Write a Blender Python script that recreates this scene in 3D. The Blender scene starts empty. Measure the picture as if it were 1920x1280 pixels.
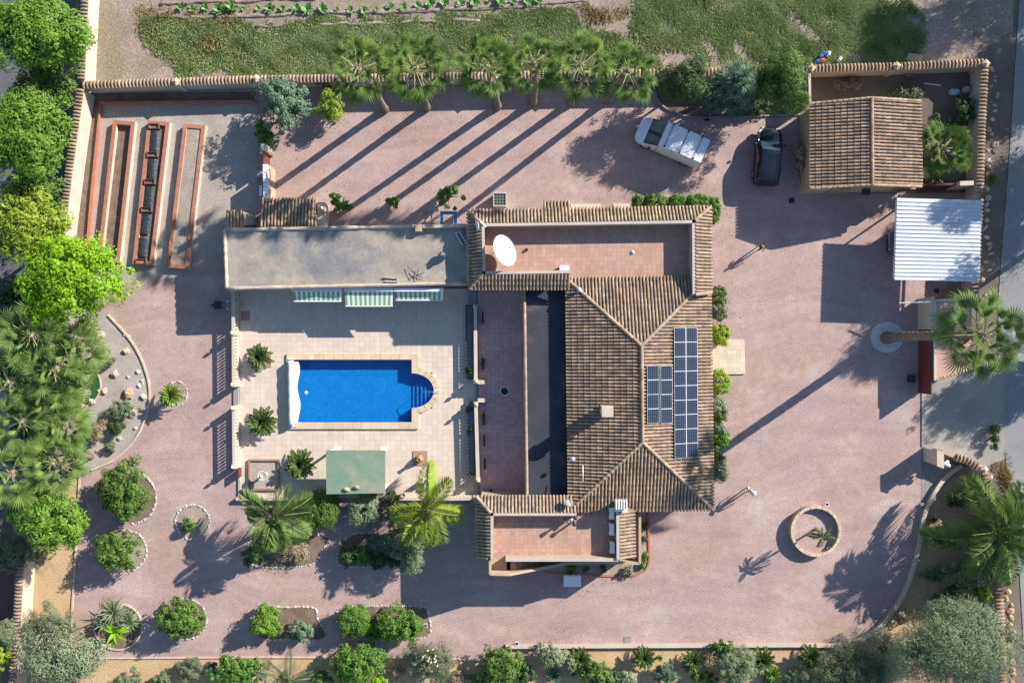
import bpy, math, random
import numpy as np
from mathutils import Vector, Matrix
random.seed(7)
RNG = np.random.default_rng(11)
R = math.radians
scene = bpy.context.scene
COL = scene.collection
# ---------------------------------------------------------------- camera, sky, sun, exposure
CAM_H, FOC = 56.0, 1507.0            # drone height (m) and focal length in photo pixels
cam = bpy.data.objects.new('camera', bpy.data.cameras.new('camera'))
COL.objects.link(cam); scene.camera = cam
cam.location = (0, 0, CAM_H); cam.rotation_euler = (0, 0, 0)
cam.data.sensor_width = 36.0; cam.data.lens = 36.0 * FOC / 1920.0
cam.data.clip_start = 0.5; cam.data.clip_end = 2000
SUN_EL, SUN_AZ = 27.5, 55.5          # elevation; azimuth clockwise from +Y
world = bpy.data.worlds.new('World'); scene.world = world; world.use_nodes = True
wn = world.node_tree; bg = wn.nodes['Background']
sky = wn.nodes.new('ShaderNodeTexSky'); sky.sky_type = 'NISHITA'; sky.sun_disc = False
sky.sun_elevation = R(SUN_EL); sky.sun_rotation = R(SUN_AZ)
sky.air_density = 1.0; sky.dust_density = 0.3; sky.ozone_density = 3.0
wn.links.new(sky.outputs[0], bg.inputs[0]); bg.inputs[1].default_value = 0.105
sl = bpy.data.lights.new('sun', 'SUN'); sl.energy = 5.0; sl.angle = R(0.53); sl.color = (1.0, 0.94, 0.87)
sun = bpy.data.objects.new('sun', sl); COL.objects.link(sun)
TOSUN = Vector((math.cos(R(SUN_EL)) * math.sin(R(SUN_AZ)), math.cos(R(SUN_EL)) * math.cos(R(SUN_AZ)), math.sin(R(SUN_EL))))
sun.rotation_euler = TOSUN.to_track_quat('Z', 'Y').to_euler(); sun.location = TOSUN * 80
vs = scene.view_settings
vs.view_transform = 'Standard'; vs.look = 'None'; vs.gamma = 1; vs.exposure = 0.91; vs.use_curve_mapping = False
scene.render.resolution_x, scene.render.resolution_y = 1024, 682
# ---------------------------------------------------------------- helpers
def P(px, py, z=0.0):
    "where a ray through a photo pixel meets height z"
    s = (CAM_H - z) / FOC
    return Vector(((px - 960) * s, (640 - py) * s, z))
def PL(pts, z=0.0): return [P(x, y, z) for x, y in pts]
def lin(r, g, b, k=1.0):
    f = lambda c: ((c / 255 + 0.055) / 1.055) ** 2.4 if c > 10 else c / 255 / 12.92
    return (f(r) * k, f(g) * k, f(b) * k)
def tag(o, label=None, cat=None, group=None, kind=None):
    if label: o['label'] = label
    if cat: o['category'] = cat
    if group: o['group'] = group
    if kind: o['kind'] = kind
    return o
def wloc(o):
    v = Vector((0, 0, 0))
    while o is not None: v = v + o.location; o = o.parent
    return v
def thing(name, label, cat, loc=(0, 0, 0), group=None):
    o = bpy.data.objects.new(name, None); COL.objects.link(o)
    o.location = loc; o.empty_display_size = 0.3
    return tag(o, label, cat, group)
def inst(name, me, parent, loc, rot=(0, 0, 0), scale=(1, 1, 1)):
    "object sharing mesh data; loc in world, parents are unrotated"
    o = bpy.data.objects.new(name, me); COL.objects.link(o)
    o.parent = parent
    o.location = Vector(loc) - (wloc(parent) if parent else Vector((0, 0, 0)))
    o.rotation_euler = rot; o.scale = scale
    return o
def inst_m(name, me, parent, M):
    o = bpy.data.objects.new(name, me); COL.objects.link(o)
    o.parent = parent
    M = M.copy(); M.translation = M.translation - (wloc(parent) if parent else Vector((0, 0, 0)))
    o.matrix_local = M
    return o
def mesh_np(name, V, Fs, mats=(), smooth=False):
    "fast mesh: V (n,3); Fs list of (m,k) index arrays"
    me = bpy.data.meshes.new(name)
    V = np.asarray(V, dtype=np.float32); me.vertices.add(len(V)); me.vertices.foreach_set('co', V.ravel())
    idx, st, n = [], [], 0
    for F in Fs:
        F = np.asarray(F, dtype=np.int32)
        if len(F) == 0: continue
        st.append(n + np.arange(len(F)) * F.shape[1]); idx.append(F.ravel()); n += F.size
    idx = np.concatenate(idx); st = np.concatenate(st)
    me.loops.add(len(idx)); me.loops.foreach_set('vertex_index', idx.astype(np.int32))
    me.polygons.add(len(st)); me.polygons.foreach_set('loop_start', st.astype(np.int32))
    me.update(calc_edges=True)
    me.polygons.foreach_set('use_smooth', np.full(len(st), bool(smooth)))
    for m in mats: me.materials.append(m)
    return me
def obj_np(name, me, parent=None, origin=None):
    "mesh given in world coordinates"
    o = bpy.data.objects.new(name, me); COL.objects.link(o); o.parent = parent
    off = wloc(parent) if parent else Vector((0, 0, 0))
    if origin is not None: o.location = Vector(origin) - off; off = Vector(origin)
    if off.length > 0: me.transform(Matrix.Translation(-off))
    return o
class MB:
    def __init__(s): s.v = []; s.f = []; s.m = []
    def add(s, vs, fs, mi=0):
        b = len(s.v); s.v += [tuple(v) for v in vs]
        for f in fs: s.f.append(tuple(i + b for i in f)); s.m.append(mi)
        return s
    def box(s, x0, x1, y0, y1, z0, z1, mi=0):
        v = [(x, y, z) for z in (z0, z1) for y in (y0, y1) for x in (x0, x1)]
        return s.add(v, [(0, 2, 3, 1), (4, 5, 7, 6), (0, 1, 5, 4), (2, 6, 7, 3), (0, 4, 6, 2), (1, 3, 7, 5)], mi)
    def obox(s, c, size, rz=0, mi=0, rot=None):
        hx, hy, hz = size[0] / 2, size[1] / 2, size[2] / 2
        M = rot if rot is not None else Matrix.Rotation(rz, 3, 'Z')
        v = [Vector(c) + M @ Vector((x, y, z)) for z in (-hz, hz) for y in (-hy, hy) for x in (-hx, hx)]
        return s.add(v, [(0, 2, 3, 1), (4, 5, 7, 6), (0, 1, 5, 4), (2, 6, 7, 3), (0, 4, 6, 2), (1, 3, 7, 5)], mi)
    def prism(s, poly, z0, z1, mi=0, mi_side=None):
        n = len(poly); p = [(q[0], q[1]) for q in poly]
        a = sum(p[i][0] * p[(i + 1) % n][1] - p[(i + 1) % n][0] * p[i][1] for i in range(n))
        if a < 0: p = p[::-1]
        s.add([(x, y, z0) for x, y in p] + [(x, y, z1) for x, y in p], [tuple(range(n))[::-1], tuple(range(n, 2 * n))], mi)
        b = len(s.v) - 2 * n
        for i in range(n):
            j = (i + 1) % n
            s.f.append((b + i, b + j, b + n + j, b + n + i)); s.m.append(mi if mi_side is None else mi_side)
        return s
    def solid(s, top, bot, mi=0):
        "two matching 3D loops joined to a closed solid"
        n = len(top); s.add(list(bot) + list(top), [tuple(range(n))[::-1], tuple(range(n, 2 * n))] +
              [(i, (i + 1) % n, n + (i + 1) % n, n + i) for i in range(n)], mi); return s
    def wall(s, a, b, th, z0, z1, mi=0, z1b=None):
        "upright wall along a ground line"
        a = Vector((a[0], a[1])); b = Vector((b[0], b[1])); d = (b - a).normalized(); n = Vector((-d.y, d.x)) * th / 2
        c = [a + n, a - n, b - n, b + n]; zt = [z1, z1, z1b or z1, z1b or z1]
        return s.solid([(q.x, q.y, t) for q, t in zip(c, zt)], [(q.x, q.y, z0) for q in c], mi)
    def tube(s, path, rad, seg=8, mi=0, caps=True):
        path = [Vector(p) for p in path]; n = len(path)
        if not hasattr(rad, '__len__'): rad = [rad] * n
        b = len(s.v); up = Vector((0, 0, 1))
        for i, p in enumerate(path):
            d = (path[min(i + 1, n - 1)] - path[max(i - 1, 0)]).normalized()
            x = d.cross(up if abs(d.z) < 0.95 else Vector((1, 0, 0))).normalized(); y = x.cross(d)
            for k in range(seg):
                a = 2 * math.pi * k / seg; s.v.append(tuple(p + (x * math.cos(a) + y * math.sin(a)) * rad[i]))
        for i in range(n - 1):
            for k in range(seg):
                q = (k + 1) % seg
                s.f.append((b + i * seg + k, b + i * seg + q, b + (i + 1) * seg + q, b + (i + 1) * seg + k)); s.m.append(mi)
        if caps:
            s.f.append(tuple(b + k for k in range(seg))[::-1]); s.m.append(mi)
            s.f.append(tuple(b + (n - 1) * seg + k for k in range(seg))); s.m.append(mi)
        return s
    def lathe(s, c, prof, seg=12, mi=0):
        b = len(s.v); c = Vector(c)
        for r, z in prof:
            for k in range(seg):
                a = 2 * math.pi * k / seg; s.v.append((c.x + r * math.cos(a), c.y + r * math.sin(a), c.z + z))
        for i in range(len(prof) - 1):
            for k in range(seg):
                q = (k + 1) % seg
                s.f.append((b + i * seg + k, b + i * seg + q, b + (i + 1) * seg + q, b + (i + 1) * seg + k)); s.m.append(mi)
        s.f.append(tuple(b + k for k in range(seg))[::-1]); s.m.append(mi)
        e = b + (len(prof) - 1) * seg; s.f.append(tuple(e + k for k in range(seg))); s.m.append(mi)
        return s
    def mesh(s, name, mats, smooth=False):
        me = bpy.data.meshes.new(name); me.from_pydata(s.v, [], s.f)
        for m in (mats if isinstance(mats, (list, tuple)) else [mats]): me.materials.append(m)
        if any(s.m): me.polygons.foreach_set('material_index', s.m)
        if smooth: me.polygons.foreach_set('use_smooth', [True] * len(s.f))
        me.update(); return me
    def build(s, name, mats, parent=None, origin=None, smooth=False):
        return obj_np(name, s.mesh(name, mats, smooth), parent, origin)
def sheet(name, pts, m, z=None, sub=0, parent=None, hole=None):
    "flat sheet; pts are world points, hole an optional inner loop"
    if hole is not None:
        from mathutils.geometry import tessellate_polygon
        a = [Vector((p[0], p[1], 0)) for p in pts]; b = [Vector((p[0], p[1], 0)) for p in hole]
        T = tessellate_polygon([a, b]); zz = pts[0][2] if z is None else z; allp = a + b; mb = MB(); fs = []
        for t in T:
            n = (allp[t[1]] - allp[t[0]]).cross(allp[t[2]] - allp[t[0]]).z; fs.append(tuple(t) if n > 0 else tuple(t)[::-1])
        mb.add([(p.x, p.y, zz) for p in allp], fs); return obj_np(name, mb.mesh(name, m), parent)
    mb = MB(); mb.add([(p[0], p[1], p[2] if z is None else z) for p in pts], [tuple(range(len(pts)))])
    me = mb.mesh(name, m)
    import bmesh
    bm = bmesh.new(); bm.from_mesh(me); bmesh.ops.triangulate(bm, faces=bm.faces)
    for f in bm.faces:
        if f.normal.z < 0: f.normal_flip()
    bm.to_mesh(me); bm.free()
    return obj_np(name, me, parent)
def struct(o): o['kind'] = 'structure'; return o
def resample(pts, step, closed=False):
    pts = [Vector(p) for p in pts]
    if closed: pts = pts + [pts[0]]
    out = []; carry = 0.0
    for a, b in zip(pts[:-1], pts[1:]):
        L = (b - a).length; t = carry
        while t < L: out.append(a + (b - a) * (t / L)); t += step
        carry = t - L
    return out
def smooth_line(pts, n=6, closed=False):
    "Catmull-Rom through the points"
    pts = [Vector(p) for p in pts]; N = len(pts); out = []
    g = (lambda i: pts[i % N]) if closed else (lambda i: pts[max(0, min(N - 1, i))])
    for i in range(N if closed else N - 1):
        p0, p1, p2, p3 = g(i - 1), g(i), g(i + 1), g(i + 2)
        for k in range(n):
            t = k / n
            out.append(0.5 * ((2 * p1) + (p2 - p0) * t + (2 * p0 - 5 * p1 + 4 * p2 - p3) * t * t + (3 * p1 - p0 - 3 * p2 + p3) * t ** 3))
    if not closed: out.append(pts[-1])
    return out
def strip(name, line, w, z0, z1, m, parent=None, closed=False):
    "kerb-like band along a line"
    line = [Vector((p[0], p[1])) for p in line]; n = len(line); L, Rr = [], []
    for i in range(n):
        a = line[(i - 1) % n] if closed else line[max(i - 1, 0)]; b = line[(i + 1) % n] if closed else line[min(i + 1, n - 1)]
        d = (b - a).normalized(); q = Vector((-d.y, d.x)) * w / 2
        L.append(line[i] + q); Rr.append(line[i] - q)
    mb = MB()
    for i in range(n if closed else n - 1):
        j = (i + 1) % n; c = [L[i], Rr[i], Rr[j], L[j]]
        mb.solid([(p.x, p.y, z1) for p in c], [(p.x, p.y, z0) for p in c])
    # weld into one clean skin
    me = mb.mesh(name, m)
    return obj_np(name, me, parent)
def ordinal(i):
    a = ['first', 'second', 'third', 'fourth', 'fifth', 'sixth', 'seventh', 'eighth', 'ninth', 'tenth', 'eleventh', 'twelfth', 'thirteenth',
         'fourteenth', 'fifteenth', 'sixteenth', 'seventeenth', 'eighteenth', 'nineteenth', 'twentieth']
    if i < 20: return a[i]
    t = ['twenty', 'thirty', 'forty', 'fifty'][(i + 1) // 10 - 2]
    return (t[:-1] + 'ieth') if (i + 1) % 10 == 0 else t + '-' + a[(i + 1) % 10 - 1]
# ---------------------------------------------------------------- materials
MATS = {}
def mat(name, c1, c2=None, rough=0.85, scale=1.0, detail=6, contrast=(0.35, 0.65), bump=0.0, bscale=30.0, spec=0.3, fine=0.0, fscale=60.0,
        metal=0.0, c4=None, c4scale=0.3, c4range=(0.5, 0.75), c3=None, c3scale=0.2, c3range=(0.55, 0.7), island=0.0, coat=0.0, coord='pos'):
    m = bpy.data.materials.new(name); m.use_nodes = True; nt = m.node_tree; N = nt.nodes; Lk = nt.links
    p = N['Principled BSDF']; p.inputs['Roughness'].default_value = rough; p.inputs['Metallic'].default_value = metal
    p.inputs['Specular IOR Level'].default_value = spec; p.inputs['Coat Weight'].default_value = coat
    geo = N.new('ShaderNodeNewGeometry')
    pos = geo.outputs['Position']
    if coord == 'obj':
        tc = N.new('ShaderNodeTexCoord'); pos = tc.outputs['Object']
    def noise(sc, det=6, rg=0.6):
        n = N.new('ShaderNodeTexNoise'); n.inputs['Scale'].default_value = sc; n.inputs['Detail'].default_value = det
        n.inputs['Roughness'].default_value = rg; Lk.new(pos, n.inputs['Vector']); return n.outputs['Fac']
    def ramp(f, lo, hi):
        r = N.new('ShaderNodeMapRange'); r.inputs['From Min'].default_value = lo; r.inputs['From Max'].default_value = hi; Lk.new(f, r.inputs['Value']); return r.outputs[0]
    def mix(f, a, b, mode='MIX'):
        x = N.new('ShaderNodeMix'); x.data_type = 'RGBA'; x.blend_type = mode
        if isinstance(f, float): x.inputs['Factor'].default_value = f
        else: Lk.new(f, x.inputs['Factor'])
        for s, v in ((6, a), (7, b)):
            if isinstance(v, tuple): x.inputs[s].default_value = (*v[:3], 1)
            else: Lk.new(v, x.inputs[s])
        return x.outputs[2]
    col = mix(ramp(noise(scale, detail), *contrast), c1, c2 or tuple(c * 0.8 for c in c1))
    if c3: col = mix(ramp(noise(c3scale, 5), *c3range), col, c3)
    if c4: col = mix(ramp(noise(c4scale, 7, 0.65), *c4range), col, c4)
    if fine > 0:
        f = ramp(noise(fscale, 3, 0.7), 0.3, 0.7)
        r = N.new('ShaderNodeMapRange'); Lk.new(f, r.inputs['Value']); r.inputs['To Min'].default_value = 1 - fine; r.inputs['To Max'].default_value = 1 + fine * 0.6
        h = N.new('ShaderNodeVectorMath'); h.operation = 'SCALE'; Lk.new(col, h.inputs[0]); Lk.new(r.outputs[0], h.inputs['Scale']); col = h.outputs[0]
    if fine > 0 and fscale > 12:      # coarser mottling of loose stone
        r = N.new('ShaderNodeMapRange'); Lk.new(noise(2.4, 4, 0.75), r.inputs['Value']); r.inputs['From Min'].default_value = .3; r.inputs['From Max'].default_value = .7; r.inputs['To Min'].default_value = .88; r.inputs['To Max'].default_value = 1.1
        h = N.new('ShaderNodeVectorMath'); h.operation = 'SCALE'; Lk.new(col, h.inputs[0]); Lk.new(r.outputs[0], h.inputs['Scale']); col = h.outputs[0]
    if island > 0:
        oi = N.new('ShaderNodeObjectInfo'); ad = N.new('ShaderNodeMath'); ad.operation = 'ADD'
        Lk.new(geo.outputs['Random Per Island'], ad.inputs[0]); Lk.new(oi.outputs['Random'], ad.inputs[1])
        fr = N.new('ShaderNodeMath'); fr.operation = 'FRACT'; Lk.new(ad.outputs[0], fr.inputs[0])
        r = N.new('ShaderNodeMapRange'); Lk.new(fr.outputs[0], r.inputs['Value']); r.inputs['To Min'].default_value = 1 - island; r.inputs['To Max'].default_value = 1 + island * 0.7
        h = N.new('ShaderNodeVectorMath'); h.operation = 'SCALE'; Lk.new(col, h.inputs[0]); Lk.new(r.outputs[0], h.inputs['Scale']); col = h.outputs[0]
    Lk.new(col, p.inputs['Base Color'])
    if bump > 0:
        b = N.new('ShaderNodeBump'); b.inputs['Strength'].default_value = min(bump, 1.0); b.inputs['Distance'].default_value = 0.03
        Lk.new(noise(bscale, 6, 0.7), b.inputs['Height']); Lk.new(b.outputs[0], p.inputs['Normal'])
    MATS[name] = m; return m
def leaf(name, c1, c2, trans=0.3, gloss=0.35, scale=0.8):
    m = bpy.data.materials.new(name); m.use_nodes = True; nt = m.node_tree; N = nt.nodes; Lk = nt.links
    p = N['Principled BSDF']; out = N['Material Output']; p.inputs['Roughness'].default_value = 0.55; p.inputs['Specular IOR Level'].default_value = gloss
    geo = N.new('ShaderNodeNewGeometry'); n = N.new('ShaderNodeTexNoise'); n.inputs['Scale'].default_value = scale; n.inputs['Detail'].default_value = 4
    Lk.new(geo.outputs['Position'], n.inputs['Vector'])
    oi = N.new('ShaderNodeObjectInfo')
    a = N.new('ShaderNodeMath'); a.operation = 'ADD'; Lk.new(geo.outputs['Random Per Island'], a.inputs[0]); Lk.new(oi.outputs['Random'], a.inputs[1])
    fr = N.new('ShaderNodeMath'); fr.operation = 'FRACT'; Lk.new(a.outputs[0], fr.inputs[0])
    s = N.new('ShaderNodeMath'); s.operation = 'MULTIPLY_ADD'; Lk.new(fr.outputs[0], s.inputs[0]); s.inputs[1].default_value = 0.6; 
    s2 = N.new('ShaderNodeMapRange'); s2.inputs['From Min'].default_value = 0.3; s2.inputs['From Max'].default_value = 0.7; s2.inputs['To Max'].default_value = 0.4
    Lk.new(n.outputs['Fac'], s2.inputs['Value']); Lk.new(s2.outputs[0], s.inputs[2])
    x = N.new('ShaderNodeMix'); x.data_type = 'RGBA'; Lk.new(s.outputs[0], x.inputs['Factor']); x.inputs[6].default_value = (*c1, 1); x.inputs[7].default_value = (*c2, 1)
    Lk.new(x.outputs[2], p.inputs['Base Color'])
    t = N.new('ShaderNodeBsdfTranslucent'); Lk.new(x.outputs[2], t.inputs['Color'])
    ms = N.new('ShaderNodeMixShader'); ms.inputs[0].default_value = trans
    Lk.new(p.outputs[0], ms.inputs[1]); Lk.new(t.outputs[0], ms.inputs[2]); Lk.new(ms.outputs[0], out.inputs['Surface'])
    MATS[name] = m; return m
def plain(name, c, rough=0.5, metal=0.0, spec=0.5, coat=0.0, var=0.12):
    return mat(name, c, tuple(v * (1 - var) for v in c), rough=rough, metal=metal, spec=spec, coat=coat, scale=2.5, coord='pos')
def tilemat(name, c1, c2, grout, w, h, rot=0.0, mortar=0.012, stain=None):
    m = mat(name, c1, c2, rough=0.7, scale=0.7, bump=0.0, fine=0.1, fscale=8, c3=stain, c3scale=0.35, c3range=(0.5, 0.8))
    nt = m.node_tree; N = nt.nodes; Lk = nt.links; p = N['Principled BSDF']
    src = p.inputs['Base Color'].links[0].from_socket
    geo = N.new('ShaderNodeNewGeometry'); mp = N.new('ShaderNodeMapping'); mp.inputs['Rotation'].default_value = (0, 0, rot)
    Lk.new(geo.outputs['Position'], mp.inputs['Vector'])
    b = N.new('ShaderNodeTexBrick'); b.offset = 0.0; b.inputs['Scale'].default_value = 1.0; b.inputs['Mortar Size'].default_value = mortar
    b.inputs['Brick Width'].default_value = w; b.inputs['Row Height'].default_value = h
    b.inputs['Color1'].default_value = (1, 1, 1, 1); b.inputs['Color2'].default_value = (0.8, 0.8, 0.8, 1); b.inputs['Mortar'].default_value = (*[g for g in grout], 1)
    Lk.new(mp.outputs[0], b.inputs['Vector'])
    x = N.new('ShaderNodeMix'); x.data_type = 'RGBA'; x.blend_type = 'MULTIPLY'; x.inputs['Factor'].default_value = 1.0
    Lk.new(src, x.inputs[6]); Lk.new(b.outputs['Color'], x.inputs[7]); Lk.new(x.outputs[2], p.inputs['Base Color'])
    return m
gravel = mat('pink_gravel', (0.455, 0.328, 0.295), (0.385, 0.272, 0.246), c4=(0.50, 0.395, 0.345), c4scale=0.33, c4range=(0.5, 0.72), rough=0.95, scale=0.22, fine=0.42, fscale=14, bump=0.9, bscale=16, c3=(0.40, 0.25, 0.165), c3scale=0.17, c3range=(0.53, 0.80), spec=0.1)
def streaks(m, rot, sx, sy, amp):
    "raked and driven streaks across loose gravel"
    nt = m.node_tree; N = nt.nodes; Lk = nt.links; p = N['Principled BSDF']; src = p.inputs['Base Color'].links[0].from_socket
    g = N.new('ShaderNodeNewGeometry'); mp = N.new('ShaderNodeMapping'); mp.inputs['Rotation'].default_value = (0, 0, rot); mp.inputs['Scale'].default_value = (sx, sy, 1)
    d = N.new('ShaderNodeTexNoise'); d.inputs['Scale'].default_value = .08; Lk.new(g.outputs['Position'], d.inputs['Vector'])
    v = N.new('ShaderNodeVectorMath'); v.operation = 'MULTIPLY_ADD'; Lk.new(d.outputs['Color'], v.inputs[0]); v.inputs[1].default_value = (9, 9, 0); Lk.new(g.outputs['Position'], v.inputs[2]); Lk.new(v.outputs[0], mp.inputs['Vector'])
    n = N.new('ShaderNodeTexNoise'); n.inputs['Scale'].default_value = 1.0; n.inputs['Detail'].default_value = 5; Lk.new(mp.outputs[0], n.inputs['Vector'])
    r = N.new('ShaderNodeMapRange'); Lk.new(n.outputs['Fac'], r.inputs['Value']); r.inputs['From Min'].default_value = .32; r.inputs['From Max'].default_value = .68; r.inputs['To Min'].default_value = 1 - amp; r.inputs['To Max'].default_value = 1 + amp
    h = N.new('ShaderNodeVectorMath'); h.operation = 'SCALE'; Lk.new(src, h.inputs[0]); Lk.new(r.outputs[0], h.inputs['Scale']); Lk.new(h.outputs[0], p.inputs['Base Color'])
streaks(gravel, R(62), .12, 1.3, .085)
greygravel = mat('grey_gravel', (0.45, 0.39, 0.335), (0.37, 0.315, 0.27), rough=0.95, scale=0.4, fine=0.45, fscale=14, bump=0.9, bscale=16, spec=0.1)
desertgravel = mat('pale_grey_gravel', (0.44, 0.40, 0.36), (0.35, 0.31, 0.275), rough=0.95, scale=0.5, fine=0.35, fscale=14, bump=0.8, bscale=16, spec=0.1, c3=(0.30, 0.24, 0.19), c3scale=0.5, c3range=(0.6, 0.8))
soil = mat('sandy_soil', (0.55, 0.385, 0.215), (0.46, 0.32, 0.18), rough=0.95, scale=0.5, fine=0.3, fscale=10, bump=0.8, bscale=8, c3=(0.27, 0.2, 0.13), c3scale=0.6, c3range=(0.55, 0.75), spec=0.1)
outsoil = mat('outer_ground_soil', (0.20, 0.165, 0.13), (0.15, 0.125, 0.10), rough=0.95, scale=0.4, fine=0.3, fscale=9, bump=0.8, bscale=8, spec=0.1)
fieldsoil = mat('field_soil', (0.36, 0.285, 0.235), (0.28, 0.21, 0.165), rough=0.95, scale=0.8, fine=0.4, fscale=7, bump=1.0, bscale=5, c3=(0.25, 0.215, 0.14), c3scale=0.3, c3range=(0.46, 0.64), spec=0.1)
bedsoil = mat('bed_soil', (0.24, 0.175, 0.13), (0.16, 0.115, 0.085), rough=0.95, scale=1.2, fine=0.35, fscale=9, bump=1.0, bscale=7, spec=0.1)
palebedsoil = mat('pale_bed_soil', (0.40, 0.33, 0.265), (0.31, 0.25, 0.2), rough=0.95, scale=1.2, fine=0.35, fscale=9, bump=1.0, bscale=7, spec=0.1)
asphalt = mat('asphalt', (0.29, 0.285, 0.285), (0.24, 0.24, 0.245), rough=0.92, scale=0.3, fine=0.25, fscale=20, bump=0.4, bscale=30, spec=0.2)
concrete = mat('pale_concrete', (0.33, 0.31, 0.28), (0.26, 0.245, 0.225), rough=0.9, scale=0.5, fine=0.15, fscale=12, bump=0.2, bscale=12, spec=0.2)
kerbm = mat('kerb_concrete', (0.58, 0.47, 0.36), (0.46, 0.36, 0.275), rough=0.85, scale=1.5, fine=0.15, fscale=10, spec=0.2)
whitewall = mat('cream_render', (0.54, 0.47, 0.375), (0.47, 0.405, 0.32), rough=0.9, scale=0.8, spec=0.2, fine=0.08, fscale=6)
beigewall = mat('beige_render', (0.46, 0.345, 0.235), (0.40, 0.295, 0.195), rough=0.9, scale=0.8, spec=0.2, fine=0.08, fscale=6)
brickkerb = mat('terracotta_kerb', (0.46, 0.19, 0.12), (0.38, 0.15, 0.095), rough=0.85, scale=2, fine=0.2, fscale=8, spec=0.2)
tile_m = mat('barrel_tile_clay', (0.41, 0.29, 0.19), (0.29, 0.195, 0.125), rough=0.85, scale=1.3, contrast=(0.4, 0.6), fine=0.2, fscale=7, island=0.27, c4=(0.25, 0.205, 0.165), c4scale=0.35, c4range=(0.52, 0.74), c3=(0.20, 0.17, 0.145), c3scale=1.7, c3range=(0.52, 0.68), spec=0.2)
underroof = mat('shaded_roof_bedding', (0.22, 0.165, 0.12), (0.16, 0.12, 0.09), rough=0.95, scale=3, spec=0.1)  # plane below the cover tiles, coloured dark for the shade between them
ridge_m = mat('ridge_mortar', (0.46, 0.33, 0.22), (0.33, 0.235, 0.16), rough=0.9, scale=2, fine=0.25, fscale=8, island=0.25, spec=0.15)
terr_tile = tilemat('terracotta_floor_tile', (0.50, 0.315, 0.23), (0.45, 0.265, 0.19), (0.72, 0.72, 0.72), 0.29, 0.29, R(-0.8), stain=(0.52, 0.33, 0.25))
ver_tile = tilemat('mauve_floor_tile', (0.64, 0.41, 0.38), (0.56, 0.35, 0.33), (0.7, 0.7, 0.72), 0.30, 0.30, R(-0.8))
pave_tile = mat('cream_paving_slab', (0.60, 0.50, 0.405), (0.55, 0.455, 0.365), rough=0.75, scale=0.6, fine=0.08, fscale=8, island=0.07, spec=0.3)
grout = mat('paving_grout', (0.50, 0.42, 0.34), (0.45, 0.375, 0.3), rough=0.95, spec=0.1)
coping_stone = mat('coping_stone', (0.60, 0.465, 0.31), (0.53, 0.405, 0.265), rough=0.75, scale=1.5, fine=0.1, fscale=8, island=0.09, spec=0.3)
bitumen = mat('grey_bitumen_roof', (0.045, 0.05, 0.06), (0.035, 0.038, 0.046), rough=0.8, scale=0.7, fine=0.2, fscale=9, c3=(0.15, 0.12, 0.105), c3scale=0.5, c3range=(0.55, 0.75), spec=0.3)
foamroof = mat('sprayed_foam_roof', (0.37, 0.32, 0.255), (0.27, 0.24, 0.20), rough=0.75, scale=0.7, fine=0.14, fscale=5, bump=1.0, bscale=2.4, c3=(0.16, 0.165, 0.175), c3scale=0.28, c3range=(0.5, 0.68), c4=(0.42, 0.37, 0.31), c4scale=0.8, c4range=(0.58, 0.8), spec=0.3)  # bluish dark patches put the palm shade into the roof colour
whitepaint = plain('white_paint', (0.78, 0.77, 0.74), 0.5, var=0.06)
whiteplastic = plain('white_plastic', (0.8, 0.8, 0.8), 0.35, var=0.04)
greymetal = plain('grey_metal', (0.4, 0.4, 0.41), 0.4, metal=0.7)
darkmetal = plain('dark_metal', (0.03, 0.03, 0.035), 0.45, metal=0.2)
steel = plain('stainless_steel', (0.62, 0.62, 0.63), 0.3, metal=0.9)
blackplastic = plain('black_plastic', (0.025, 0.027, 0.03), 0.5)
rubber = plain('black_rubber', (0.02, 0.02, 0.021), 0.8)
glassdark = plain('tinted_glass', (0.012, 0.022, 0.03), 0.08, spec=0.35)
vanpaint = mat('white_van_paint', (0.72, 0.73, 0.74), (0.66, 0.67, 0.68), rough=0.35, coat=0.6, scale=1.5)
blackpaint = mat('black_car_paint', (0.008, 0.010, 0.014), (0.011, 0.013, 0.017), rough=0.12, coat=0.6, spec=0.5)
redgate = mat('oxblood_gate_paint', (0.18, 0.045, 0.04), (0.15, 0.04, 0.036), rough=0.6)
clay = mat('clay_pot', (0.50, 0.22, 0.11), (0.42, 0.18, 0.09), rough=0.85)
rock_m = mat('pale_rock', (0.56, 0.49, 0.41), (0.44, 0.37, 0.30), rough=0.9, scale=3, fine=0.2, fscale=9, island=0.25)
rock_o = mat('ochre_rock', (0.55, 0.40, 0.25), (0.44, 0.31, 0.2), rough=0.9, scale=3, fine=0.2, fscale=9, island=0.2)
whiterock = mat('white_edging_stone', (0.54, 0.49, 0.45), (0.38, 0.34, 0.31), rough=0.9, scale=5, island=0.3)
wood = mat('weathered_wood', (0.36, 0.25, 0.16), (0.26, 0.18, 0.115), rough=0.85, scale=3)
bark = mat('tree_bark', (0.17, 0.13, 0.10), (0.1, 0.08, 0.062), rough=0.95, scale=4, bump=0.8, bscale=12, spec=0.1)
palmbark = mat('palm_trunk_bark', (0.26, 0.215, 0.175), (0.13, 0.105, 0.085), rough=0.95, scale=5, fine=0.4, fscale=9, bump=1.0, bscale=9, spec=0.1)
L_bright = leaf('bright_leaf', (0.12, 0.30, 0.006), (0.34, 0.53, 0.012), 0.30)
L_yellow = leaf('yellow_green_leaf', (0.17, 0.26, 0.02), (0.34, 0.42, 0.04), 0.30)
L_lime = leaf('lime_mid_leaf', (0.075, 0.18, 0.016), (0.20, 0.335, 0.03), 0.30)
L_mid = leaf('mid_green_leaf', (0.06, 0.125, 0.018), (0.135, 0.22, 0.035), 0.25)
L_dark = leaf('dark_green_leaf', (0.04, 0.08, 0.022), (0.085, 0.14, 0.035), 0.2)
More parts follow.
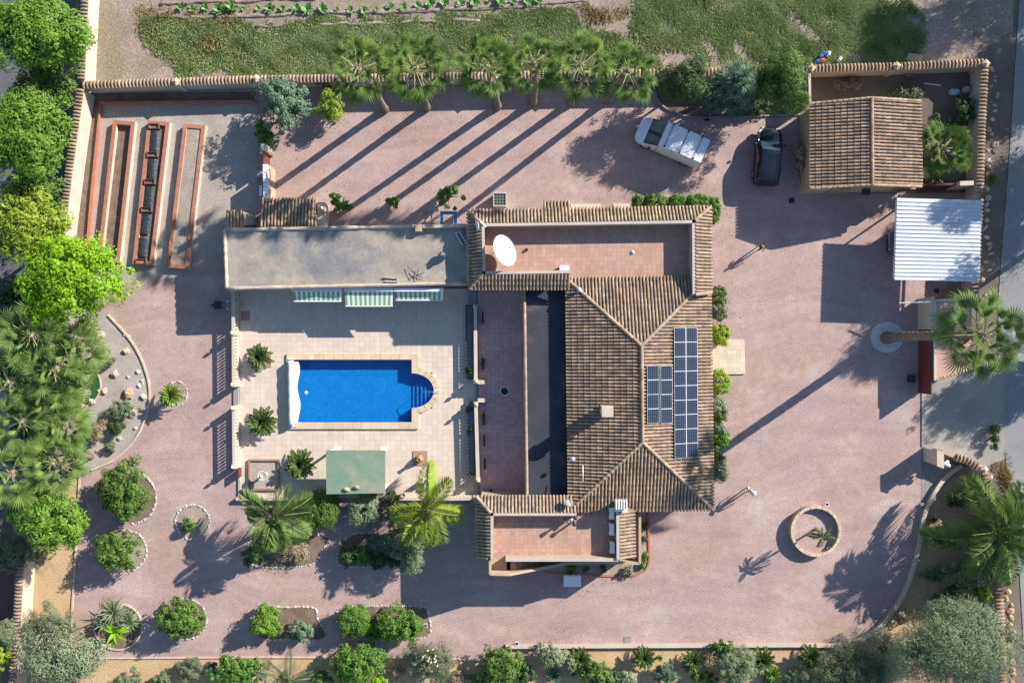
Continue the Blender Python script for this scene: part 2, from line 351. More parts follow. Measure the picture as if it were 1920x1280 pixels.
L_fresh = leaf('fresh_green_leaf', (0.06, 0.15, 0.018), (0.14, 0.27, 0.035), 0.3)
L_grey = leaf('grey_green_leaf', (0.14, 0.19, 0.09), (0.29, 0.34, 0.19), 0.2)
L_olive = leaf('olive_leaf', (0.11, 0.14, 0.07), (0.22, 0.25, 0.135), 0.2)
L_glau = leaf('blue_green_leaf', (0.075, 0.14, 0.085), (0.16, 0.24, 0.14), 0.2)
L_fan = leaf('fan_palm_leaf', (0.045, 0.095, 0.014), (0.18, 0.265, 0.055), 0.2, gloss=0.2)
L_fanpale = leaf('pale_fan_palm_leaf', (0.06, 0.12, 0.022), (0.23, 0.315, 0.085), 0.2, gloss=0.2)
L_petiole = leaf('palm_petiole', (0.24, 0.27, 0.09), (0.36, 0.34, 0.14), 0.1)
L_feather = leaf('feather_palm_leaf', (0.10, 0.18, 0.04), (0.22, 0.31, 0.09), 0.3)
L_featherbright = leaf('bright_feather_palm_leaf', (0.2, 0.31, 0.03), (0.38, 0.45, 0.06), 0.3)
L_cycas = leaf('cycad_leaf', (0.045, 0.095, 0.015), (0.12, 0.2, 0.035), 0.2, gloss=0.6)
L_cycasb = leaf('bright_cycad_leaf', (0.13, 0.25, 0.012), (0.23, 0.36, 0.03), 0.25, gloss=0.6)
L_dry = leaf('dry_stem', (0.26, 0.19, 0.12), (0.36, 0.28, 0.18), 0.1)
L_grass = leaf('field_grass', (0.12, 0.2, 0.055), (0.33, 0.37, 0.14), 0.3, scale=0.6)
L_drygrass = leaf('dry_grass', (0.26, 0.20, 0.07), (0.36, 0.28, 0.11), 0.3, scale=0.6)
L_crop = leaf('crop_leaf', (0.13, 0.26, 0.07), (0.25, 0.40, 0.13), 0.3)
# ---------------------------------------------------------------- ground
B = 400
pool_pit = [P(545, 671, .3), P(824, 671, .3), P(824, 796, .3), P(545, 796, .3)]
struct(sheet('ground', [(-B, -B, -0.03), (B, -B, -0.03), (B, B, -0.03), (-B, B, -0.03)], outsoil, hole=pool_pit))
struct(sheet('field', PL([(150, -1500), (1905, -1500), (1900, 60), (1860, 120), (1850, 128), (1510, 128), (1240, 136), (160, 160)]), fieldsoil, z=-0.02))
struct(sheet('garden_soil', PL([(60, 880), (145, 880), (300, 1100), (940, 1180), (1560, 1190), (1720, 1000), (1790, 870), (1830, 880), (1850, 1300), (1850, 1420), (40, 1420), (40, 1100)]), soil, z=-0.014))
yard_pts = smooth_line(PL([(1727, 560), (1727, 800), (1727, 970), (1718, 1020), (1700, 1085), (1672, 1140), (1630, 1183), (1580, 1204)]), 4)[:-1] + \
    PL([(1580, 1204), (1300, 1206), (955, 1209), (905, 1236), (600, 1232), (190, 1233), (133, 1193), (140, 1060), (148, 885)]) + \
    smooth_line(PL([(172, 880), (222, 857), (262, 810), (281, 745), (272, 690), (247, 640), (205, 592)]), 4) + \
    PL([(150, 570), (150, 450), (425, 400), (425, 165), (1228, 158), (1232, 186), (1252, 206), (1290, 219), (1340, 221), (1505, 215), (1505, 362), (1836, 362), (1832, 560)])
struct(sheet('gravel_yard', yard_pts, gravel, z=0.0, hole=pool_pit))
struct(sheet('vegetable_plot_gravel', PL([(160, 168), (482, 168), (482, 425), (418, 425), (418, 470), (330, 520), (205, 535), (120, 520)]), greygravel, z=0.004))
desert = PL([(-260, 560), (190, 575)]) + smooth_line(PL([(205, 592), (247, 640), (272, 690), (281, 745), (262, 810), (222, 857), (172, 880)]), 4) + PL([(60, 930), (-260, 940)])
struct(sheet('desert_garden_gravel', desert, desertgravel, z=-0.006))
struct(strip('desert_garden_kerb', smooth_line(PL([(203, 590), (247, 640), (272, 690), (281, 745), (262, 810), (222, 857), (172, 881)]), 6), 0.12, -0.05, 0.09, kerbm))
struct(strip('left_border_kerb', PL([(150, 885), (147, 960), (142, 1040), (136, 1140), (132, 1200)]), 0.12, -0.05, 0.08, kerbm))
struct(strip('bottom_border_kerb', PL([(185, 1233), (500, 1231), (740, 1232), (905, 1236)]), 0.1, -0.05, 0.08, kerbm))
struct(sheet('road', PL([(2010, -1500), (1930, -1500), (1913, -20), (1892, 300), (1872, 560), (1872, 720), (1890, 900), (1912, 1080), (1925, 1300), (1960, 2500), (2080, 2500), (1990, 900), (1972, 560)]), asphalt, z=0.004))
struct(sheet('entrance_apron', PL([(1727, 690), (1882, 690), (1884, 860), (1862, 868), (1838, 882), (1812, 872), (1765, 858), (1727, 838)]), concrete, z=0.0075))
struct(sheet('entrance_side_paving', PL([(1727, 838), (1770, 858), (1805, 880), (1775, 905), (1752, 940), (1735, 972), (1727, 975)]),
      tilemat('grey_paving', (0.33, 0.30, 0.27), (0.26, 0.235, 0.21), (0.65, 0.65, 0.65), 0.3, 0.3), z=0.008))
struct(sheet('storage_yard_soil', PL([(1512, 130), (1830, 128), (1826, 350), (1512, 350)]), outsoil, z=0.004))
struct(sheet('road_verge', PL([(1835, 100), (1895, 60), (1880, 300), (1862, 560), (1862, 690), (1832, 690), (1832, 560), (1826, 350)]), outsoil, z=-0.004))
struct(sheet('neighbour_lane', PL([(-300, -600), (145, -600), (140, 0), (120, 300), (100, 560), (-300, 560)]), mat('shaded_lane', (.13, .13, .135), (.1, .1, .105), rough=.95, scale=.5, fine=.2, fscale=9), z=-0.012))  # asphalt darkened to carry the shade lying on the lane
struct(sheet('neighbour_patio', PL([(-200, 1040), (26, 1040), (18, 1200), (-200, 1200)]), mat('oxblood_patio', (0.16, 0.07, 0.06), (0.12, 0.055, 0.05), rough=0.8), z=-0.008))
# grass and weeds on the field
def in_poly(x, y, poly):
    c = np.zeros(len(x), bool); n = len(poly)
    for i in range(n):
        x1, y1 = poly[i][0], poly[i][1]; x2, y2 = poly[(i + 1) % n][0], poly[(i + 1) % n][1]
        if y1 == y2: continue
        c ^= ((y1 > y) != (y2 > y)) & (x < (x2 - x1) * (y - y1) / (y2 - y1) + x1)
    return c
class VNoise:
    def __init__(s, seed):
        r = np.random.default_rng(seed); s.k = r.normal(size=(14, 2)) ; s.p = r.uniform(0, 6.28, 14)
    def __call__(s, x, y, sc): return sum(np.sin((x * k[0] + y * k[1]) * sc + p) for k, p in zip(s.k, s.p)) / 14 * 1.9
def grass_stuff(name, polys, n, h, m, seed, thr, sc, label, wid=0.032, blades=6, lean=1.5):
    r = np.random.default_rng(seed); nz = VNoise(seed + 1); X, Y = [], []
    for poly, share in polys:
        pp = PL(poly); xs = [p.x for p in pp]; ys = [p.y for p in pp]
        k = int(n * share); x = r.uniform(min(xs), max(xs), k * 2); y = r.uniform(min(ys), max(ys), k * 2)
        jx, jy = nz(y * .9, x * .9, 1.1) * 1.1, nz(x * 1.1 + 9, y, 1.3) * .8; keep = in_poly(x + jx + r.normal(0, .25, k * 2), y + jy + r.normal(0, .25, k * 2), pp) & (nz(x, y, sc) * 1.0 + nz(y, x, sc * 3.3) * .7 + r.normal(0, 0.35, k * 2) > thr); X.append(x[keep][:k]); Y.append(y[keep][:k])
    x = np.repeat(np.concatenate(X), blades); y = np.repeat(np.concatenate(Y), blades); N = len(x)
    x = x + r.normal(0, 0.12, N); y = y + r.normal(0, 0.12, N); a = r.uniform(0, 6.283, N); hh = h * r.uniform(0.5, 1.3, N) * np.clip(1 + .9 * nz(x, y, 2.2), .35, 2.6); le = hh * lean * r.uniform(0.4, 1.4, N)
    w = wid * r.uniform(0.6, 1.3, N); dx, dy = np.cos(a), np.sin(a)
    V = np.empty((N, 4, 3), np.float32); z0 = -0.02
    V[:, 0] = np.stack([x - dy * w, y + dx * w, np.full(N, z0)], 1); V[:, 1] = np.stack([x + dy * w, y - dx * w, np.full(N, z0)], 1)
    V[:, 2] = np.stack([x + dx * le * .6 + dy * w * .7, y + dy * le * .6 - dx * w * .7, z0 + hh * .8], 1); V[:, 3] = np.stack([x + dx * le * 1.2, y + dy * le * 1.2, z0 + hh], 1)
    F = np.arange(N * 4).reshape(N, 4)
    o = obj_np(name, mesh_np(name, V.reshape(-1, 3), [F], [m])); tag(o, label, 'grass', kind='stuff'); return o
gA = [(275, 35), (420, 40), (640, 62), (660, 150), (560, 152), (380, 150), (320, 110), (268, 80)]
gB = [(560, 40), (760, 42), (1050, 18), (1120, 60), (1240, 110), (1230, 150), (600, 150)]
gC = [(1180, -30), (1690, -30), (1740, 60), (1700, 125), (1500, 128), (1320, 100), (1200, 90)]
grass_stuff('green_grass', [(gA, .22), (gB, .36), (gC, .42)], 40000, 0.095, L_grass, 5, -0.6, 0.55, 'green weedy grass covering the field strip behind the palms')
grass_stuff('dry_grass', [([(255, 15), (470, 5), (470, 50), (330, 120), (262, 80)], .35), ([(1050, 5), (1180, 10), (1190, 40), (1120, 40)], .1), ([(1860, 850), (1886, 870), (1896, 960), (1868, 960)], .2)], 2600, 0.12, L_drygrass, 9, 0.15, 0.8,
            'dry yellow grass at the field edge and the roadside', wid=0.03)
# ploughed ridges (relief of the field)
mb = MB()
for (x0, y0, x1, y1) in ((330, 34, 1010, 12), (480, 50, 900, 38), (300, 8, 700, -8), (700, 26, 1100, 2)):
    a, b = P(x0, y0, -0.02), P(x1, y1, -0.02); n = 40
    path = [a.lerp(b, i / n) + Vector((0, random.uniform(-.08, .08), -0.06)) for i in range(n + 1)]
    mb.tube(path, [random.uniform(.12, .2) for _ in path], 6)
struct(mb.build('plough_ridge', fieldsoil, smooth=True))
# crop plants
def lettuce_mesh(seed):
    r = random.Random(seed); mb = MB()
    for k in range(13):
        a = k * 2.4 + r.uniform(-.3, .3); L = r.uniform(.2, .36); el = r.uniform(.25, 1.1); w = L * .3
        d = Vector((math.cos(a) * math.cos(el), math.sin(a) * math.cos(el), math.sin(el))); s = Vector((-math.sin(a), math.cos(a), 0))
        mb.add([(0, 0, 0), d * L * .6 + s * w, d * L + Vector((0, 0, -.05)), d * L * .6 - s * w, d * L * .55 + Vector((0, 0, -.03))], [(0, 1, 4), (1, 2, 4), (4, 2, 3), (0, 4, 3)])
    return mb.mesh('crop_leaves', L_crop)
LT = [lettuce_mesh(i) for i in range(4)]
row1 = [(339, 16), (361, 18), (386, 16), (412, 19), (436, 14), (456, 17), (484, 16), (507, 17), (530, 18), (556, 16), (578, 17), (605, 18), (632, 19), (658, 21), (683, 20), (706, 20), (732, 13), (757, 15), (783, 11), (808, 8), (835, 6), (864, 7), (890, 4), (916, 3), (938, 4), (962, 3), (988, 2), (1008, 2)]
for i, (x, y) in enumerate(row1):
    o = inst('crop_plant', LT[i % 4], None, P(x, y, -0.02), (0, 0, random.uniform(0, 6)), [random.uniform(1.15, 1.9) * (0.6 if random.random() < .15 else 1)] * 3)
    tag(o, '%s leafy crop plant from the left in the field row at the top' % ordinal(i), 'crop plant', 'crop plants in the ploughed field row')
# ---------------------------------------------------------------- barrel tiles
def tile_proto():
    V = []; n = 6
    for (y, w, h, lift) in ((-0.016, .083, .075, .024), (.40, .068, .062, .0)):
        for k in range(n + 1):
            a = math.pi * k / n; V.append((-w * math.cos(a), y, h * math.sin(a) + lift))
    F = [(k, k + 1, n + 2 + k, n + 1 + k) for k in range(n)]
    b = len(V)
    for w, h, l in ((.083, .075, .024), (.066, .057, .02)):   # lower lip, gives the tile its thickness
        for k in range(n + 1):
            a = math.pi * k / n; V.append((-w * math.cos(a), -0.016, h * math.sin(a) + l))
    F += [(b + k + 1, b + k, b + n + 1 + k, b + n + 2 + k) for k in range(n)]
    return np.array(V), F
TV, TF = tile_proto()
TILE_ME = mesh_np('barrel_tile', TV, [TF], [tile_m], smooth=True)
def tile_face(pts, pitch=0.225, length=0.40, base_mb=None, lift=0.02):
    "pts: 3D polygon whose first two points are the eave; returns tile matrices"
    A, Bp = Vector(pts[0]), Vector(pts[1]); e = (Bp - A).normalized()
    n = Vector((0, 0, 0))
    for i in range(2, len(pts)):
        c = e.cross(Vector(pts[i]) - A)
        if c.length > n.length: n = c
    n.normalize()
    if n.z < 0: n = -n
    u = n.cross(e).normalized()
    if u.z < 0: u = -u
    st = [((Vector(p) - A).dot(e), (Vector(p) - A).dot(u)) for p in pts]
    if base_mb is not None: base_mb.add([Vector(p) for p in pts] + [Vector(p) - Vector((0, 0, .12)) for p in pts],
        [tuple(range(len(pts))) if True else 0] + [(i, (i + 1) % len(pts), len(pts) + (i + 1) % len(pts), len(pts) + i) for i in range(len(pts))])
    smin, smax = min(s for s, t in st), max(s for s, t in st); out = []
    s = smin + pitch * 0.5; k = len(st)
    while s < smax:
        ts = []
        for i in range(k):
            (s1, t1), (s2, t2) = st[i], st[(i + 1) % k]
            if (s1 - s) * (s2 - s) <= 0 and abs(s1 - s2) > 1e-6: ts.append(t1 + (t2 - t1) * (s - s1) / (s2 - s1))
        if len(ts) >= 2:
            ta, tb = min(ts), max(ts); t = ta - 0.05 if abs(ta) < 0.02 else ta
            while t < tb - 0.04:
                L = min(length, tb - t); f = L / .40; o = A + e * (s + random.uniform(-.006, .006)) + u * t + n * lift
                x = e if e.cross(u).dot(n) > 0 else -e
                tw = random.uniform(-.02, .02); x, u_ = (x + u * tw).normalized(), (u - x * tw).normalized()
                M = Matrix(((x.x, u_.x * f, n.x, o.x), (x.y, u_.y * f, n.y, o.y), (x.z, u_.z * f, n.z, o.z), (0, 0, 0, 1)))
                out.append((M, L > length - 1e-4)); t += length
        s += pitch
    return out
def lay_tiles(parent, tiles, budget=300):
    full = sorted([M for M, ok in tiles if ok], key=lambda M: -M.translation.z + 0.002 * M.translation.length)
    rest = [M for M, ok in tiles if not ok]
    for M in full[:budget]: inst_m('roof_tile', TILE_ME, parent, M)
    rest += full[budget:]
    if rest:
        A = np.array([np.array(M) for M in rest]); Vh = np.c_[TV, np.ones(len(TV))]
        V = np.einsum('nij,kj->nki', A, Vh)[:, :, :3].reshape(-1, 3)
        F = np.array(TF); Fs = (F[None] + (np.arange(len(rest)) * len(TV))[:, None, None]).reshape(-1, 4)
        o = obj_np('roof_tile_field', mesh_np('roof_tile_field', V, [Fs], [tile_m], smooth=True), parent); o['kind'] = 'stuff'
def ridge_tiles(parent, a, b, m=None, r=.115, step=.36, zoff=.05, name='ridge_tile'):
    a, b = Vector(a), Vector(b); d = (b - a); L = d.length; d.normalize(); k = max(1, round(L / step)); st = L / k
    x = d.cross(Vector((0, 0, 1))).normalized(); z = x.cross(d)
    key = ('ridge', m or ridge_m, round(r, 3))
    if key not in PROTO:
        V = []; n = 6
        for (y, rr, lf) in ((0, r, .02), (1.0, r * .86, 0)):
            for q in range(n + 1):
                t = math.pi * q / n; V.append((-rr * math.cos(t), y, rr * .8 * math.sin(t) + lf))
        PROTO[key] = mesh_np('ridge_tile', V, [[(q, q + 1, n + 2 + q, n + 1 + q) for q in range(n)], ], [m or ridge_m])
    for i in range(k):
        o = a + d * st * i + Vector((0, 0, zoff)); s = st * 1.06
        inst_m(name, PROTO[key], parent, Matrix(((x.x, d.x * s, z.x, o.x), (x.y, d.y * s, z.y, o.y), (x.z, d.z * s, z.z, o.z), (0, 0, 0, 1))))
PROTO = {}
# ---------------------------------------------------------------- main house
ZE, ZR, ZF = 3.25, 4.8, 3.05
hb = P(1200, 740, 0)
house = thing('villa', 'large villa with hipped tile roof, solar panels and two roof terraces', 'house', hb)
NW, NE, SE, SW = P(1062, 522, ZE), P(1331, 518, ZE), P(1337, 955, ZE), P(1067, 957, ZE)
RN, RS = P(1203, 648, ZR), P(1205, 829, ZR)
base = MB(); tiles = []
tiles += tile_face([SW, NW, RN, RS], base_mb=base); tiles += tile_face([NE, SE, RS, RN], base_mb=base)
tiles += tile_face([NW, NE, RN], base_mb=base); tiles += tile_face([SE, SW, RS], base_mb=base)
# skirts of the upper terrace
ZS, ZT = 3.45, 4.08
a1, a2, a3, a4 = P(877, 395, ZS), P(1332, 388, ZS), P(1334, 549, ZS), P(881, 541, ZS)
i1, i2, i3, i4 = P(903, 419, ZT), P(1303, 413, ZT), P(1304, 552, ZT), P(905, 514, ZT)
a5, i5 = P(1066, 541, ZS), P(1070, 512, ZT)
for q in ([a1, a2, i2, i1], [a2, a3, i3, i2], [a4, a1, i1, i4], [a5, a4, i4, i5]): tiles += tile_face(q, base_mb=base)
# skirts of the lower terrace
ZS2, ZT2 = 3.35, 3.95
b1, b2, b3 = P(893, 930, ZS2), P(1072, 930, ZS2), P(896, 1047, ZS2)
j1, j2, j3 = P(920, 961, ZT2), P(1081, 961, ZT2), P(920, 1047, ZT2)
for q in ([b1, b2, j2, j1], [b3, b1, j1, j3]): tiles += tile_face(q, base_mb=base)
k1, k2, k3, k4 = P(1188, 954, 3.35), P(1190, 1046, 3.35), P(1161, 1047, 3.85), P(1160, 952, 3.85)
tiles += tile_face([k1, k2, k3, k4], base_mb=base)
base.build('roof_bed', underroof, house)
lay_tiles(house, tiles, 300)
for a, b in ((NW, RN), (NE.lerp(RN, .24), RN), (SW, RS), (SE, RS), (RN, RS), (a1, i1), (a2, i2), (a4, i4), (b1, j1), (a3, i3)):
    ridge_tiles(house, a, b)
# walls under the roofs
def inset(pts, d):
    c = sum((Vector(p) for p in pts), Vector()) / len(pts); out = []
    for p in pts:
        v = Vector(p) - c; v.z = 0; out.append(Vector(p) - v.normalized() * d)
    return out
w = MB(); w.prism(inset([NW, NE, SE, SW], .45), -0.05, ZE - .16); w.build('wall', beigewall, house)
w = MB(); w.prism(inset([P(877, 395, ZS), P(1332, 388, ZS), P(1334, 520, ZS), P(881, 541, ZS)], .45), -0.05, ZF - .02); w.build('wall', beigewall, house)
w = MB(); w.prism(inset([P(893, 930, 3.3), P(1190, 945, 3.3), P(1190, 1046, 3.3), P(897, 1047, 3.3)], .3), -0.05, 2.98); w.build('wall', beigewall, house)
# terrace floors
sheet('terrace_floor', [P(898, 413, ZF), P(1306, 408, ZF), P(1306, 528, ZF), P(1068, 530, ZF), P(1068, 516, ZF), P(898, 518, ZF)], terr_tile, z=ZF, parent=house)
ZF2 = 3.02
sheet('terrace_floor', PL([(916, 958), (1160, 952), (1160, 1052), (950, 1052), (950, 1080), (916, 1080)], ZF2), terr_tile, z=ZF2, parent=house)
# parapets
par = mat('mauve_grey_parapet_cap', (0.50, 0.42, 0.36), (0.42, 0.35, 0.30), rough=0.8, spec=0.2)
def parapet(a, b, z0, zt, th=.14):
    m = MB(); m.wall(a, b, th, z0, zt - .05); o = m.build('parapet', beigewall, house)
    m = MB(); m.wall(a, b, th + .05, zt - .048, zt); m.build('parapet_cap', par, o)
def off(a, b, d):
    v = (Vector(b) - Vector(a)); v.z = 0; v.normalize(); n = Vector((-v.y, v.x, 0)); return Vector(a) + n * d, Vector(b) + n * d
for a, b in ((i1, i2), (i2, i3), (i4, i1), (i5, i4)):
    p, q = off(a, b, -.09); parapet(p, q, ZF - .05, ZT + .02)
for a, b in ((j1, j2), (j3, j1)):
    p, q = off(a, b, -.09); parapet(p, q, ZF2 - .05, ZT2 + .02)
parapet(P(1158, 953, 3.98), P(1159, 1048, 3.98), ZF2 - .05, 4.0)
parapet(P(948, 1049, 3.85), P(1159, 1049, 3.85), 0.0, 3.87, .16)
# outside stair on the south side and its sloping wall
st = MB()
for i in range(9):
    zt = ZF2 - .02 - i * .19; x0 = 957 + i * 10.5
    a = P(x0, 1053, zt); b = P(x0 + 10.5, 1053, zt); c = P(x0, 1073 - i * 1.9, zt)
    st.box(a.x, b.x, c.y, a.y, zt - .3, zt)
st.build('stair_flight', terr_tile, house)
m = MB(); z1 = 3.75
pts = [(919, 1049, 3.8), (919, 1076, 3.8), (956, 1077, 3.75), (1062, 1056, 2.4), (1134, 1055, 2.4)]
for (x, y, z), (x2, y2, z2) in zip(pts[:-1], pts[1:]): m.wall(P(x, y, z), P(x2, y2, z2), .16, -.05, z, 0, z2)
m.build('stair_wall', beigewall, house)
m = MB(); m.wall(P(1134, 1054, 2.9), P(1199, 1056, 2.9), .16, -.05, 2.9); m.wall(P(1200, 955, 2.9), P(1200, 1056, 2.9), .16, -.05, 2.9); m.build('side_wall', beigewall, house)
sheet('side_ledge', PL([(1186, 955), (1200, 955), (1200, 1055), (1160, 1055), (1160, 1050), (1186, 1050)], 2.5), terr_tile, z=2.5, parent=house)
# covered porch: grey flat roof with tiled lip, between roof and veranda
ZP = 2.62
sheet('porch_roof', [P(985, 536, ZP), P(1078, 536, ZP), P(1082, 945, ZP), P(990, 945, ZP)], bitumen, z=ZP, parent=house)
m = MB(); m.wall(P(983, 536, ZP + .1), P(988, 932, ZP + .1), .16, -.02, ZP + .1); o = m.build('porch_wall', beigewall, house)
ridge_tiles(house, P(983, 541, 2.73), P(988, 930, 2.73), r=.11, step=.42, zoff=0, name='coping_tile')
m = MB(); m.wall(P(1075, 536, 2.9), P(1079, 950, 2.9), .1, ZP - .05, 3.12); m.build('upper_wall', beigewall, house)
# veranda
ZV = 0.42
m = MB(); m.prism([P(896, 536, ZV), P(984, 536, ZV), P(989, 938, ZV), P(899, 930, ZV)], -.05, ZV); m.build('veranda_floor', ver_tile, house)
sheet('veranda_mat', [P(879, 543, ZV + .006), P(893, 543, ZV + .006), P(893, 567, ZV + .006), P(879, 567, ZV + .006)], plain('blue_grey_slab', (.2, .23, .27)), parent=house)
# chimney
cz = 4.25; ch = P(1139, 771, 5.5); m = MB(); m.box(ch.x - .3, ch.x + .3, ch.y - .28, ch.y + .28, 3.6, 5.25); c = m.build('chimney', whitewall, house)
m = MB(); m.box(ch.x - .38, ch.x + .38, ch.y - .36, ch.y + .36, 5.25, 5.33); [m.box(ch.x + sx * .3 - .06, ch.x + sx * .3 + .06, ch.y + sy * .28 - .06, ch.y + sy * .28 + .06, 5.33, 5.5) for sx in (-1, 1) for sy in (-1, 1)]
m.box(ch.x - .36, ch.x + .36, ch.y - .34, ch.y + .34, 5.5, 5.57); m.build('chimney_cap', whitewall, c)
ch = P(1165, 950, 4.3); m = MB(); m.box(ch.x - .36, ch.x + .36, ch.y - .28, ch.y + .28, 3.0, 4.2); c = m.build('chimney', whitewall, house)
m = MB()
for k in range(5): m.box(ch.x - .38 + k * .165, ch.x - .31 + k * .165, ch.y - .1, ch.y + .5, 4.2, 4.55)
m.box(ch.x - .4, ch.x + .4, ch.y - .32, ch.y + .32, 4.2, 4.26); m.build('chimney_fin', whitepaint, c)
# orange vent stub on the west slope
v = P(1074, 817, 3.45); m = MB(); m.tube([v + Vector((.25, 0, .1)), v + Vector((-.2, 0, .02))], .11, 10); m.build('vent_pipe', clay, house, smooth=True)
# low roofs on the north wall
m = MB(); m.prism([P(1020, 381, 2.2), P(1066, 380, 2.2), P(1066, 420, 2.2), P(1020, 420, 2.2)], -.05, 2.1); m.build('porch_wall', beigewall, house)
bb = MB(); t2 = tile_face([P(1019, 379, 2.4), P(1068, 378, 2.4), P(1068, 412, 2.7), P(1019, 412, 2.7)], base_mb=bb); bb.build('roof_bed', underroof, house); lay_tiles(house, t2, 40)
for x0, x1, y0 in ((1070, 1127, 382), (1150, 1184, 381)):
    m = MB(); m.prism([P(x0, y0, 1.2), P(x1, y0, 1.2), P(x1, y0 + 26, 1.2), P(x0, y0 + 26, 1.2)], -.05, 1.2); m.build('outer_ledge', whitewall, house)
# front door step
m = MB(); m.prism([P(1330, 637, .1), P(1396, 636, .1), P(1397, 701, .1), P(1331, 702, .1)], -.05, .1); o = m.build('doorstep', tilemat('cream_step_tile', (.66, .56, .40), (.6, .5, .36), (.8, .8, .8), .3, .3), house)
# windows and doors on the outer walls (facing the yard, seen only from the side)
for (px, py, nx) in ((1318, 600, 1), (1318, 780, 1), (1318, 860, 1)):
    q = P(px, py, 1.5); q.x = 12.63; m = MB(); m.box(q.x - .02, q.x + .05, q.y - .6, q.y + .6, 1.0, 2.1); o = m.build('window', whitepaint, house)
    m = MB(); m.box(q.x + .05, q.x + .056, q.y - .52, q.y + .52, 1.08, 2.02); m.build('pane', glassdark, o)
q = P(1318, 670, 1.5); m = MB(); m.box(12.6, 12.68, q.y - .6, q.y + .6, .1, 2.2); o = m.build('door', wood, house); m = MB(); m.box(12.68, 12.72, q.y - .5, q.y - .46, 1.0, 1.2); m.build('handle', steel, o)
# ---------------------------------------------------------------- solar panels
pv = mat('solar_cell', (0.016, 0.024, 0.045), (0.012, 0.019, 0.038), rough=0.2, spec=0.5)
pvline = plain('solar_busbar', (.13, .16, .21), .5); pvframe = plain('aluminium_frame', (.72, .73, .75), .45, metal=.2)
nE = ((SE - NE).cross(RN - NE)).normalized(); nE = nE if nE.z > 0 else -nE
dS = (SE - NE).normalized(); dW = nE.cross(dS).normalized(); dW = dW if dW.x < 0 else -dW
def on_east(px, py, lift=.2):
    "point above the east roof plane under a photo pixel"
    for z in (3.5,):
        q = P(px, py, z)
        for _ in range(8): z = NE.z + (-(q.x - NE.x) * nE.x - (q.y - NE.y) * nE.y) / nE.z + lift; q = P(px, py, z)
    return q
def panel_mesh(w, h, nu, nv, split):
    m = MB(); m.box(-w / 2, w / 2, -h / 2, h / 2, -.035, -.004, 2); m.box(-w / 2 + .02, w / 2 - .02, -h / 2 + .02, h / 2 - .02, -.004, .004, 0)
    for k in range(1, nu): x = -w / 2 + w * k / nu; m.box(x - .005, x + .005, -h / 2 + .02, h / 2 - .02, .004, .006, 1)
    for k in range(1, nv): y = -h / 2 + h * k / nv; m.box(-w / 2 + .02, w / 2 - .02, y - .005, y + .005, .006, .0075, 1)
    if split == 'u': m.box(-.02, .02, -h / 2 + .02, h / 2 - .02, .0075, .009, 2)
    else: m.box(-w / 2 + .02, w / 2 - .02, -.02, .02, .0075, .009, 2)
    return m.mesh('solar_panel', [pv, pvline, pvframe])
def lay_panel(px, py, me, label, grp):
    c = on_east(px, py); x = -dW; y = -dS; M = Matrix(((x.x, y.x, nE.x, c.x), (x.y, y.y, nE.y, c.y), (x.z, y.z, nE.z, c.z), (0, 0, 0, 1)))
    inst_m('solar_panel', me, grp, M)
PA = panel_mesh(1.68, .93, 12, 6, 'u'); PB = panel_mesh(.84, 1.84, 6, 12, 'v')
arr1 = thing('solar_array', 'long single column of solar panels near the right eave', 'solar panels', on_east(1286, 735)); arr2 = thing('solar_array', 'square block of four solar panels nearest the ridge', 'solar panels', on_east(1237, 740))
for m_, a_ in ((arr1, ((1276, 616), (1278, 858))), (arr1, ((1298, 616), (1299, 858))), (arr2, ((1222, 687), (1222, 791))), (arr2, ((1250, 687), (1250, 791)))):
    m = MB(); m.tube([on_east(*a_[0], lift=.12), on_east(*a_[1], lift=.12)], .025, 6); m.build('mounting_rail', greymetal, m_)
for i in range(9):
    y = 627.5 + i * 27.1; lay_panel(1286 + i * .15, y, PA, None, arr1)
for i, (x, y, l) in enumerate(((1225, 712, 'upper left'), (1250, 712, 'upper right'), (1225, 766, 'lower left'), (1250, 766, 'lower right'))):
    lay_panel(x, y, PB, None, arr2)
# ---------------------------------------------------------------- things on the roof terraces
def dish(name, label, c, D1, D2, normal, major, m=whitepaint, foot=None):
    t = thing(name, label, 'satellite dish', foot if foot is not None else (c.x, c.y, c.z - 1))
    n = normal.normalized(); mj = (major - n * major.dot(n)).normalized(); mn = n.cross(mj)
    mb = MB(); K = 24; rings = (0, .35, .7, 1.0)
    V = [c - n * .22 * D1 / 1.5]
    for r in rings[1:]:
        for k in range(K):
            a = 2 * math.pi * k / K; V.append(c + mj * math.cos(a) * r * D2 / 2 + mn * math.sin(a) * r * D1 / 2 + n * .22 * D1 / 1.5 * (r * r - 1))
    nv = len(V); V += [v - n * .025 for v in V]
    def fc(o, fl):
        F = [(o, o + 1 + k, o + 1 + (k + 1) % K) for k in range(K)]
        for i in range(2): F += [(o + 1 + i * K + k, o + 1 + (i + 1) * K + k, o + 1 + (i + 1) * K + (k + 1) % K, o + 1 + i * K + (k + 1) % K) for k in range(K)]
        return [f[::-1] for f in F] if fl else F
    mb.add(V, fc(0, False) + fc(nv, True) + [(1 + 2 * K + k, 1 + 2 * K + (k + 1) % K, nv + 1 + 2 * K + (k + 1) % K, nv + 1 + 2 * K + k) for k in range(K)])
    mb.build('reflector', m, t, smooth=True)
    f = c + n * D1 * .32
    a = MB(); a.tube([c + mj * -D2 * .46, f], .02, 6); a.build('feed_arm', greymetal, t)
    a = MB(); a.tube([f - n * .07, f + n * .05], .05, 8); a.build('feed_horn', blackplastic, t)
    b = wloc(t); a = MB(); a.tube([b, Vector((b.x, b.y, c.z - .3)), c - n * .25], .04, 8); a.box(b.x - .2, b.x + .2, b.y - .2, b.y + .2, b.z, b.z + .03); a.build('mast', greymetal, t)
    return t
